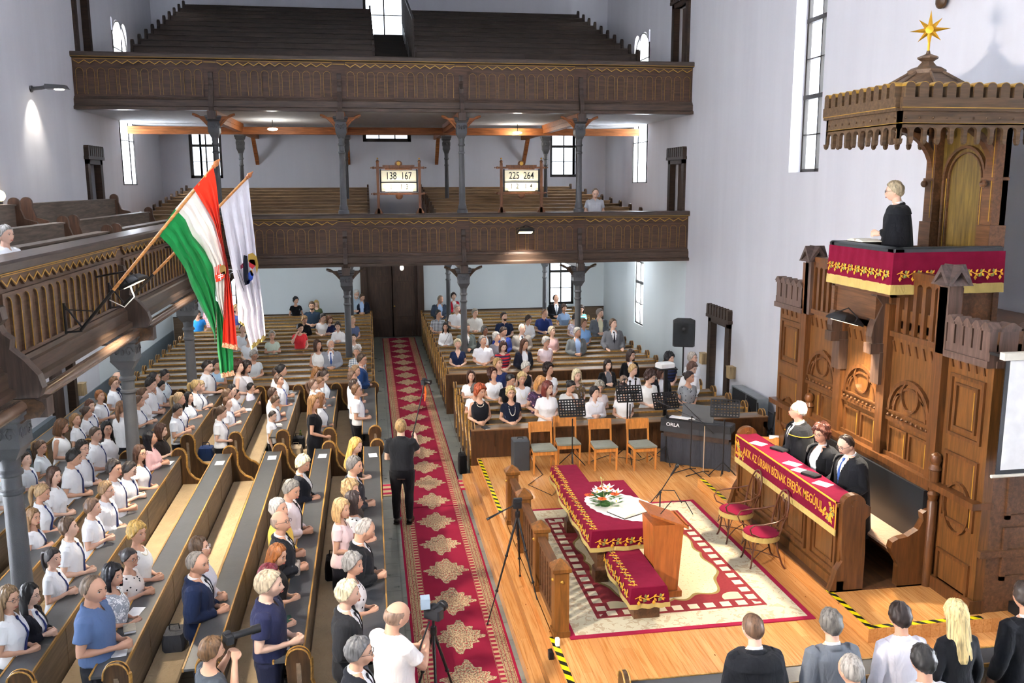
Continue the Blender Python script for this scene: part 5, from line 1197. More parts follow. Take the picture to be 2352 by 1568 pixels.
def hair_mesh(style, seed=0):
    k = ('hair', style, seed)
    if k in _PB: return _PB[k]
    f, tp, sd, bk, th0, nz = HAIRSPEC[style]; R_ = random.Random(seed*7+len(style)); mb = MB(); nl, nt = 56, 34
    ph0 = [R_.random()*6.28 for _ in range(6)]; part = R_.choice((-1, 1))*.35
    def thr(a):
        a = abs(a)
        for (a0, v0), (a1, v1) in zip(((0, f), (32, f), (62, tp), (88, sd), (125, (sd+bk)/2), (180, bk)), ((32, f), (62, tp), (88, sd), (125, (sd+bk)/2), (180, bk), (181, bk))):
            if a <= a1: return v0+(v1-v0)*(a-a0)/max(1e-6, a1-a0)
        return bk
    def pt(a, e):
        ad = (math.degrees(a)+180) % 360-180; ed = math.degrees(e); m = sm_(-5, 5, ed-thr(ad))
        if style == 'bd': m *= 1-sm_(24, 34, ed)
        t = th0*(.75+.45*sm_(0, 70, ed))*(1+.25*sm_(90, 150, abs(ad)))
        t += nz*(sin(7*a+ph0[0]+2*e)*.5+sin(13*a+ph0[1])*.5+sin(9*e+ph0[2]+3*a)*.5)
        if style in ('cu',): t += .008*sin(23*a+5*sin(11*e))*sin(17*e)
        if style in ('sw', 'bob', 'lg', 'sm'): t += .0022*sin(46*a+3*sin(5*e))
        if style == 'sm': t += .008*sm_(30, 60, ed)*sm_(80, 0, abs(ad))*(.4+.6*R0)
        p = headpt(a, e); n = Vector((p[0]/.098**2, p[1]/.077**2, p[2]/.118**2)).normalized(); q = Vector(p)+n*(t*m-.012*(1-m)); return q
    R0 = R_.random(); rings = [[pt(2*pi*i/nl, -pi/2+pi*j/nt) for i in range(nl)] for j in range(1, nt)]
    vs_ = [pt(0, -pi/2+.01)]+[p for r in rings for p in r]+[pt(0, pi/2-.01)]; fs = []
    for i in range(nl): fs.append((0, 1+(i+1) % nl, 1+i))
    for j in range(nt-2):
        for i in range(nl): fs.append((1+j*nl+i, 1+j*nl+(i+1) % nl, 1+(j+1)*nl+(i+1) % nl, 1+(j+1)*nl+i))
    for i in range(nl): fs.append((1+(nt-2)*nl+i, 1+(nt-2)*nl+(i+1) % nl, len(vs_)-1))
    mb.add(vs_, fs)
    def drape(zs, a0, wob=.004):   # crescent sheet of hair round the back
        rings = []; n = 26
        for z, ro, th in zs:
            o, i_ = [], []
            for q in range(n+1):
                a = radians(a0+(360-2*a0)*q/n); r = ro*(1+.05*sin(11*a+z*20))+wob*sin(37*a+8*z)
                tp_ = th*min(1, 8*min(q, n-q)/n+.25)
                o.append((r*cos(a)*1.12-.012, r*sin(a), z)); i_.append(((r-tp_)*cos(a)*1.12-.012, (r-tp_)*sin(a), z))
            rings.append(o+i_[::-1])
        mb.loft(rings)
    if style == 'bob': drape([(.03, .088, .02), (-.03, .097, .03), (-.09, .098, .035), (-.135, .092, .03), (-.15, .086, .015)], 62)
    if style == 'lg': drape([(.03, .086, .02), (-.04, .092, .03), (-.11, .094, .04), (-.19, .100, .045), (-.28, .108, .04), (-.36, .104, .03), (-.40, .092, .012)], 78)
    if style == 'bn': mb.ball((-.105, 0, .045), (.042, .046, .042), 14, 10)
    if style == 'pt':
        mb.ball((-.098, 0, .055), (.02, .024, .024)); mb.tube([(-.10, 0, .06), (-.135, 0, .055), (-.155, 0, .0), (-.15, 0, -.08), (-.135, 0, -.16), (-.125, 0, -.22)], [.018, .03, .036, .034, .026, .006], 12)
    me = mb.mesh('hair', (), True); me.materials.append(None); _PB[k] = me; return me
def face_meshes():
    if 'face' in _PB: return _PB['face']
    d = {}; m = MB()
    for s in (1,):
        m.mi = 0; m.ball((.0765, s*.031, .004), (.009, .0135, .0065), 12, 8); m.mi = 1; m.ball((.0835, s*.0305, .004), (.0035, .006, .006), 10, 6)
        m.mi = 1; m.tube([(.0845, s*.019, .010), (.0865, s*.030, .0125), (.080, s*.043, .009)], .0018, 5)
    d['eye'] = m.mesh('eye', [plain('eye_white', 'e6e2dc', .3), plain('iris_brown', '2c1f18', .3)])
    m = MB()
    for s in (1,): m.tube([(.0925, s*.014, .025), (.0915, s*.030, .030), (.083, s*.046, .026)], [.003, .0034, .002], 6)
    d['eyebrow'] = m.mesh('eyebrow', ()); d['eyebrow'].materials.append(None)
    m = MB(); m.tube([(.086, -.024, -.066), (.0965, -.010, -.0645), (.0985, 0, -.066), (.0965, .010, -.0645), (.086, .024, -.066)], [.002, .0045, .004, .0045, .002], 8)
    m.tube([(.087, -.019, -.071), (.0965, 0, -.0735), (.087, .019, -.071)], [.002, .0048, .002], 8); d['mouth'] = m.mesh('mouth', [plain('lips', 'b5695c', .5)])
    m = MB()
    for s in (-1, 1):
        m.tube([(.1015, s*.031+.0215*cos(q*pi/6), .003+.0165*sin(q*pi/6)) for q in range(13)], .0018, 5); m.tube([(.1, s*.052, .008), (.04, s*.079, .010), (-.015, s*.082, .002)], .0018, 5)
    m.tube([(.1025, -.01, .006), (.105, 0, .009), (.1025, .01, .006)], .0018, 5); d['glasses'] = m.mesh('glasses', ()); d['glasses'].materials.append(None)
    m = MB()   # beard
    rings = []
    for j in range(9):
        e = radians(-82+j*7.2); r = []
        for i in range(19):
            a = radians(-82+164*i/18); p = Vector(headpt(a, e)); n = p.normalized(); mm = sm_(.0, .25, min(i, 18-i)/9)*(1-sm_(-30, -24, math.degrees(e))*(1 if abs(i-9) > 2 else 1)); r.append(p+n*(.011*mm-.004))
        rings.append(r)
    m.loft(rings, caps=False, closed=False); d['beard'] = m.mesh('beard', (), True); d['beard'].materials.append(None)
    _PB['face'] = d; return d
SKINS = ['d8ae96', 'd0a287', 'c99a80', 'dfb7a0']
@memo
def skin(c):
    t = NT('skin_'+c, .5, .35); v = t.co(); t.color(t.mix(t.noise(v, 12, 3), hx(c, .94), hx(c, 1.04))); t.b.inputs['Subsurface Weight'].default_value = 0.0; return t.mat
@memo
def hairmat(c):
    t = NT('hair_'+c, .45, .4); v = t.co(); n = t.noise(t.mapp(v, (60, 60, 6)), 1, 3); t.color(t.ramp(n, [(.3, hx(c, .62)), (.55, c), (.8, hx(c, 1.16))])); t.bump(n, .5, .004); return t.mat
def setmat(o, m):
    o.material_slots[0].link = 'OBJECT'; o.material_slots[0].material = m; return o
def inv_parent(o, root, M=None):
    o.parent = root
    if M is not None: o.matrix_local = M
    return o
def person(x, y, z, h, heading, yaw, pit, kind, hair, hc, top, tc, bc, fl, label, pose='clasp', group=None, lod=None, wide=1.0, skn=None, extra=None):
    R_ = random.Random(int(abs(x*977)+abs(y*5051))); sex = 'W' if kind in 'Wt' else 'M'
    sc = h/1.768; dist = sqrt(x*x+y*y)
    if lod is None: lod = 'near' if dist < 13 else ('mid' if dist < 21 else 'far')
    w_ = wide*(1.20 if 'X' in fl else (1.07 if kind == 'M' else (1.04 if kind == 'W' else 1.0)))
    if kind in 'Kt': w_ *= .97
    root = empty('person', (x, y, z), radians(heading), label, 'person', group, sc=(sc*w_, sc*w_, sc))
    c = skn or SKINS[R_.randrange(4)]
    if 'dark-skinned' in label: c = '9a6a50'
    b = link('body', body_mesh(sex, lod, pose, yaw, pit), root); setmat(b, skin(c))
    M = headM(yaw, pit)
    o = link('hair', hair_mesh(hair, R_.randrange(3)), root); o.matrix_local = M; setmat(o, hairmat(hc))
    F = face_meshes()
    for q in (1, -1):
        MF = M @ Matrix.Diagonal((1, q, 1, 1)); o = link('eye', F['eye'], root); o.matrix_local = MF
        o = link('eyebrow', F['eyebrow'], root); o.matrix_local = MF; setmat(o, hairmat(hx(hc, .7)))
    o = link('mouth', F['mouth'], root); o.matrix_local = M
    if 'G' in fl: o = link('glasses', F['glasses'], root); o.matrix_local = M; setmat(o, plain('glasses_frame', 'e8e8e8' if 'white-framed' in label else '241d1c', .3, .5))
    if 'E' in fl: o = link('beard', F['beard'], root); o.matrix_local = M; setmat(o, hairmat(hc))
    if 'H' in fl: o = link('sunglasses', F['glasses'], root); o.matrix_local = M @ Matrix.Translation((-.045, 0, .1)) @ Matrix.Rotation(-.6, 4, 'Y'); setmat(o, BLACKP)
    pm = {'dots': lambda: pattern('dots', tc, '23232b'), 'flor': lambda: pattern('floral', tc, hx(tc, 1.6), 'd9a9a2' if 'pink' in label else ('e8e6ea' if 'grey' in label else '8f8f9a')), 'check': lambda: pattern('check', tc, '20222a' if 'black' in label else 'eeeeee'), 'stripe': lambda: pattern('stripe', tc, 'f2f2f2' if 'turq' in label else '242c4e')}
    shape = {'dots': 'tee', 'flor': 'tee', 'check': 'sh', 'stripe': 'tee', 'polo': 'polo', 'suit': 'suit', 'robe': 'suit'}.get(top, top)
    if kind in 'KT' and shape == 'tee': shape = 'tee'
    mat = pm[top]() if top in pm else cloth(tc)
    nm = {'suit': 'suit_jacket', 'blz': 'jacket', 'car': 'cardigan', 'sh': 'shirt', 'ls': 'shirt', 'polo': 'polo_shirt', 'tee': 'top', 'vee': 'top', 'sl': 'sleeveless_top', 'dress': 'dress'}[shape]
    if 'D' in fl: shape = 'dress'; nm = 'dress'
    o = link(nm, top_mesh(sex, lod, pose, shape), root); setmat(o, mat)
    jk = shape in ('suit', 'blz', 'car')
    if jk:
        ic = 'a9c4e8' if 'blue shirt' in label else ('e9e4c4' if 'cream shirt' in label else ('6f7076' if 'grey dress' in label else 'f0f0f2'))
        if 'charcoal' in label: ic = 'e8e8ec'
        o = link('shirt', shirt_front(sex, 1), root); setmat(o, cloth(ic))
        if shape == 'suit' and not ('robe' == top and sex == 'W'): o = link('tie', tie_mesh(sex, .014, 1.02, .034), root); setmat(o, cloth('3c5a9a' if 'C' in fl else ('8a929c' if 'grey tie' in label else '23242c')))
    if 'T' in fl and not jk or (kind == 't' and top == 'blz'):
        o = link('tie', tie_mesh(sex, .024, .99), root); setmat(o, cloth('2744a8' if 'B' in fl or 'bright blue' in label else '27336e'))
    if 'C' in fl and not jk: o = link('tie', tie_mesh(sex, .024, .99), root); setmat(o, cloth('1c1c22'))
    sk = sex == 'W' and R_.random() < .6 or kind == 't'
    if 'D' not in fl:
        o = link('skirt' if sk else 'trousers', bottom_mesh(sex, lod, 'skirt' if sk else 'trousers'), root); setmat(o, cloth(bc))
    if 'N' in fl:
        m_ = MB(); long_ = 'long pale' in label or 'pendant' in label; L = .22 if long_ else .075
        for i in range(27):
            a = pi*i/26; yy = .068*cos(a)*(1 if not long_ else .95); zz = 1.43-L*max(0,sin(a))**.8; xx = tfront(yy, zz, sex, .018 if zz < 1.40 else .006) if zz < 1.42 else .0+.05*sin(a); m_.ball((xx, yy, zz), .0075 if not long_ else .0085, 6, 5)
        m_.build('necklace', plain('pearl', 'e9e2cf', .3, .5), root)
    if 'w' in fl:
        m_ = MB(); x0 = tfront(0, 1.38, sex, .02)
        for s in (-1, 1): m_.add([(x0, 0, 1.385), (x0, s*.04, 1.405), (x0-.004, s*.045, 1.37)], [(0, 1, 2)]); m_.add([(x0+.002, 0, 1.38), (x0+.004, s*.012, 1.27), (x0+.004, s*.028, 1.275)], [(0, 1, 2)])
        m_.build('ribbon_bow', cloth('f6f6f6'), root, smooth=False)
    if 'S' in fl:
        m_ = MB(); m_.tube([(tfront(.10-.2*i/10, 1.40-.36*i/10, sex, .02), .10-.2*i/10, 1.40-.36*i/10) for i in range(11)], .005, 5); m_.build('bag_strap', BLACKP, root)
    if 'fringe' in label or 'F' in fl: pass
    for q in (1, -1): sh = link('shoe', shoe_mesh(), root); sh.matrix_local = Matrix.Diagonal((1, q, 1, 1)); setmat(sh, plain('shoe_white', 'dedad2', .5) if 'D' in fl else plain('shoe_black', '151516', .35, .5))
    return root
def shoe_mesh():
    if 'shoe' not in _PB:
        mb = MB()
        for s in (1,):
            a = Vector((-.015, s*.10, .085)); mb.tube([a+Vector((-.045, 0, -.045)), a+Vector((-.03, 0, -.04)), a+Vector((.03, 0, -.042)), a+Vector((.12, s*.01, -.055)), a+Vector((.19, s*.012, -.062)), a+Vector((.205, s*.012, -.066))], [.02, .043, .046, .044, .032, .012], 12, sq=1.0)
            mb.box(a.x-.06, a.x+.2, a.y-.04, a.y+.04, 0, .022)
        me = mb.mesh('shoe', ()); me.materials.append(None); _PB['shoe'] = me
    return _PB['shoe']
# who stands where: x, y, height, block, kind, hair, hair colour, top, top colour, lower colour, details, label
PEOPLE = """
-5.37 19.47 1.72 L M bd 8a7a6a suit 2c3b55 2c3b55 - | bald man in a dark blue suit by the left wall behind the second side column
-5.37 19.18 1.66 L T sm 7a5535 sh f2f3f7 26262c TG | schoolboy with glasses and blue tie standing before the bald man by the wall
-5.37 18.23 1.6 L T sm 9a6238 sh f2f3f7 26262c T | ginger-haired schoolboy with blue tie left of the middle side column
-5.36 17.47 1.59 L T sm 5f3a28 sh f2f3f7 26262c T | schoolboy with dark reddish hair partly behind a ginger schoolboy
-5.37 17.28 1.51 L t bn 4a3628 sh f2f3f7 26262c T | schoolgirl with pinned-up dark hair and open tie near the left wall
-5.36 16.68 1.53 L t pt a0794f sh f2f3f7 26262c T | schoolgirl with high light brown ponytail near the left wall
-5.35 15.75 1.67 L W bob 5c3d22 sl f4f3f0 26262c - | woman with brown bob in white sleeveless blouse by the left wall
-5.37 14.89 1.55 L t pt 5a4330 sh eef2f8 26262c G | schoolgirl with glasses and ponytail in pale blue blouse right of the nearest column
-5.35 14.21 1.55 L T sm 3d2f26 sh eef2fa 26262c T | smiling dark-haired schoolboy directly right of the nearest side column
-5.37 13.42 1.63 L T sm 2e2620 sh eef2fa 26262c - | schoolboy at the left picture edge beside the nearest column
-4.52 12.9 1.69 L t lg 4a3326 sh f4f4f6 26262c H | girl with long wavy brown hair and sunglasses pushed up on her head
-4.52 13.67 1.72 L T sm 241e1c sh f2f4fa 26262c T | black-haired schoolboy with tie behind the girl wearing sunglasses on her hair
-4.52 14.19 1.71 L T sm 2e2622 ls f2f4fa 26262c TG | dark-haired schoolboy with glasses and long white sleeves beside the black-haired boy
-4.53 14.91 1.73 L T bz 5b4a3c sh f2f4fa 26262c T | schoolboy with cropped brown hair in front of the black-haired teacher
-4.52 15.56 1.62 L W lg 191614 ls f4f4f4 26262c Gf | woman with long black hair and glasses turning her face to the camera
-4.55 16.56 1.75 L t pt 8a6448 ls f3f3f4 26262c b | girl with long ponytail seen from behind left of the middle column
-4.52 17.63 1.6 L t pt 5e4634 sh f2f3f7 26262c T | schoolgirl with ponytail and tie just right of the middle side column
-4.52 18.01 1.67 L t bn 6a4e38 ls f6f6f6 26262c - | girl with tied-back brown hair in plain long-sleeved white top
-4.52 18.73 1.55 L T sm 7a5636 sh f2f3f7 26262c T | schoolboy with bright blue tie right of the girl in the plain white top
-4.52 18.52 1.77 L T sm 2a2320 sh f2f3f7 26262c - | dark-haired schoolboy mostly hidden at the back of the middle left pews
-4.53 19.51 1.49 L K sm 1d1a1a sh e9f0f8 26262c T | boy with black fringe and dark tie in the middle left pews
-4.53 19.13 1.75 L t bn 2c2422 sh f2f3f7 26262c - | dark-haired pupil half hidden behind the boy with black fringe
-4.52 19.88 1.66 L t bn 2a2321 sh eaf2f8 26262c TG | schoolgirl with glasses and dark bun at the back of the middle left pews
-3.67 15.58 1.55 L W bob 4a3226 sh 231c1c 26262c F | woman with dark brown hair in black top with floral sleeve
-3.67 14.9 1.61 L W lg 15131a ls d9aeb0 26262c - | woman with black hair in dusty pink blouse leaning on the pew rail
-3.60 13.88 1.67 L t lg 4b3326 tee f1eff0 26262c TG | schoolgirl with very long brown hair and glasses beside the woman in pink
-3.67 13.42 1.56 L T sm 26201f sh f2f4fa 26262c TG | dark-haired schoolboy in glasses with folded hands at the rail of the long pew
-3.68 12.78 1.79 L T sm 2b2320 sh f4f4fa 26262c T | tall schoolboy with thick dark quiff leaning forward on the rail
-3.67 12.3 1.63 L T sm 8d7050 ls f4f4fa 26262c TG | fair-haired schoolboy with glasses and long white sleeves
-3.67 11.67 1.61 L T sm 6b5240 sh f4f4fa 26262c T | brown-haired schoolboy with hands folded behind the fair boy in glasses
-3.67 10.81 1.68 L T sm 5a4534 sh f2f4fa 26262c T | schoolboy with swept brown hair standing behind the dark-ponytailed girl
-4.52 12.33 1.64 L t pt a88a64 sh f2f4fa 26262c T | blond schoolgirl with ponytail and tie right of the nearest column
-4.42 11.76 1.49 L t lg 8a6a4a tee f0f0f4 26262c T | schoolgirl with long light brown hair half hidden by the nearest column
-3.67 10.19 1.56 L t pt 241d1c sh f4f4f8 1c1c20 T | schoolgirl with black ponytail, white blouse and blue tie in the lower left
-3.58 9.22 1.57 L t lg 1a1718 blz 1f1f26 1c1c20 TG | girl with long black hair, glasses and black blazer in the lower left
-3.67 8.95 1.68 L t lg 8a6f50 sh f4f4f6 1c1c20 TG | girl with long light hair and glasses at the lower left picture edge
-3.67 16.89 1.59 L T sm 3a302a sh f0f4fa 1e1e24 T | schoolboy with folded hands at the end of the middle pew
-3.68 17.23 1.72 L t pt b2946c sh f0f2f8 26262c T | fair schoolgirl with ponytail behind the boy at the pew end
-3.67 18.16 1.51 L t lg 1d1918 sh eef2f8 26262c T | schoolgirl with long black hair in the middle left pews
-3.67 18.8 1.62 L t pt b0935f sh eef2f8 26262c T | blond schoolgirl with clipped-back ponytail left of the tall stout boy
-3.60 18.95 1.56 L t sw c2a87c sh eef2f8 26262c T | fair-haired schoolgirl next to the blond girl with clipped hair
-3.67 20.25 1.74 L T sm 2e2622 sh f0f3fa 26262c TX | tall stout dark-haired schoolboy below the red part of the flag
-2.82 16.45 1.62 L t pt 5a4432 sh f4f4f8 1c1c20 T | schoolgirl with braided brown hair at the end of the second middle pew
-2.91 17.91 1.6 L K sm 6c523c sh f0f3fa 26262c - | brown-haired boy behind the rail below the green flag tip
-2.87 18.33 1.6 L K sm 1f1b1b sh f0f3fa 26262c - | black-haired boy half hidden below the green flag tip
-2.82 18.42 1.47 L K sm 2a2422 sh f0f3fa 26262c TG | boy with glasses and dark tie beside the girl with braids
-2.82 17.48 1.53 L K sm 6a4a32 sh f2f4fa 26262c T | boy with short reddish brown hair beside the braided girl
-2.67 19.59 1.34 L K sm 1d1a1a ls eae6f2 26262c TG | small black-haired boy in glasses with folded hands, lavender shirt sleeves
-2.93 19.86 1.79 L W cu 4a2a20 sl c9c6c8 26262c - | woman with curly auburn hair in grey sleeveless top under the flag tip
-2.82 20.05 1.76 L W bob 2a201e tee e4e4e8 26262c - | dark-haired woman in pale top beside the curly-haired woman
-2.88 21.99 1.64 B W sw a9a49c tee d9dfe2 4a4c50 G | elderly woman in pale grey tee and glasses in the rear left pews
-2.14 19.88 1.6 L K sm 4c382c sh f4f4f8 26262c - | brown-haired boy in the third middle pew, partly covered by his neighbour
-1.99 19.5 1.75 L t bn 1d1a1b sh eef2f8 26262c - | girl with tied black hair behind two boys in the third middle pew
-1.97 18.92 1.64 L T sm 5c4638 sh f4f4fa 26262c TB | boy with bright royal blue tie resting a hand on the rail
-2.02 17.86 1.6 L K sm 4a382c sh f2f4fa 26262c - | brown-haired boy behind the boy with round face and glasses
-1.97 17.64 1.5 L K sm 54402e sh f2f4fa 26262c TG | round-faced boy with glasses and tie in the third middle pew
-1.97 17.08 1.34 L K bz 3d3430 sh f4f4f8 1c1c20 Ts | small boy with cropped hair, hands at his sides, at the end of the third pew
-1.29 19.77 1.62 L t lg 8a6038 tee f0f2f6 26262c - | girl with long wavy auburn hair at the back of the fourth middle pew
-1.09 19.4 1.62 L t pt 3e3029 sh eef2f8 26262c TG | girl with glasses and dark tie next to the girl with wavy auburn hair
-1.15 18.69 1.62 L t pt 7a5a40 sh eef2f8 26262c - | brown-haired girl between two classmates behind the teacher in black
-1.24 18.45 1.62 L t pt 6a5040 sh eef2f8 26262c - | girl with brown hair directly behind the teacher in the black dress
-1.13 16.45 1.74 L W lg a5794a tee 15161c 15161c D | young woman with long fair hair in black knee-length dress standing between pews
-1.04 17.11 1.62 L t bob 9a6c46 sh eef2f8 26262c TG | small girl with glasses beyond the teacher in the black dress
-0.27 20.31 1.77 L M sm 4a3a2c suit 22406e 22406e G | man with glasses in royal blue jacket beside the carpet, behind the schoolboys
-0.4 19.46 1.68 L T sm 8a6c4c sh f2f4fa 26262c T | fair-haired schoolboy behind the row of boys beside the carpet
-0.44 18.81 1.68 L T sm 6a5240 sh f4f4fa 26262c T | schoolboy with upswept hair second in the row beside the carpet
-0.39 17.98 1.68 L T sm 4a3a30 sh f4f4fa 26262c T | schoolboy hidden behind the front boy beside the carpet
-0.33 17.48 1.68 L T sm 7e5a3c sh f4f4fa 15151a T | brown-haired schoolboy at the front of the row beside the carpet, in black trousers
-0.35 13.8 1.66 L W lg d6a85c tee 2a2a30 26262c - | woman with long golden hair in black top in the pew beside the carpet
-0.33 12.41 1.77 L M sm 77736e suit 34363c 34363c - | grey-haired man in charcoal suit behind the golden-haired woman
-0.34 11.64 1.66 L W cu c9a878 tee 3a3430 26262c - | woman with short curly blond hair in the pew beside the carpet
-0.3 11.2 1.66 L W bob 3e3230 dots d6d6d6 26262c G | woman with dark hair and glasses in black and white patterned top
-0.47 10.96 1.66 L W bob d9b27e tee ecd0d0 26262c - | woman with straight blond bob in pale pink blouse
-1.11 12.98 1.66 L W sw eadbb6 car 1c2028 1c1c22 - | woman with platinum blond bob in black jacket beyond the grey-haired man
-1.16 11.55 1.77 L M sm 8d8880 ls e9dcdf 26262c C | grey-haired man in pale pink shirt and black tie
-1.21 10.8 1.77 L M sm d8d2c8 ls e3bf55 26262c - | white-haired man in yellow shirt behind the bald man with glasses
-1.15 10.36 1.77 L M bd a08a78 suit 24262c 24262c G | bald man with glasses in black suit in the near left pews
-0.22 9.98 1.77 L M bg b5ada4 suit 1e2024 1e2024 - | balding grey man in black suit with lowered gaze beside the carpet
-0.3 9.23 1.66 L W sw 8d8a86 dots e8e4e2 2c2c34 - | grey short-haired woman in white top with dark floral print
-0.34 8.32 1.77 L M sm cfc4a4 suit 2b2c2f 2b2c2f - | white-haired man in dark suit behind the cameraman in white
-0.22 7.17 1.77 L M sm 5f5f60 suit 202228 202228 G | dark grey-haired man with glasses in black suit at the bottom edge
-1.17 9.65 1.66 L W lg 9a5c2c sl 1d1a1c 1d1a1c - | woman with long auburn highlighted hair in sleeveless black top
-1.17 9.07 1.66 L W bob 6a2430 flor 1c1e28 1c1c22 - | woman with dark red hair in black floral top behind the man in the navy polo
-1.12 8.55 1.82 L M sm b5a68c polo 272a48 1e2136 X | grey-blond man in navy polo shirt with white collar stripe
-1.97 9.77 1.74 L t lg 54402e ls e6e4ec 26262c G | girl with long brown hair and white-framed glasses beside the man in the navy suit
-1.97 9.48 1.69 L M bg 8d867e suit 1f2a48 1f2a48 X | large balding man in navy suit standing alone in the empty pew
-2.82 10.47 1.7 L W sw c8a258 sl f2f2f0 26262c N | woman with short golden hair in white knitted sleeveless top and pearls
-2.82 10.08 1.54 L W bn 2e2626 dots efe6e0 26262c G | dark-haired woman in glasses with cream blouse printed with small birds
-2.82 9.42 1.64 L W bob 15141a flor a9adb6 26262c - | woman with short black hair in grey and black patterned top
-2.82 8.76 1.81 L M bg 7a6654 sh 5c7299 2a2a30 X | large balding man in blue short-sleeved shirt in the lower left
-5.52 29.45 1.66 B T sm 3a2e28 tee 2b7fc4 3a3c44 Gr | boy with glasses in bright blue tee standing left of the flags
-5.21 30.18 1.84 B M sm 4a382e check c23a4a 3a3c44 - | man in red checked shirt half hidden by the green stripe of the flag
-4.4 30.21 1.7 B W sw c09a68 tee 4a5a96 3a3c44 - | blond woman in blue top seen between the two flags
-3.62 25.7 1.72 B W bn 2a2220 tee eceff2 3a3c44 - | dark-haired woman in white top with bag strap between the flags
-3.27 24.22 1.68 B W bn 2e2422 tee eef0f2 3a3c44 - | dark-haired woman in white below the fringe of the white flag
-2.74 24.98 1.61 B W sw b0aaa0 tee cfdccb 4a4c50 G | elderly woman in pale green top alone in her pew
-2.67 32.39 1.65 B W sw 15141a tee 17171b 17171b r | woman with short black hair in black tee in the last rear left pew
-1.91 29.44 1.84 B M sm 5a4636 sh 2a3a4a 2a2a32 GE | bearded man with glasses in dark blue shirt in the rear left pews
-1.9 31.69 1.61 B W lg d0b070 tee 54603f 2a2a32 - | blond woman in olive top behind the bearded man
-2.08 27.95 1.6 B W sw a98050 ls 1c1c22 1c1c22 - | woman with short light brown hair in black lace top
-1.51 27.93 1.67 B W bn 2e2622 tee f0f0f0 26262c - | dark-haired woman in white tee left of the woman in navy
-1.31 27.94 1.58 B W bob 7a4e34 tee 23284c 26262c - | brown-haired woman in navy tee in the rear left pews
-0.99 26.46 1.59 B W sw 3a2e28 ls f6f6f6 26262c - | short-haired woman in white shirt left of the rear column
-2.05 25.71 1.71 B W bn 1f1a1c tee e03a40 26262c h | young woman in bright red top resting her hand on her neck
-1.37 22.73 1.7 B W bob 4e3428 sl f6f4ee 26262c - | woman in white sleeveless blouse beside the old man in grey suit
-1.06 22.74 1.71 B M bg e6e2da suit 9a9fa8 9a9fa8 CE | old man with white beard in light grey suit and blue tie
-0.57 27.2 1.64 B W sw c9ac84 tee 5d6a8c 26262c - | woman with short blond hair in slate blue top right of the rear column
-0.51 24.96 1.46 B K sm 33291f tee f6f6f6 26262c - | small child in white tee right of the rear left column
-0.39 22.01 1.64 B W sw b7b0a8 check 4a6478 26262c - | elderly woman in blue plaid top near the aisle
-0.53 32.46 1.86 B M sm dddad4 sh a9bccb 3a3c44 GE | white-bearded man in pale blue shirt behind the man in black suit
-0.33 32.39 1.72 B M sm 5a4634 blz 1c2230 1c2230 - | man in dark suit with open pale blue shirt beside the main door
-3.63 21.26 1.57 B W sw 3c2c24 sl a9c9e2 26262c - | person in pale blue sleeveless top mostly hidden behind the green flag end
2.36 30.69 1.8 Q M bg 8a7a6a blz 343c4a 343c4a - | balding man in dark grey suit and light blue shirt right of the main door
3.0 32.21 1.68 Q W sw 2a201c car b01c2c 3a2a2a - | woman with dark hair in red jacket behind the rear right column
2.08 27.71 1.7 Q T sm 1d1a1a check dfe3ea 26262c - | black-haired boy in black and white checked shirt
2.74 28.42 1.77 Q M sm b8b0a6 sh f2f2f4 2a2a30 - | grey-haired man in white shirt left of the rear right column
2.12 25.47 1.64 Q t lg 1f1a1a ls f6f6f6 1c1c20 S | girl with long black hair in white top with thin shoulder strap
3.24 27.72 1.71 Q M sm 9a9488 ls f2f0ea 2a2a30 - | man with grey hair in cream shirt right of the rear column
2.60 24.40 1.77 Q M sm 8a867e suit 66706e 66706e - | man in grey-green suit hidden behind the rear right column
3.18 24.73 1.61 Q W sw 6a6866 car 4a4c50 3a3c40 - | elderly dark-skinned woman in dark grey jacket
3.96 26.2 1.78 Q M sm 3a2a22 sh 1f2c4c 26262c E | bearded dark-haired man in navy polo shirt
3.31 23.27 1.67 Q W sw c0bcb4 tee 8a8890 26262c - | small grey-haired woman hidden beside the man in blue jacket
3.56 23.96 1.72 Q M sm 3c2e26 blz 2a3f8c 2a3f8c - | man with dark hair in bright blue jacket
4.68 26.21 1.68 Q W sw 3e3028 ls f4f4f6 26262c - | short-haired woman in white blouse in the rear right pews
4.12 24.0 1.77 Q M bg dcd8d0 suit 9a958e 9a958e - | white-haired old man in beige-grey suit
5.33 26.96 1.76 Q M bg 7a5c48 sh 2b3a72 26262c G | man with glasses in royal blue polo shirt
6.35 29.95 1.81 Q M bg 4a3c32 suit 15161c 15161c - | man in black suit with grey tie before the back window
6.31 28.49 1.67 Q W sw 4a3428 sh 8aa4c6 26262c r | woman with dark hair in light blue lace top
6.87 28.42 1.65 Q W bob 3a2a24 stripe 5cc8c0 26262c - | woman in turquoise and white striped top behind the right column
6.15 26.23 1.69 Q W sw 2c2220 flor c9c2d6 26262c - | woman in pale floral dress left of the right column
6.07 24.74 1.74 Q W sw 7a5a3c sh 86b0e0 26262c - | woman in light blue blouse just right of the right column
6.92 26.22 1.82 Q M sm 8a8078 blz 6a7078 6a7078 - | man in grey suit with open cream shirt near the right wall
6.75 24.01 1.83 Q M sm 6a5442 suit 74777c 74777c r | man in grey suit and black tie with hands on the pew rail
5.51 23.25 1.75 Q M sm a09c94 blz 72787a 72787a - | grey-haired man in grey suit and blue shirt in front of the right column
4.98 23.99 1.66 Q W sw b8a890 sl dcb4b2 26262c G | woman with glasses in dusty pink sleeveless top
4.49 22.47 1.65 Q W sw c8c4bc tee f4dfe2 26262c - | woman with silver hair in pale pink top
3.78 21.74 1.74 Q W lg 5a3826 blz 1f2230 1f2230 - | girl with long brown hair in black jacket with gold shoulders
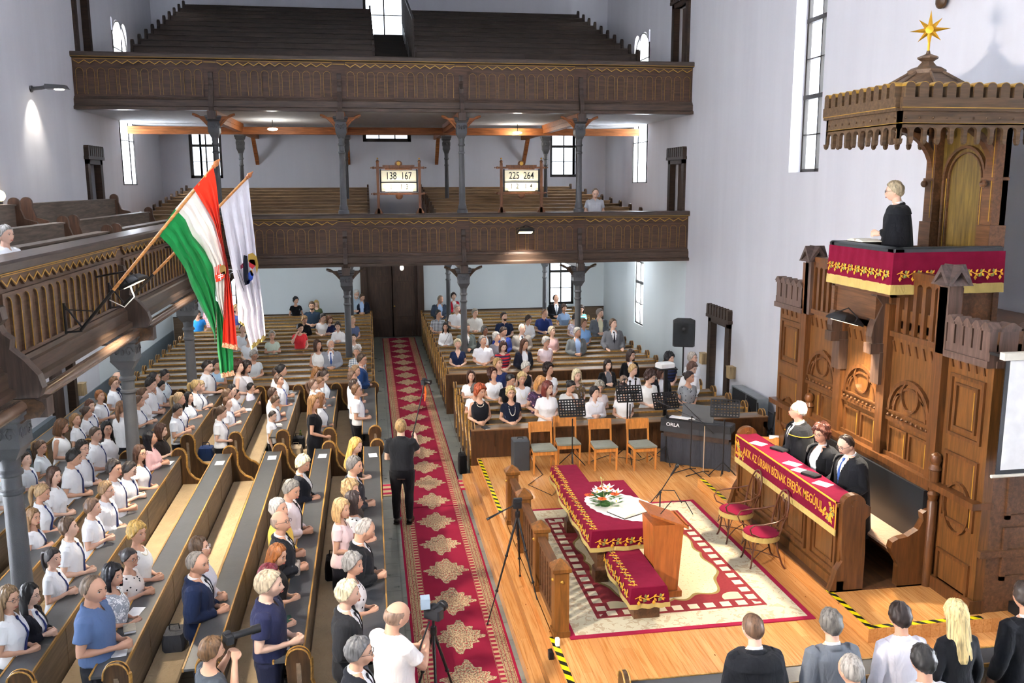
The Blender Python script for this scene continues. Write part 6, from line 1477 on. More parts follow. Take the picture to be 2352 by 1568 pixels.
3.24 21.75 1.71 Q W bob 4a2c22 stripe b52c34 26262c - | woman in navy, red and grey striped top
2.84 22.5 1.72 Q M sm 9a948c sh f2f2fa 26262c - | grey-haired man in white short-sleeved shirt in the first rear right pew
2.18 22.49 1.65 Q W sw c8bc98 vee 1d2848 1d2848 - | woman with short blond hair in navy v-neck tee
2.82 19.48 1.71 R W sw b59058 tee 23305c 26262c G | blond woman with glasses looking up in the back row of the front right block
3.4 19.47 1.63 R W sw c9c4b8 sl 17171b 17171b - | grey-haired woman in black sleeveless top in the last choir row
3.83 18.79 1.69 R W cu 2a1c1a tee f4f2f2 26262c - | woman with short dark hair piled up, in white, in the last choir rows
4.29 18.09 1.69 R W bob d8c8a0 flor 5a4a34 26262c - | woman with light blond bob in brown camouflage-pattern blouse
5.35 19.47 1.6 R W bob 2e1c16 car 1c1d20 3a3c40 k | woman with dark bob in black cardigan over grey dress
2.1 18.78 1.6 R W bob 4a2e22 tee f4f4f4 26262c - | smiling brown-haired woman in white at the aisle end of the choir
2.6 18.78 1.63 R W cu 4e2c22 tee f6f4f4 26262c G | woman with wavy brown hair in white top looking upward
2.83 18.09 1.66 R W bn 1a1719 tee 18181c 18181c - | woman with tied black hair in loose black top
3.1 18.09 1.67 R W sw c9ac74 tee e8e8ec 26262c N | blond woman in white top with pendant
3.32 17.37 1.75 R W bob c08850 flor 3c2c40 26262c - | blond woman in black, pink and white flowered dress
2.04 17.48 1.6 R W sw 55504c tee f6f6f6 26262c - | grey-dark-haired woman in white hidden behind the red-haired woman
2.04 16.77 1.74 R W cu b0522c sl 1b1c22 1b1c22 N | woman with bright red hair in black sleeveless dress
2.66 16.77 1.67 R W sw cdb57c tee 1a2032 1a2032 NG | blond woman in glasses and navy top with long pale necklace
3.38 16.77 1.76 R W bob 6a2c22 sh f6f4f6 26262c - | woman with dark red bob in white short-sleeved blouse in the first choir row
3.99 17.48 1.62 R W bn 1a1617 tee f2f0ec 26262c p | woman with black bun in white covering her face with one hand
4.63 17.48 1.56 R W cu a49e90 tee eee0dc 26262c - | woman with curly grey hair in pale blouse behind the first choir row
4.36 16.77 1.6 R W sw 241c1c ls f6f2f6 26262c N | woman with short black hair in white long-sleeved blouse in the first choir row
4.96 16.77 1.64 R W sw 3a2420 tee f6f6f4 26262c - | woman with short dark hair in white tee in the first choir row
5.36 18.19 1.48 R W sw 8a7260 tee e9e0d6 26262c - | woman in beige top behind the woman in the white tee
5.74 18.79 1.6 R W sw bb9866 ls f2eef2 26262c - | blond woman in white shirt near the right of the choir
6.12 20.23 1.66 R W bob 33201a car 17181c 17181c G | woman with glasses and dark bob in black cardigan at the back
5.69 17.48 1.75 R W cu 3c2620 tee f4f2ee 26262c - | woman with dark curly hair in cream top, hands on the rail
6.21 18.19 1.69 R W bob 4a2c22 blz 1a1c22 1a1c22 G | woman with brown hair in black jacket over white shirt left of the projector stand
6.83 19.49 1.7 R W cu 15141a stripe 1d1e24 1d1e24 - | woman with black hair in black striped top behind the projector
7.42 19.49 1.68 R W sw aca296 ls eef0f2 26262c G | grey-haired woman in white shirt next to the right doorway
6.87 18.19 1.75 R W sw 5c3e30 ls f2f2f2 26262c - | brown-haired woman in white behind the woman with the ribbon
6.57 17.48 1.7 R W bn 2e2020 dots 8d9094 3c3e44 w | woman in grey dress with white ribbon bow near the right doorway
"""
GRP = {'L': 'people in the left pews', 'B': 'people in the rear left pews', 'Q': 'people in the rear right pews', 'R': 'choir women in the front right pews'}
for i, ln in enumerate(PEOPLE.strip().split('\n')):
    a, lab = ln.split(' | '); f = a.split(); x, y, h = map(float, f[:3]); row = f[3]; kind, hair, hc, top, tc, bc, fl = f[4:11]
    R_ = random.Random(i*31+5)
    if row == 'L':
        hd = R_.uniform(-8, 4); yaw = R_.choice((-25, -25, 0)); pit = R_.choice((0, 0, 0, -10, 12)); rail_z = .99
    else: hd = -90+R_.uniform(-6, 12); yaw = 30 if R_.random() < .75 else 0; pit = R_.choice((0, 0, -12, -12, 12)) if row != 'B' else R_.choice((0, -12, 12))
    if 'f' in fl: yaw = -50
    if 'b' in fl: yaw = 30; hd = 50
    if 'lowered' in lab: pit = 18
    if 'looking up' in lab: pit = -22
    pose = 'high' if h < 1.62 else 'clasp'
    if 's' in fl: pose = 'side'
    if 'r' in fl: pose = 'rail'
    if 'h' in fl: pose = 'neck'
    if 'p' in fl: pose = 'face'; pit = 18
    if 'D' in fl: pose = 'low'
    person(x, y, 0, h, hd, yaw, pit, kind, hair, hc, top, tc, bc, fl, lab, pose, GRP[row])
# ================================================================ individual people
def cape(root, col='15161a', long_=.42, front=38, braid=None):
    m = MB(); rings = []; n = 34
    for z, a, b in ((1.445, .10, .075), (1.435, .135, .085), (1.42, .18, .11), (1.39, .225, .135), (1.32, .265, .165), (1.15, .285, .19), (.95, .30, .21), (.7, .315, .23), (long_, .33, .245)):
        o = [((b*cos(t)-.02)*(1), a*sin(t), z-.05*(z < .6)*0) for t in [radians(front+(360-2*front)*k/n) for k in range(n+1)]]
        o = [(x+.012*sin(k*1.9)*(1.4-z), y+.010*sin(k*1.3)*(1.4-z), z) for k, (x, y, z) in enumerate(o)]
        i_ = [(x*.965, y*.965, z) for x, y, z in o]; rings.append(o+i_[::-1])
    m.loft(rings); c = m.build('cloak', cloth(col, .95), root)
    m = MB(); rings = []
    for z, a, b in ((1.452, .105, .082), (1.455, .125, .095), (1.44, .19, .125), (1.40, .245, .155), (1.33, .262, .175)):
        o = [(b*cos(t)-.02, a*sin(t), z) for t in [radians(34+(360-68)*k/n) for k in range(n+1)]]; rings.append(o+[(x*.95, y*.95, z-.006) for x, y, z in o][::-1])
    m.loft(rings); m.build('velvet_collar', cloth('1d1e22', .95), root)
    if braid:
        m = MB(); m.tube([(.175*cos(t)-.02, .262*sin(t), 1.33) for t in [radians(22+316*k/30) for k in range(31)]], .006, 5); m.build('gold_braid', GOLDTH, c)
CL = 'clergy at the bench'
p = person(6.12, 11.75, ZD, 1.84, 168, -8, -6, 'M', 'bg', 'ddd8cf', 'suit', '18191d', '18191d', 'G', 'white-haired clergyman with glasses in black cloak, furthest at the bench', 'low', None, 'near', skn='dfa58c'); cape(p, braid=1)
p = person(6.1, 11.0, ZD, 1.70, 195, 10, 4, 'W', 'cu', '5a3226', 'blz', '18191d', '18191d', 'G', 'clergywoman with curly brown hair, white blouse and black cloak', 'low', None, 'near'); cape(p, front=48)
p = person(6.14, 10.35, ZD, 1.76, 185, 8, 22, 'M', 'bg', '3d3029', 'suit', '18191d', '18191d', 'GC', 'balding clergyman with moustache reading, nearest end of the clergy bench', 'rail', None, 'near'); cape(p)
MB().tube([(.0, -.02, 0), (.008, 0, .004), (0, .02, 0)], [.003, .006, .003], 6).build('moustache', hairmat('3d3029'), p).matrix_local = headM(8, 22) @ Matrix.Translation((.096, 0, -.053))
p = person(7.12, 11.25, 3.87, 1.74, 150, -4, 4, 'M', 'sm', 'b0a184', 'suit', '15161a', '15161a', 'G', 'fair-haired preacher in black cloak standing in the pulpit', 'clasp', None, 'near'); cape(p)
p = person(.42, 14.22, .02, 1.80, 78, 12, -14, 'M', 'bz', 'a88a5c', 'sh', '24262b', '1b1c21', '', 'young man in black shirt holding a camera on a pole in the aisle', 'pole', None, 'near')
p = person(.1, 7.78, 0, 1.76, 40, -12, 10, 'M', 'bd', '8a6f5c', 'sh', 'f2ece8', '2a2d38', 'X', 'bald cameraman in white shirt behind a tripod at the bottom edge', 'cam', None, 'near')
p = person(-1.52, 7.62, 0, 1.64, 28, 0, 0, 'M', 'sm', '6a4f34', 'tee', '4a5058', '26282e', 'E', 'photographer in grey tee aiming a long lens at the bottom edge', 'photo', None, 'near')
for x, y, h, hair, hc, top, tc, pose, wd, lab, kind in (
    (3.33, 6.98, 1.76, 'bz', '6a4f3a', 'suit', '15161b', 'side', 1.0, 'man with cropped brown hair and white collar in black cloak, seen from behind', 'M'),
    (4.06, 6.94, 1.76, 'sm', '6f6a63', 'suit', '6f757c', 'side', 1.0, 'grey-haired man in grey suit seen from behind, lower right', 'M'),
    (4.78, 6.99, 1.74, 'sm', '2c211d', 'ls', 'ece9f0', 'side', 1.0, 'dark-haired man in white shirt seen from behind, lower right', 'M'),
    (5.33, 6.95, 1.74, 'lg', 'e3c98f', 'ls', '17181c', 'side', 1.0, 'woman with long straight blond hair and black top, seen from behind', 'W'),
    (3.84, 6.2, 1.75, 'bg', 'a39b92', 'suit', '3a3d42', 'side', 1.0, 'balding grey-haired man at the bottom edge below the man in grey suit', 'M'),
    (4.51, 6.23, 1.75, 'sm', '2b2826', 'ls', 'e9e9ef', 'side', 1.0, 'short dark-haired man at the bottom edge below the man in white shirt', 'M'),
    (6.1, 7.02, 1.82, 'sm', '3a302a', 'suit', '17181d', 'side', 1.0, 'man in black suit seen from behind at the right picture edge', 'M')):
    p = person(x, y, 0, h, 90, random.Random(int(x*10)).choice((-8, 0, 10)), 6, kind, hair, hc, top, tc, '202126', '', lab, pose, 'people seen from behind in the lower right corner', 'near', wd)
    if x == 3.33: cape(p)
person(6.35, 24.72, 3.69, 1.80, -95, 0, 24, 'M', 'bg', '7a6a5a', 'sh', 'b9bbc0', '3a3d42', '', 'balding man in grey short-sleeved shirt on the lower rear gallery', 'clasp', None, 'mid')
person(-4.25, 11.35, 3.69, 1.45, -25, 0, 0, 'M', 'sm', 'a8a39c', 'sh', 'f0f0f2', '3a3d42', '', 'man leaning on the side gallery rail at the left picture edge', 'high', None, 'near')
# ================================================================ cameras and tripods
def cambody(r, M, lens=.12, big=False):
    m = MB(); m.cbox(-.03, .04, -.065, .065, -.045, .04, .01, M); m.cbox(-.03, .03, -.028, .028, .035, .065, .01, M); m.build('camera_body', BLACKP, r)
    m = MB(); m.lathe([(.034, .03), (.036, .05), (.032, .06), (.032, lens*.7), (.04, lens*.75), (.04, lens), (.03, lens), (.028, lens-.01)], (0, 0, 0), 16, M, ax='x'); m.build('lens', BLACKM, r)
def tripod(loc, hub, feet, label, head=True, mat=BLACKM):
    r = empty('tripod', loc, 0, label, 'tripod'); L = Vector(loc); h = Vector(hub)-L
    for f in feet:
        f = Vector(f)-L; m = MB(); m.tube([h, h.lerp(f, .38)], .015, 8); m.tube([h.lerp(f, .36), h.lerp(f, .7)], .012, 8); m.tube([h.lerp(f, .68), f+Vector((0, 0, .015))], .008, 8)
        for q in (.37, .69): m.ball(h.lerp(f, q), .022, 8, 6)
        m.ball(f+Vector((0, 0, .015)), .016, 8, 6); m.build('leg', mat, r)
    m = MB(); m.tube([h-Vector((0, 0, .28)), h+Vector((0, 0, .12))], .014, 10); m.lathe([(.03, -.03), (.035, 0), (.03, .05)], tuple(h), 12); m.build('centre_column', mat, r)
    return r, h
r, h = tripod((1.8, 10.8, 0), (1.78, 10.72, 1.40), ((1.35, 10.52, .015), (1.97, 10.17, .30), (1.9, 11.25, .30)), 'black tripod with empty fluid head beside the baluster railing')
m = MB(); m.cbox(-.06, .05, -.045, .045, .10, .20, .01, Matrix.Translation(h)); m.lathe([(.04, -.05), (.04, .05)], (h.x, h.y, h.z+.15), 14, ax='y'); m.tube([h+Vector((-.03, 0, .14)), h+Vector((-.2, -.08, .10)), h+Vector((-.42, -.16, .03))], [.008, .01, .016], 8); m.cbox(-.05, .06, -.03, .03, .20, .225, .005, Matrix.Translation(h)); m.build('fluid_head', BLACKM, r)
r = empty('camera_pole', (.5, 14.35, .02), 0, 'long black pole with a small camera held up by the man in black', 'camera'); B0, T0 = Vector((-.06, -.05, .78)), Vector((.34, .25, 2.26))
m = MB(); m.tube([B0, B0.lerp(T0, .5)], .013, 8); m.tube([B0.lerp(T0, .5), T0], .010, 8); m.build('pole', BLACKM, r); cambody(r, Matrix.Translation(T0+Vector((0, 0, .06))) @ Matrix.Rotation(-.6, 4, 'Z'), .13)
m = MB(); m.tube([T0+Vector((.01, 0, -.02)), T0+Vector((.02, -.03, -.12)), T0+Vector((.0, -.03, -.27))], [.012, .016, .01], 6); m.build('orange_strap', plain('orange_strap', 'e4601f'), r)
r, h = tripod((.52, 8.05, .03), (.50, 8.02, 1.32), ((.20, 8.32, .03), (.86, 8.3, .02), (.5, 7.6, .02)), 'video tripod with camcorder handled by the bald cameraman')
cambody(r, Matrix.Translation(h+Vector((0, 0, .2))) @ Matrix.Rotation(.9, 4, 'Z') @ Matrix.Diagonal((1.5, 1.4, 1.3, 1)), .12)
MB().box(-.12, -.03, -.05, .06, .0, .1, Matrix.Translation(h+Vector((0, 0, .26)))).build('monitor', plain('screen_grey', '8fa0b0', .2), r)
MB().tube([h+Vector((-.04, -.02, .12)), h+Vector((-.14, -.22, -.02)), h+Vector((-.17, -.28, -.1))], .009, 8).build('pan_handle', BLACKM, r)
r = empty('camera', (-1.37, 7.71, 1.47), radians(28), 'black camera with long grey lens held by the photographer', 'camera'); cambody(r, Matrix.Translation((0, 0, .12)), .30)
# ================================================================ flags on the side gallery
def pt_on(x, y, Yp):   # measured outline points, laid out on the vertical plane of each flag pole
    d = _r*((x-1176)/2036)-_u*((y-784)/2036)+_f; k = Yp/d.y; return Vector((d.x*k, Yp, H+d.z*k))
def flagpole(base, tip, label):
    r = empty('flagpole', base, 0, label, 'flagpole', 'flagpoles on the side gallery'); t = Vector(tip)-Vector(base); m = MB(); m.tube([(0, 0, 0), t*.24], .02, 10); m.build('iron_socket', BLACKM, r)
    m = MB(); m.tube([t*.22, t*.97], .019, 10); m.build('pole', wood('pole_wood', 'b97f45', 'x', .4), r)
    M = Matrix.Translation(t*.965) @ t.to_track_quat('Z', 'Y').to_matrix().to_4x4(); m = MB(); m.lathe([(.02, 0), (.028, .01), (.022, .03), (.034, .05), (.034, .07), (.02, .10), (.004, .14)], (0, 0, 0), 12, M); m.build('finial', wood('finial_wood', 'a86a3f', 'z', .35), r)
    m = MB(); m.tube([(-.17, -.0, .32), (.03, .0, .02)], .012, 6); m.tube([(-.17, .0, -.02), (.02, 0, -.01)], .012, 6); m.tube([(-.17, 0, -.04), (-.17, 0, .34)], .016, 6); m.tube([(-.17, 0, .26), (.16, 0, .26*.9)], .008, 6); m.build('wall_bracket', BLACKM, r); return r
P1b, P1t, P2b, P2t = Vector((-3.52, 11.42, 3.86)), pt_on(500, 371, 11.42), Vector((-3.52, 13.36, 3.90)), pt_on(576, 399, 13.36)
flagpole(P1b, P1t, 'nearer wooden flagpole slanting from the side gallery, carrying the tricolour')
flagpole(P2b, P2t, 'farther wooden flagpole slanting from the side gallery, carrying the white flag')
def flagcloth(name, Yp, L, R, nseg, nx, amp, mat, root, ph=0., th=.006, freq=3.0, back=0., y_of=None):
    """cloth between two outline curves L,R (lists of picture points top to bottom) with real folds in depth"""
    def samp(C, t):
        f = t*(len(C)-1); i = min(int(f), len(C)-2); u = f-i; return (C[i][0]+(C[i+1][0]-C[i][0])*u, C[i][1]+(C[i+1][1]-C[i][1])*u)
    m = MB(); fr, bk = [], []; rings = []
    for j in range(nseg+1):
        t = j/nseg; a, b = samp(L, t), samp(R, t); row = []
        for i in range(nx+1):
            u = i/nx; d = amp*min(1, t*3+.1)*sin(freq*2*pi*u+ph+2.0*t)+back; p = pt_on(a[0]+(b[0]-a[0])*u, a[1]+(b[1]-a[1])*u, Yp+d); row.append(p)
        rings.append(row+[q+Vector((0, th, 0)) for q in reversed(row)])
    m.loft(rings); return m.build(name, mat, root)
FR, FW, FGN = cloth('e03a22', .75), cloth('f2efea', .75), cloth('1f8a47', .75)
r = empty('flag', tuple(P1t), 0, 'hanging red, white and green tricolour flag with coat of arms and fringe', 'flag')
def q_(o):   # parent while keeping place
    pr = o.parent; o.location = (-pr.location[0], -pr.location[1], -pr.location[2]); return o
B0_ = [(362, 537), (388, 562), (412, 596), (428, 622), (438, 655), (452, 683), (462, 705), (478, 735), (492, 770), (494, 790)]
B1_ = [(402, 480), (425, 503), (441, 540), (455, 556), (470, 575), (478, 592), (489, 612), (494, 650), (496, 690), (497, 700)]
B2_ = [(444, 432), (462, 460), (478, 485), (492, 512), (500, 540), (508, 565), (516, 590), (520, 620), (521, 680), (518, 735)]
B3_ = [(490, 384), (496, 415), (500, 450), (505, 500), (510, 540), (516, 575), (522, 600), (530, 660), (538, 720), (545, 792)]
W0_ = B1_[:8]+[(497, 690), (516, 735)]
q_(flagcloth('green_stripe', 11.42, B0_, B1_, 26, 10, .05, FGN, r, .5)); q_(flagcloth('white_stripe', 11.42, B1_[:8]+[(496, 680), (512, 728)], B2_, 26, 10, .045, FW, r, .5, back=.012)); q_(flagcloth('red_stripe', 11.42, B2_[:6]+[(517, 610), (514, 700), (513, 740), (511, 786)], B3_, 26, 8, .04, FR, r, 2.5, back=-.02))
q_(flagcloth('green_tail', 11.42, [(496, 690), (498, 750), (499, 800), (506, 858)], [(510, 700), (522, 760), (535, 800), (536, 852)], 14, 8, .04, FGN, r, 1.0, back=.08))
q_(flagcloth('fringe', 11.42, [(511, 786), (509, 797)], [(545, 792), (545, 804)], 2, 10, .03, pattern('vstripe', 'e8c9a0', 'd0523a'), r, 2.5, back=-.02)); q_(flagcloth('fringe', 11.42, [(506, 856), (508, 868)], [(536, 850), (540, 862)], 2, 10, .03, pattern('vstripe', 'e8c9a0', 'd0523a'), r, 1, back=.08))
def badge(name, pts, Yp, mat, root, d=-.075): q_(MB().loft([[pt_on(x, y, Yp+d) for x, y in pts], [pt_on(x, y, Yp+d+.004) for x, y in pts]]).build(name, mat, root, smooth=False))
for k in range(4): badge('coat_of_arms', [(493+k*4, 613-k*2), (495+k*4, 612-k*2), (496+k*4, 640-k*2), (494+k*4, 640-k*2)], 11.42, FR, r)
badge('coat_of_arms', [(495, 632), (517, 622), (516, 636), (506, 645), (496, 648)], 11.42, FR, r, -.08); badge('coat_of_arms', [(505, 629), (507, 628), (508, 642), (506, 643)], 11.42, FW, r, -.085); badge('coat_of_arms', [(500, 633), (513, 628), (513, 630), (500, 635)], 11.42, FW, r, -.085); badge('coat_of_arms', [(501, 637), (513, 632), (513, 634), (501, 639)], 11.42, FW, r, -.085)
badge('coat_of_arms', [(504, 612), (508, 609), (515, 608), (519, 614), (519, 628), (512, 632), (505, 624)], 11.42, cloth('8a6a3a'), r, -.08)
r = empty('flag', tuple(P2t), 0, 'hanging white flag with embroidered arms and gold fringe', 'flag')
q_(flagcloth('white_cloth', 13.36, [(505, 468), (518, 540), (530, 600), (540, 650), (552, 690), (562, 715), (560, 740), (575, 795)], [(570, 410), (577, 480), (584, 540), (590, 600), (597, 650), (603, 700), (607, 735), (610, 770)], 28, 16, .035, cloth('efeaf0', .75), r, .3, freq=3.5))
q_(flagcloth('white_fold', 13.36, [(540, 650), (545, 690), (547, 735)], [(562, 690), (566, 720), (562, 745)], 8, 4, .02, cloth('e9e4ea', .75), r, 0, back=.06)); q_(flagcloth('gold_fringe', 13.36, [(575, 792), (577, 803)], [(610, 766), (610, 778)], 2, 12, .03, FRINGE, r, 1)); q_(flagcloth('gold_fringe', 13.36, [(547, 734), (548, 740)], [(562, 744), (562, 751)], 2, 6, .02, FRINGE, r, 0, back=.05))
for pts, c in (([(560, 585), (568, 588), (570, 620), (572, 652), (563, 655), (559, 640), (558, 610)], '20222e'), ([(570, 584), (580, 580), (590, 590), (594, 610), (590, 628), (586, 610), (576, 604), (570, 600)], 'a8893f'), ([(572, 596), (584, 596), (588, 608), (580, 618), (572, 612)], 'b0303a'), ([(570, 628), (576, 620), (583, 630), (580, 642), (570, 650)], '2f4aa0'), ([(574, 622), (579, 619), (582, 634), (576, 632)], 'e0a030'), ([(552, 610), (560, 602), (560, 614), (553, 618)], '7a3040'), ([(566, 646), (574, 642), (574, 650), (567, 654)], '2f4aa0')): badge('embroidered_arms', pts, 13.36, cloth(c), r, -.09)
m = MB(); m.tube([pt_on(544+14*sin(t/9*1.2)*.0+t*1.9, 620+8*sin(t/9*pi/2)+t*4.6, 13.27) for t in range(10)], .003, 4); m.tube([pt_on(549+t*1.5, 620+t*4.0, 13.27) for t in range(10)], .003, 4); q_(m.build('embroidered_ribbon', BLACKM, r))
# ================================================================ lamps
def flood(loc, aim, e, label, col=(1, .87, .68), sz=(.36, .2), spread=120, arm=None):
    r = empty('floodlight', loc, 0, label, 'floodlight', None); d = (Vector(aim)-Vector(loc)).normalized(); q = d.to_track_quat('-Z', 'Y').to_matrix().to_4x4(); r.matrix_world = Matrix.Translation(loc) @ q
    m = MB(); a, b = sz[0]/2+.05, sz[1]/2+.05; m.loft([[(-a*k, -b*k, z), (a*k, -b*k, z), (a*k, b*k, z), (-a*k, b*k, z)] for k, z in ((1, .0), (1.0, .03), (.6, .11), (.25, .13))]); m.build('housing', BLACKM, r)
    m = MB(); m.tube([(-a, 0, .03), (-a-.03, 0, .1), (0, 0, .2), (a+.03, 0, .1), (a, 0, .03)], .01, 6); m.build('yoke', BLACKM, r)
    MB().box(-a+.05, a-.05, -b+.05, b-.05, -.004, -.001).build('lamp_glass', emis('halogen_glass', 'ffe2b0', 8), r, smooth=False)
    if arm: MB().tube([(0, 0, .2), (q.inverted() @ Vector(arm)) + Vector((0, 0, .12))], .014, 6).build('mounting_arm', BLACKM, r)
    l = bpy.data.lights.new('floodlight', 'AREA'); l.shape = 'RECTANGLE'; l.size = sz[0]; l.size_y = sz[1]; l.energy = e; l.color = col; l.spread = radians(spread); o = bpy.data.objects.new('lamp_beam', l); COL.objects.link(o); o.parent = r; o.location = (0, 0, -.012); return r
flood((-3.25, 13.0, 4.25), (-1.2, 12.9, .0), 110, 'black floodlight on the side gallery parapet beside the nearer flagpole', arm=(-.45, 0, 0))
flood((-3.25, 17.4, 4.36), (-.8, 18.2, .0), 60, 'black floodlight on the side gallery parapet behind the tricolour flag', (1, .9, .78), arm=(-.45, 0, 0))
flood((-3.3, 5.6, 5.2), (6.9, 10.9, 3.6), 250, 'black floodlight on the side gallery rail close to the camera', (1, .88, .76))
flood((6.4, 11.14, 3.72), (5.5, 11.1, .4), 80, 'black floodlight fixed below the pulpit shining on the platform')
flood((4.15, 23.55, 4.32), (4.15, 22.6, 1.0), 50, 'black floodlight on the front of the lower rear gallery', (1, .93, .84), arm=(0, .36, 0))
m = MB(); m.tube([(-3.55, 12.85, 4.05), (-3.3, 12.6, 3.98), (-3.2, 12.75, 4.1), (-3.3, 13.0, 4.2)], .008, 6); tag(m.build('cable', plain('white_cable', 'e6e4dc')), 'looped white cable hanging from the side gallery floodlight', 'cable')
r = empty('wall_lamp', (XL+.02, 21.0, 7.55), 0, 'lit grey spotlight on a short arm high on the left wall', 'lamp')
MB().tube([(0, 0, .1), (.2, 0, .12), (.35, 0, .16)], .04, 8).lathe([(.07, 0), (.07, .02)], (0, 0, .1), 12, ax='x').build('arm', IRON, r); MB().loft([[(.3, -.12, .1), (.75, -.1, .1), (.75, .1, .1), (.3, .12, .1)], [(.3, -.1, .2), (.7, -.08, .18), (.7, .08, .18), (.3, .1, .2)]]).build('head', IRON, r); MB().lathe([(.001, 0), (.1, 0), (.1, .01)], (.56, 0, .085), 16).build('lamp_glass', emis('cool_lamp', 'fff4dc', 20), r)
l = bpy.data.lights.new('spot', 'SPOT'); l.energy = 60; l.color = (1, .92, .78); l.spot_size = 1.5; l.spot_blend = .8; o = bpy.data.objects.new('lamp_beam', l); COL.objects.link(o); o.parent = r; o.location = (.3, 0, .05); o.rotation_euler = (0, .35, 0)
r = empty('wall_lamp', (XL+.1, 18.5, 5.42), 0, 'glowing round lamp on the left wall at the picture edge', 'lamp'); MB().ball((0, 0, 0), .11, 16, 10).build('globe', emis('warm_globe', 'ffd9a0', 9), r); MB().lathe([(.05, -.2), (.06, -.1)], (0, 0, 0), 12).box(-.12, -.02, -.03, .03, -.2, -.15).build('bracket', IRON, r)
for x, y, z, lab in ((.87, 24.6, 3.34, 'glowing bulb hanging under the lower rear gallery before the door'), (-2.66, 27.2, 7.2, 'lit round lamp under the upper gallery deck on the left'), (4.75, 28.4, 7.2, 'lit round lamp under the upper gallery deck on the right')):
    r = empty('ceiling_bulb', (x, y, z), 0, lab, 'lamp'); MB().ball((0, 0, 0), (.05, .05, .07) if z < 4 else (.15, .1, .04), 12, 8).build('bulb', emis('bulb_glow', 'fff3d6', 12), r); MB().tube([(0, 0, .05), (0, 0, .26)], .012, 6).build('cord', BLACKM, r)
    l = bpy.data.lights.new('bulb', 'POINT'); l.energy = 25; l.shadow_soft_size = .07; l.color = (1, .95, .88); o = bpy.data.objects.new('lamp_beam', l); COL.objects.link(o); o.parent = r; o.location = (0, 0, -.12)
for k, (x, y, e) in enumerate([(-5.45, y, 48) for y in (6.0, 10.5, 14.8, 18.6, 22.4)]+[(-5.5, 28.6, 48), (-2.2, 28.2, 55), (4.1, 28.2, 55), (7.2, 28.2, 55)]):  # added fill lamps for the walls, hung out of the camera's sight
    r = empty('fill_globe', (x, y, 3.27), 0, 'added unseen fill globe under the %s gallery, %s from the %s' % (('side', ORD[k], 'camera') if k < 5 else ('rear', ORD[k-5], 'left wall')), 'lamp', 'added fill globes under the galleries')
    MB().ball((0, 0, 0), .1, 14, 10).build('globe', emis('fill_globe_glow', 'f2f6ff', 3), r); MB().tube([(0, 0, .08), (0, 0, .19)], .015, 6).build('stem', BLACKM, r)
    l = bpy.data.lights.new('globe', 'POINT'); l.energy = e; l.shadow_soft_size = .2; l.color = (.93, .97, 1); o = bpy.data.objects.new('lamp_beam', l); COL.objects.link(o); o.parent = r; o.location = (0, 0, -.02)
# ================================================================ hymn boards on the lower gallery parapet
PAPER = plain('board_paper', 'f0ead2', .8); BROWN = wood('hymn_board_wood', '6b452c', 'z', .4)
for x, t1, t2, w_ in ((.835, '138  167', '1     1  3', 'left'), (4.14, '225  264', '1  2    1  4', 'right')):
    r = empty('hymn_board', (x, YG+.13, 4.84), 0, 'lit wooden hymn board with black numbers %s, %s one' % (t1.replace('  ', ' and '), w_), 'hymn board', 'hymn boards on the gallery')
    m = MB()
    for s in (-1, 1):
        m.box(s*.55-.035, s*.55+.035, -.03, .03, 0, 1.32); m.ball((s*.55, 0, 1.36), .045); m.ball((s*.55, 0, 1.44), .025); m.prism([(s*.55-.12, 0), (s*.55+.12, 0), (s*.55+.04, .14), (s*.55-.04, .14)], 'y', -.03, .03)
        for z in (1.2, .52): m.ball((s*.66, 0, z), .035); m.ball((s*.72, 0, z), .02)
    for z in (1.2, .52): m.box(-.66, .66, -.025, .025, z-.025, z+.025)
    m.box(-.42, .42, -.02, .02, 1.22, 1.27); m.ball((0, 0, 1.30), (.1, .03, .09)); m.ball((0, 0, .46), (.1, .03, .09)); m.build('frame', BROWN, r)
    g = MB(); [g.ball((s*.55, -.01, 1.44), .02) for s in (-1, 1)]; [g.lathe([(.05, -.035), (.05, -.03)], (0, 0, 1.31), 14, ax='y')]; g.build('gilding', GOLD, r)
    MB().box(-.48, .48, -.012, .012, .58, 1.14).box(-.5, -.46, -.03, .02, .56, 1.16).box(.46, .5, -.03, .02, .56, 1.16).box(-.5, .5, -.03, .02, .8, .83).build('dark_frame', BLACKM, r, smooth=False)
    MB().box(-.46, .46, -.018, -.012, .83, 1.13).box(-.46, .46, -.018, -.012, .59, .80).build('number_sheet', PAPER, r, smooth=False)
    Mt = lambda z: Matrix(((1, 0, 0, 0), (0, 0, -1, -.022), (0, 1, 0, z), (0, 0, 0, 1)))
    text_mesh(t1, .27, BLACKM, 'numbers', r, Mt(.98), .001, .72); text_mesh(t2, .19, BLACKM, 'numbers', r, Mt(.70), .001, .75)
    MB().tube([(-.36, -.08, .6), (.36, -.08, .6)], .018, 8).build('strip_lamp', emis('strip_glow', 'ffe9b5', 6), r); MB().tube([(-.36, -.02, 1.17), (.36, -.02, 1.17)], .02, 8).build('lamp_hood', BROWN, r)
    l = bpy.data.lights.new('strip', 'AREA'); l.shape = 'RECTANGLE'; l.size = .7; l.size_y = .03; l.energy = 9; l.color = (1, .85, .55); o = bpy.data.objects.new('lamp_beam', l); COL.objects.link(o); o.parent = r; o.location = (0, -.1, .6); o.rotation_euler = (radians(160), 0, 0)
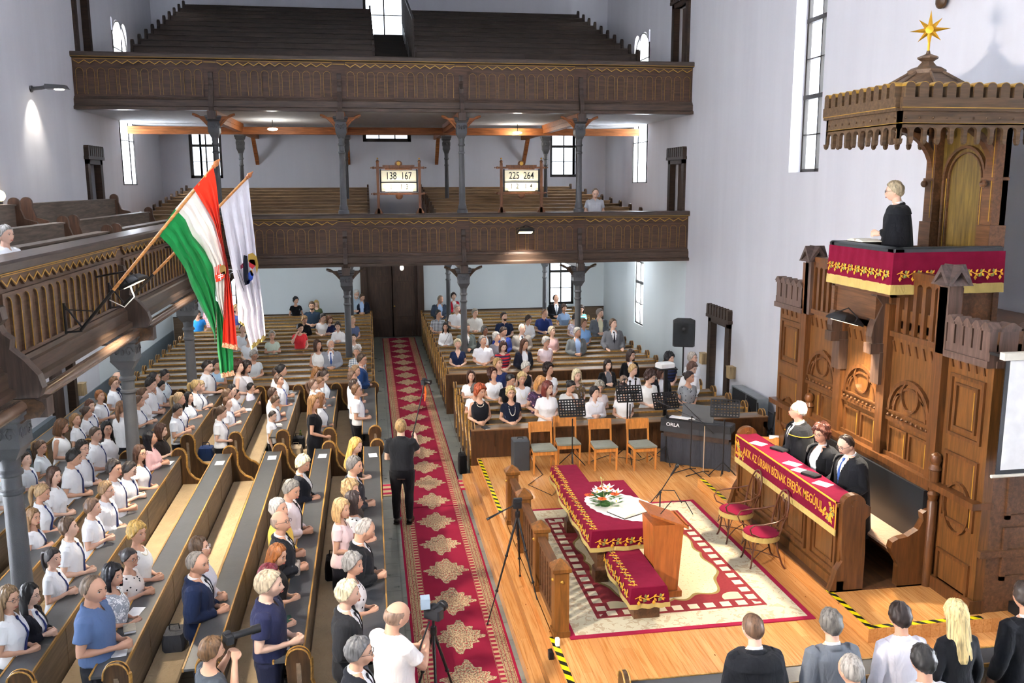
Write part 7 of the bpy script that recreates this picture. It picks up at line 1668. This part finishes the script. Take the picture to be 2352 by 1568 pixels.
# ================================================================ chairs
CH = wood('honey_beech', 'c98440', 'z', .4, .15); SEATC = cloth('85877a')
def wooden_chair(x, y, z, rz, label, cushion=True):
    r = empty('wooden_chair', (x, y, z), rz, label, 'chair', 'light wooden chairs on the platform'); s = .20
    for sx, sy in ((.2, s), (.2, -s)): MB().loft([[(sx-a, sy-a, q), (sx+a, sy-a, q), (sx+a, sy+a, q), (sx-a, sy+a, q)] for a, q in ((.013, 0), (.02, .42))]).build('leg', CH, r, smooth=False)
    for sy in (s, -s): MB().loft([[(c-a, sy-.015, q), (c+a, sy-.015, q), (c+a, sy+.015, q), (c-a, sy+.015, q)] for a, c, q in ((.014, -.24, 0), (.02, -.2, .42), (.015, -.25, .84))]).build('leg', CH, r, smooth=False)
    m = MB(); m.box(-.2, .2, -s, -s+.02, .36, .41); m.box(-.2, .2, s-.02, s, .36, .41); m.box(.19, .21, -s, s, .35, .41); m.box(-.21, -.19, -s, s, .35, .41); m.box(-.18, .2, -s, -s+.015, .2, .23); m.box(-.18, .2, s-.015, s, .2, .23); m.build('seat_frame', CH, r, smooth=False)
    m = MB(); m.loft([[(-.21, -.19, q), (.24, -.22, q), (.24, .22, q), (-.21, .19, q)] for q in (.425, .455)]); m.build('seat_pad' if cushion else 'seat', SEATC, r)
    m = MB(); m.loft([[(-.235-.012*(1-(yy/.22)**2)-k*.03+t, yy, .66+k*.19) for yy in (-.22, -.11, 0, .11, .22) for t in (0,)]+[(-.25-.012*(1-(yy/.22)**2)-k*.03, yy, .66+k*.19) for yy in (.22, .11, 0, -.11, -.22)] for k in (0, .15, .5, .85, 1)]); m.build('backrest', CH, r); return r
for x, y, a, lab in ((3.0, 15.25, -90, 'light wooden chair with grey seat beside the black case, first from the left'), (3.52, 15.55, -92, 'light wooden chair behind a music stand, second from the left'), (4.13, 15.25, -90, 'light wooden chair with grey seat, third from the left'), (4.83, 15.15, -88, 'light wooden chair with grey seat beside the keyboard, fourth from the left')):
    wooden_chair(x, y, ZP, radians(a), lab)
r = wooden_chair(6.55, 13.6, ZP, radians(-110), 'light wooden chair with white towel at the far end of the clergy bench'); MB().box(-.29, -.27, .05, .24, .45, .88).box(-.29, .0, .05, .2, .46, .475).build('white_towel', cloth('f3f3f3'), r, smooth=False)
BW = plain('bent_beech', '5a3524', .3, .5)
def bent_chair(x, y, z, rz, label):
    r = empty('bentwood_armchair', (x, y, z), rz, label, 'chair', 'bentwood armchairs'); R_ = .0105
    C = [(.22*cos(2*pi*k/24), .22*sin(2*pi*k/24)) for k in range(25)]
    MB().tube([(a, b, .44) for a, b in C], .016, 8).build('seat_ring', BW, r)
    for a, s in ((40, 1), (-40, -1)): c, d = cos(radians(a)), sin(radians(a)); MB().tube([(.2*c, .2*d, .44), (.21*c, .23*d, .25), (.24*c, .27*d, .06), (.27*c, .3*d, 0)], [.016, .014, .012, .013], 8).build('leg', BW, r)
    for s in (1, -1):
        MB().tube([(-.15, s*.16, .44), (-.17, s*.18, .25), (-.23, s*.21, .06), (-.27, s*.22, 0)], [.015, .014, .012, .013], 8).build('leg', BW, r)
    m = MB(); m.tube([(-.19, .15, .44)]+[(-.22-.09*sin(pi*t/12)-.02, .15+(.06*sin(pi*t/12)) if t < 1 else .20*cos(pi*t/12)*(1+.18*sin(pi*t/12)), .62+.42*sin(pi*t/12)) for t in range(0, 13)]+[(-.19, -.15, .44)], R_*1.2, 8); m.build('back_loop', BW, r)
    m = MB()
    m.tube([(-.29+.0, .0+.095*cos(2*pi*k/20), .80+.13*sin(2*pi*k/20)) for k in range(21)], .006, 6)
    for s in (1, -1): m.tube([(-.2, s*.05, .46), (-.24, s*.03, .58), (-.28, s*.10, .72), (-.30, s*.13, .86), (-.31, s*.06, .96), (-.30, s*.0, .88)], .006, 6)
    m.build('back_scroll', BW, r)
    for s in (1, -1): MB().tube([(-.27, s*.215, .74), (-.1, s*.27, .69), (.08, s*.29, .67), (.2, s*.27, .66), (.25, s*.24, .60), (.22, s*.22, .52), (.12, s*.205, .47), (.08, s*.2, .45)], R_, 8).build('armrest', BW, r)
    m = MB(); m.tube([(.17, .2, .15), (.0, .0, .16), (-.2, -.19, .15)], .007, 6); m.tube([(.17, -.2, .15), (0, 0, .175), (-.2, .19, .15)], .007, 6)
    for s in (1, -1): m.tube([(.19, s*.21, .2), (.12, s*.16, .36), (.04, s*.21, .42)], .006, 6); m.tube([(.19, s*.21, .2), (.21, s*.1, .36), (.22, 0, .42)], .006, 6)
    m.build('braces', BW, r)
    MB().lathe([(.001, .44), (.235, .44), (.245, .452), (.235, .468), (.15, .478), (.001, .48)], (0, 0, 0), 24).build('velvet_seat', VELVET, r)
    MB().loft([[(.238*cos(2*pi*k/48)*q, .238*sin(2*pi*k/48)*q, z) for k in range(48)] for q, z in ((1.02, .46), (1.04, .41+.0), (1.03, .385))], caps=False).build('gold_fringe', FRINGE, r); return r
bent_chair(5.17, 10.8, ZP, radians(176), 'bentwood armchair with wine red velvet seat, nearer the camera')
bent_chair(5.17, 11.65, ZP, radians(178), 'bentwood armchair with wine red velvet seat, farther from the camera')
# ================================================================ music corner
def music_stand(x, y, rz, label, h=1.05, z=ZP, tilt=.5, paper=False):
    r = empty('music_stand', (x, y, z), rz, label, 'music stand', 'black perforated music stands'); m = MB()
    for k in range(3): a = k*2.094+.4; m.tube([(.0, 0, .32), (.16*cos(a), .16*sin(a), .16), (.3*cos(a), .3*sin(a), .01)], .009, 6)
    m.build('tripod_base', BLACKM, r); MB().tube([(0, 0, .1), (0, 0, h-.05)], .012, 8).build('pole', BLACKM, r)
    d = MB(); w_, hh = .24, .30; M = Matrix.Translation((0, 0, h)) @ Matrix.Rotation(tilt, 4, 'X'); nx, nz = 9, 6
    d.box(-w_, w_, -.05, 0, -.02, -.015, M)
    xs = [-w_+2*w_*i/nx for i in range(nx+1)]; zs = [hh*j/nz for j in range(nz+1)]; g = .012
    for i in range(nx+1): d.box(xs[i]-g, xs[i]+g, -.003, 0, 0, hh, M)
    for j in range(nz+1): d.box(-w_, w_, -.003, 0, zs[j]-.013, zs[j]+.013, M)
    d.build('perforated_desk', BLACKM, r, smooth=False)
    if paper: MB().box(-.2, .0, .002, .006, .02, .3, M).box(.01, .2, .002, .006, .02, .3, M).build('sheet_music', plain('white_paper', 'f2f3f4', .8), r, smooth=False)
    return r
music_stand(3.55, 15.25, 0, 'black music stand in front of the second wooden chair', 1.0, tilt=-.45)
music_stand(4.72, 15.55, 0, 'black music stand holding a row of microphones before the choir', 1.15, tilt=-.5)
music_stand(5.35, 15.3, .1, 'black music stand left of the keyboard', 1.05, tilt=-.5); music_stand(6.02, 14.2, -.4, 'black music stand beside the clergy bench end', 1.15, tilt=-.5)
r = empty('microphone_stand', (4.72, 15.72, ZP), 0, 'cluster of black microphones clipped above a music stand', 'microphone')
for k in range(4): MB().tube([(-.18+k*.11, 0, 1.28), (-.18+k*.11, 0, 1.46+.04*(k % 2))], [.012, .016], 8).ball((-.18+k*.11, 0, 1.49+.04*(k % 2)), .026, 10, 8).build('microphone', BLACKM, r)
MB().box(-.22, .2, -.02, .02, 1.26, 1.29).box(-.012, .012, -.012, .012, 0, 1.28).build('bar', BLACKM, r, smooth=False)
def mic_stand(x, y, z, label, h, top, mat=BLACKM):
    r = empty('microphone_stand', (x, y, z), 0, label, 'microphone stand', 'microphone stands'); m = MB()
    for k in range(3): a = k*2.094+.9; m.tube([(0, 0, .1), (.3*cos(a), .3*sin(a), .012)], .009, 6); m.ball((.3*cos(a), .3*sin(a), .012), .014, 6, 5)
    m.build('base', BLACKM, r); MB().tube([(0, 0, .08), (0, 0, h)], .010, 8).build('pole', mat, r)
    t = Vector(top); b = Vector((0, 0, h))-(t-Vector((0, 0, h)))*.35; MB().tube([b, t], .007, 6).ball((0, 0, h), .022, 8, 6).build('boom', BLACKM, r); d = (t-b).normalized()
    MB().tube([t-d*.02, t+d*.12, t+d*.14], [.012, .017, .02], 8).ball(t+d*.15, .028, 10, 8).build('microphone', BLACKM, r)
mic_stand(5.58, 14.62, ZP, 'black microphone stand in front of the keyboard', 1.05, (-.45, .25, 1.25)); mic_stand(5.75, 14.42, ZP, 'microphone stand with pale tube beside the keyboard', .95, (-.38, .2, 1.35), plain('chromed_tube', 'c9b49a', .3, .5, .5))
mic_stand(3.82, 11.1, ZP, 'black microphone stand between lectern and communion table', 1.0, (.12, -.1, 1.28))
r = empty('keyboard', (5.78, 14.95, ZP), radians(-38), 'black digital keyboard on a stand draped with dark cloth, seen from behind', 'keyboard')
MB().cbox(-.66, .66, -.02, .3, .72, .86, .015).add([(-.66, -.03, .62), (.66, -.03, .62), (.66, -.0, .86), (-.66, .0, .86), (-.66, .02, .62), (.66, .02, .62), (.66, .04, .86), (-.66, .04, .86)], [(0, 1, 2, 3), (4, 7, 6, 5), (0, 4, 5, 1)]).build('case', BLACKP, r, smooth=False)
MB().box(-.5, .5, .1, .2, .86, .865).build('control_panel', BLACKM, r, smooth=False); MB().add([(-.28, .02, .87), (.32, .02, .87), (.32, .12, 1.16), (-.28, .12, 1.16), (-.28, .03, .87), (.32, .03, .87), (.32, .13, 1.16), (-.28, .13, 1.16)], [(0, 1, 2, 3), (4, 7, 6, 5), (0, 4, 5, 1), (1, 5, 6, 2), (2, 6, 7, 3), (3, 7, 4, 0)]).build('music_rest', BLACKM, r, smooth=False)
MB().box(-.6, .62, .0, .04, .52, .66).build('stand_board', W_DARK, r, smooth=False); m = MB(); n = 40; m.loft([[(-.66+1.32*k/n, .02+.012*sin(k*.9)*q, z) for k in range(n+1)]+[(-.66+1.32*k/n, .05, z) for k in range(n, -1, -1)] for z, q in ((.56, .2), (.3, .8), (.01, 1.3))]); m.build('cloth_skirt', cloth('3b3c42'), r)
MX = lambda x, z: Matrix(((1, 0, 0, x), (0, 0, -1, -.024), (0, 1, 0, z), (0, 0, 0, 1))); text_mesh('ORLA', .09, plain('white_print', 'e8e8e8'), 'lettering', r, MX(-.42, .76), .001, 1.1)
MB().box(-.48, -.12, -.06, .1, .90, .91).box(-.3, .0, -.03, .12, .915, .925).build('sheet_music', plain('white_paper', 'f2f3f4', .8), r, smooth=False)
r = empty('instrument_case', (2.62, 15.45, ZP), 0, 'dark grey upright case with handle left of the wooden chairs', 'case'); MB().cbox(-.15, .15, -.16, .16, 0, .56, .012).build('shell', plain('grey_case', '3f4348', .5, .3, 0, .2), r); MB().tube([(-.05, 0, .56), (-.05, 0, .59), (.05, 0, .59), (.05, 0, .56)], .008, 6).build('handle', BLACKM, r)
# speaker, projector
r = empty('speaker_stand', (7.35, 19.95, 0), 0, 'black pole stand under the loudspeaker', 'speaker stand'); MB().tube([(0, 0, .5), (0, 0, 1.78)], .02, 10).build('pole', BLACKM, r)
for k in range(3): a = k*2.094; MB().tube([(0, 0, .8), (.18*cos(a), .18*sin(a), .35), (.3*cos(a), .3*sin(a), .01)], .014, 6).build('leg', BLACKM, r)
r = empty('loudspeaker', (7.35, 19.95, 1.78), radians(-20), 'black loudspeaker on a pole by the right wall', 'loudspeaker'); pr = [(-.22, -.2), (.22, -.2), (.26, -.12), (.16, .2), (-.16, .2), (-.26, -.12)]
MB().loft([[(x*k, y*k, z) for x, y in pr] for k, z in ((.96, 0), (1, .02), (1, .62), (.96, .64))]).build('cabinet', BLACKP, r, smooth=False); m = MB(); m.lathe([(.11, -.208), (.12, -.2)], (0, 0, .42), 20, ax='y'); m.lathe([(.03, -.215), (.05, -.208)], (0, 0, .42), 16, ax='y'); m.build('horn', BLACKM, r)
MB().box(-.24, .24, -.208, -.2, .05, .58).build('grille', plain('grille', '2a2c2e', .6, .2, 0, .6, 200), r, smooth=False)
r = empty('projector_stand', (5.9, 17.0, 0), 0, 'black pole stand with tray carrying the projector', 'stand'); MB().box(-.035, .035, -.03, .03, 0, 1.88).build('pole', BLACKM, r, smooth=False); MB().box(-.2, .2, -.16, .16, 1.88, 1.9).build('tray', BLACKM, r, smooth=False); MB().box(-.22, .22, -.25, .25, 0, .03).build('base', BLACKM, r, smooth=False)
r = empty('projector', (5.88, 17.0, 1.9), radians(15), 'white projector on a black stand among the choir women', 'projector'); MB().cbox(-.17, .17, -.12, .12, .01, .11, .02).build('casing', plain('white_plastic', 'e2e2e0', .4), r); MB().lathe([(.035, .165), (.04, .19)], (0, .03, .06), 14, ax='x').build('lens', BLACKM, r)
# projection screen and binders by the right edge
r = empty('projection_screen', (7.7, 8.42, 2.42), 0, 'white projection screen with black border hanging at the right picture edge', 'screen')
MB().box(-.95, .95, -.004, .004, 0, 1.3).build('black_border', BLACKM, r, smooth=False); MB().box(-.9, .95, -.008, -.003, .05, 1.28).build('fabric', plain('screen_white', 'f3f3f3', .7), r, smooth=False); MB().box(-1.0, 1.0, -.04, .04, 1.29, 1.37).build('housing', plain('cream_metal', 'd9d3c4', .4), r, smooth=False); MB().tube([(-1.0, 0, -.02), (1.0, 0, -.02)], .02, 8).build('bottom_rod', plain('cream_metal', 'd9d3c4', .4), r); MB().box(-.95, -.93, .0, .27, 1.3, 1.33).build('wall_hook', BLACKM, r, smooth=False)
r = empty('binder_box', (7.65, 8.45, ZP), 0, 'black box with white ring binders on the platform at the right edge', 'box'); MB().box(-.35, .5, .0, .24, 0, .3).build('black_box', BLACKM, r, smooth=False)
for k in range(4): m = MB(); m.box(-.3+k*.09, -.215+k*.09, -.03, .2, .0, .28); b_ = m.build('binder', plain('binder_white', 'dedede', .6), r, smooth=False); MB().box(-.265+k*.09, -.25+k*.09, -.033, -.03, .14, .22).build('spine_label', BLACKM, b_, smooth=False)
# flight case and bundle of stands behind the front right pews
r = empty('flight_case', (8.55, 18.8, 0), 0, 'black case with metal edges leaning on the right wall', 'case'); MB().box(-.12, .12, -.7, .7, 0, .85).build('shell', BLACKP, r, smooth=False); m = MB(); [m.box(-.13, .13, y-.02, y+.02, 0, .86) for y in (-.7, -.1, .7)]; m.box(-.13, .13, -.7, .7, .84, .87); m.build('metal_edges', plain('grey_aluminium', '8c9496', .4, .5, .5), r, smooth=False)
r = empty('stand_bundle', (8.25, 17.2, 0), 0, 'heap of folded black stands between the wall and the front pews', 'stands'); R_ = random.Random(4)
for k in range(16): a, b = R_.uniform(-.3, .3), R_.uniform(-.7, .7); MB().tube([(a, b, .02+.3*R_.random()), (a+R_.uniform(-.3, .3), b+R_.uniform(-.5, .5), .5+.45*R_.random())], .02, 6).build('folded_stand', BLACKM, r)
# small boxes on the walls
WBX = wood('light_box_wood', 'b39a72', 'z', .5)
for x, y, z, lab in ((XR-.08, 22.3, .82, 'pale wooden offertory box left of the right doorway'), (XR-.08, 20.45, .82, 'pale wooden offertory box right of the right doorway'), (XL+.08, 22.3, .62, 'pale wooden offertory box on the left wall')):
    r = empty('wooden_box', (x, y, z), 0, lab, 'box', 'offertory boxes'); MB().box(-.08, .08, -.11, .11, 0, .28).build('body', WBX, r, smooth=False); MB().box(-.09, .09, -.12, .12, .28, .3).build('lid', WBX, r, smooth=False)
r = wooden_chair(-5.4, 26.2, 4.0, radians(-60), 'wooden chair standing high on the lower rear gallery at left')
# wall ornament at the top edge
r = empty('wall_ornament', (XR-.08, 12.7, 8.3), 0, 'dark gilded ornament on the right wall at the top picture edge', 'ornament'); m = MB(); [m.ball((0, y, z), (.06, .13, .12)) for y, z in ((-.38, .06), (0, .16), (.38, .04))]; m.box(-.04, .04, -.6, .6, .15, .5); m.build('carving', wood('ornament_wood', '4a3520', 'y', .3), r)
# papers, books and bags
WP = plain('white_paper', 'f2f3f4', .8)
for i, (x, y, lab) in enumerate(((-2.6, 14.95, 'on the third rail'), (-1.76, 15.1, 'on the second rail'), (-.91, 15.05, 'on the rail next to the aisle pew'), (-.05, 14.95, 'on the aisle pew rail'), (-3.46, 15.1, 'on the rail before the woman in pink'), (-2.6, 8.75, 'beside the man in the blue shirt'), (-2.66, 9.6, 'under the hands of the man in the blue shirt'), (-1.0, 8.6, 'in front of the man in the navy polo'), (-1.8, 19.95, 'at the far end of the third middle pew'), (-2.6, 18.6, 'before the small boy with glasses'))):
    tag(MB().box(-.07, .07, -.11, .11, 0, .004, Matrix.Translation((x, y, .995)) @ Matrix.Rotation(.2*sin(i*3), 4, 'Z')).build('paper_sheet', WP, smooth=False), 'white song sheet lying %s' % lab, 'paper', 'song sheets on the pews')
for x, y, c, lab in ((-1.0, 9.1, '2f5a4a', 'dark green hymn book beside the man in the navy polo'), (-2.62, 9.2, 'a9a294', 'grey hymn book next to the man in the blue shirt'), (-1.85, 17.2, 'cfc9bd', 'pale hymn book on the second middle pew rail'), (2.1, 16.28, '1f1f24', 'black hymn book before the red-haired woman')):
    r = empty('hymn_book', (x, y, .993), .3, lab, 'book', 'hymn books'); MB().box(-.06, .06, -.09, .09, .0, .004).box(-.06, .06, -.09, .09, .026, .03).box(-.062, -.058, -.09, .09, 0, .03).build('cover', cloth(c), r, smooth=False); MB().box(-.056, .056, -.086, .086, .004, .026).build('pages', WP, r, smooth=False)
def bag(x, y, z, c, w_, d, h, lab, rz=0.):
    r = empty('handbag', (x, y, z), rz, lab, 'bag'); R4 = lambda k, q: [(x_*w_/2*k, y_*d/2*k, q) for x_, y_ in ((-1, -.8), (-.8, -1), (.8, -1), (1, -.8), (1, .8), (.8, 1), (-.8, 1), (-1, .8))]
    MB().loft([R4(.9, 0), R4(1, .03), R4(1, h*.6), R4(.85, h*.92), R4(.5, h)]).build('body', cloth(c, .6), r); MB().tube([(-w_*.25, 0, h*.9), (-w_*.2, 0, h*1.25), (w_*.2, 0, h*1.25), (w_*.25, 0, h*.9)], .008, 6).build('handle', cloth(hx(c, .7), .6), r)
bag(-3.18, 16.95, .47, '243a66', .28, .3, .26, 'blue backpack on the pew seat below the schoolboy with folded hands'); bag(-1.5, 16.75, .47, 'c2ad8e', .24, .34, .24, 'beige handbag on the pew seat behind the teacher in black'); bag(-1.5, 17.4, .47, '1b1c20', .24, .26, .24, 'black handbag on the pew seat beyond the beige handbag'); bag(-.6, 11.3, .47, '18181b', .22, .3, .3, 'black handbag on the pew behind the balding man in black suit'); bag(-2.3, 9.75, .47, '4a4b50', .24, .3, .22, 'black and white striped handbag behind the man in the navy suit'); bag(1.68, 16.75, .0, '17171a', .16, .3, .4, 'black bag standing at the aisle end of the front right pews'); bag(-1.02, 10.35, .99, 'b9aea2', .16, .2, .14, 'small pale handbag on the rail before the auburn-haired woman')
r = empty('water_bottle', (-1.5, 17.9, .475), 0, 'small green-capped bottle on the third middle pew seat', 'bottle'); MB().lathe([(.03, 0), (.03, .14), (.012, .18), (.012, .2)], n=12).build('bottle_body', plain('olive_plastic', '8a8f3a', .3), r); MB().lathe([(.014, .2), (.014, .22)], n=10).build('cap', plain('green_cap', '3f7a2f'), r)
for pts, lab in (([(2.9, 15.9, .46), (2.95, 15.0, .46), (2.6, 14.5, .46), (2.9, 13.9, .46), (3.05, 14.2, .46)], 'black cable running from the chairs to the far draped bench'), ([(4.0, 15.6, .46), (4.4, 15.9, .46), (4.9, 15.5, .46), (5.3, 15.8, .46), (5.6, 15.0, .46)], 'tangle of black cable under the music stands')):
    tag(MB().tube(pts, .006, 6).build('cable', BLACKM), lab, 'cable')
r = empty('power_adapter', (2.0, 9.1, ZP), 0, 'small black plug box with white adapter at the near railing post', 'plug'); MB().cbox(-.14, -.08, -.04, .04, -.15, -.05, .008).build('socket', BLACKM, r); MB().cbox(-.06, -.01, -.03, .03, .0, .09, .008).build('adapter', WP, r);
for x, y, z, c, lab in ((5.82, 11.7, ZD+1.145, '1d1d20', 'black closed hymn book on the red cloth before the white-haired clergyman'), (5.72, 10.55, ZD+1.145, '1d1d20', 'black glasses case on the red cloth before the reading clergyman')):
    r = empty('hymn_book', (x, y, z), .4, lab, 'book'); MB().cbox(-.07, .07, -.12, .12, 0, .03, .006).build('cover', cloth(c), r)
for x, y, lab in ((5.66, 12.05, 'white sheet on the red cloth before the white-haired clergyman'), (5.7, 11.05, 'white sheet on the red cloth before the clergywoman'), (5.68, 10.75, 'white sheet on the red cloth beside the black case'), (5.7, 10.2, 'white sheet under the hand of the reading clergyman')):
    tag(MB().box(-.08, .08, -.11, .11, 0, .003, Matrix.Translation((x, y, ZD+1.143)) @ Matrix.Rotation(.5, 4, 'Z')).build('paper_sheet', WP, smooth=False), lab, 'paper', 'papers on the clergy bench')
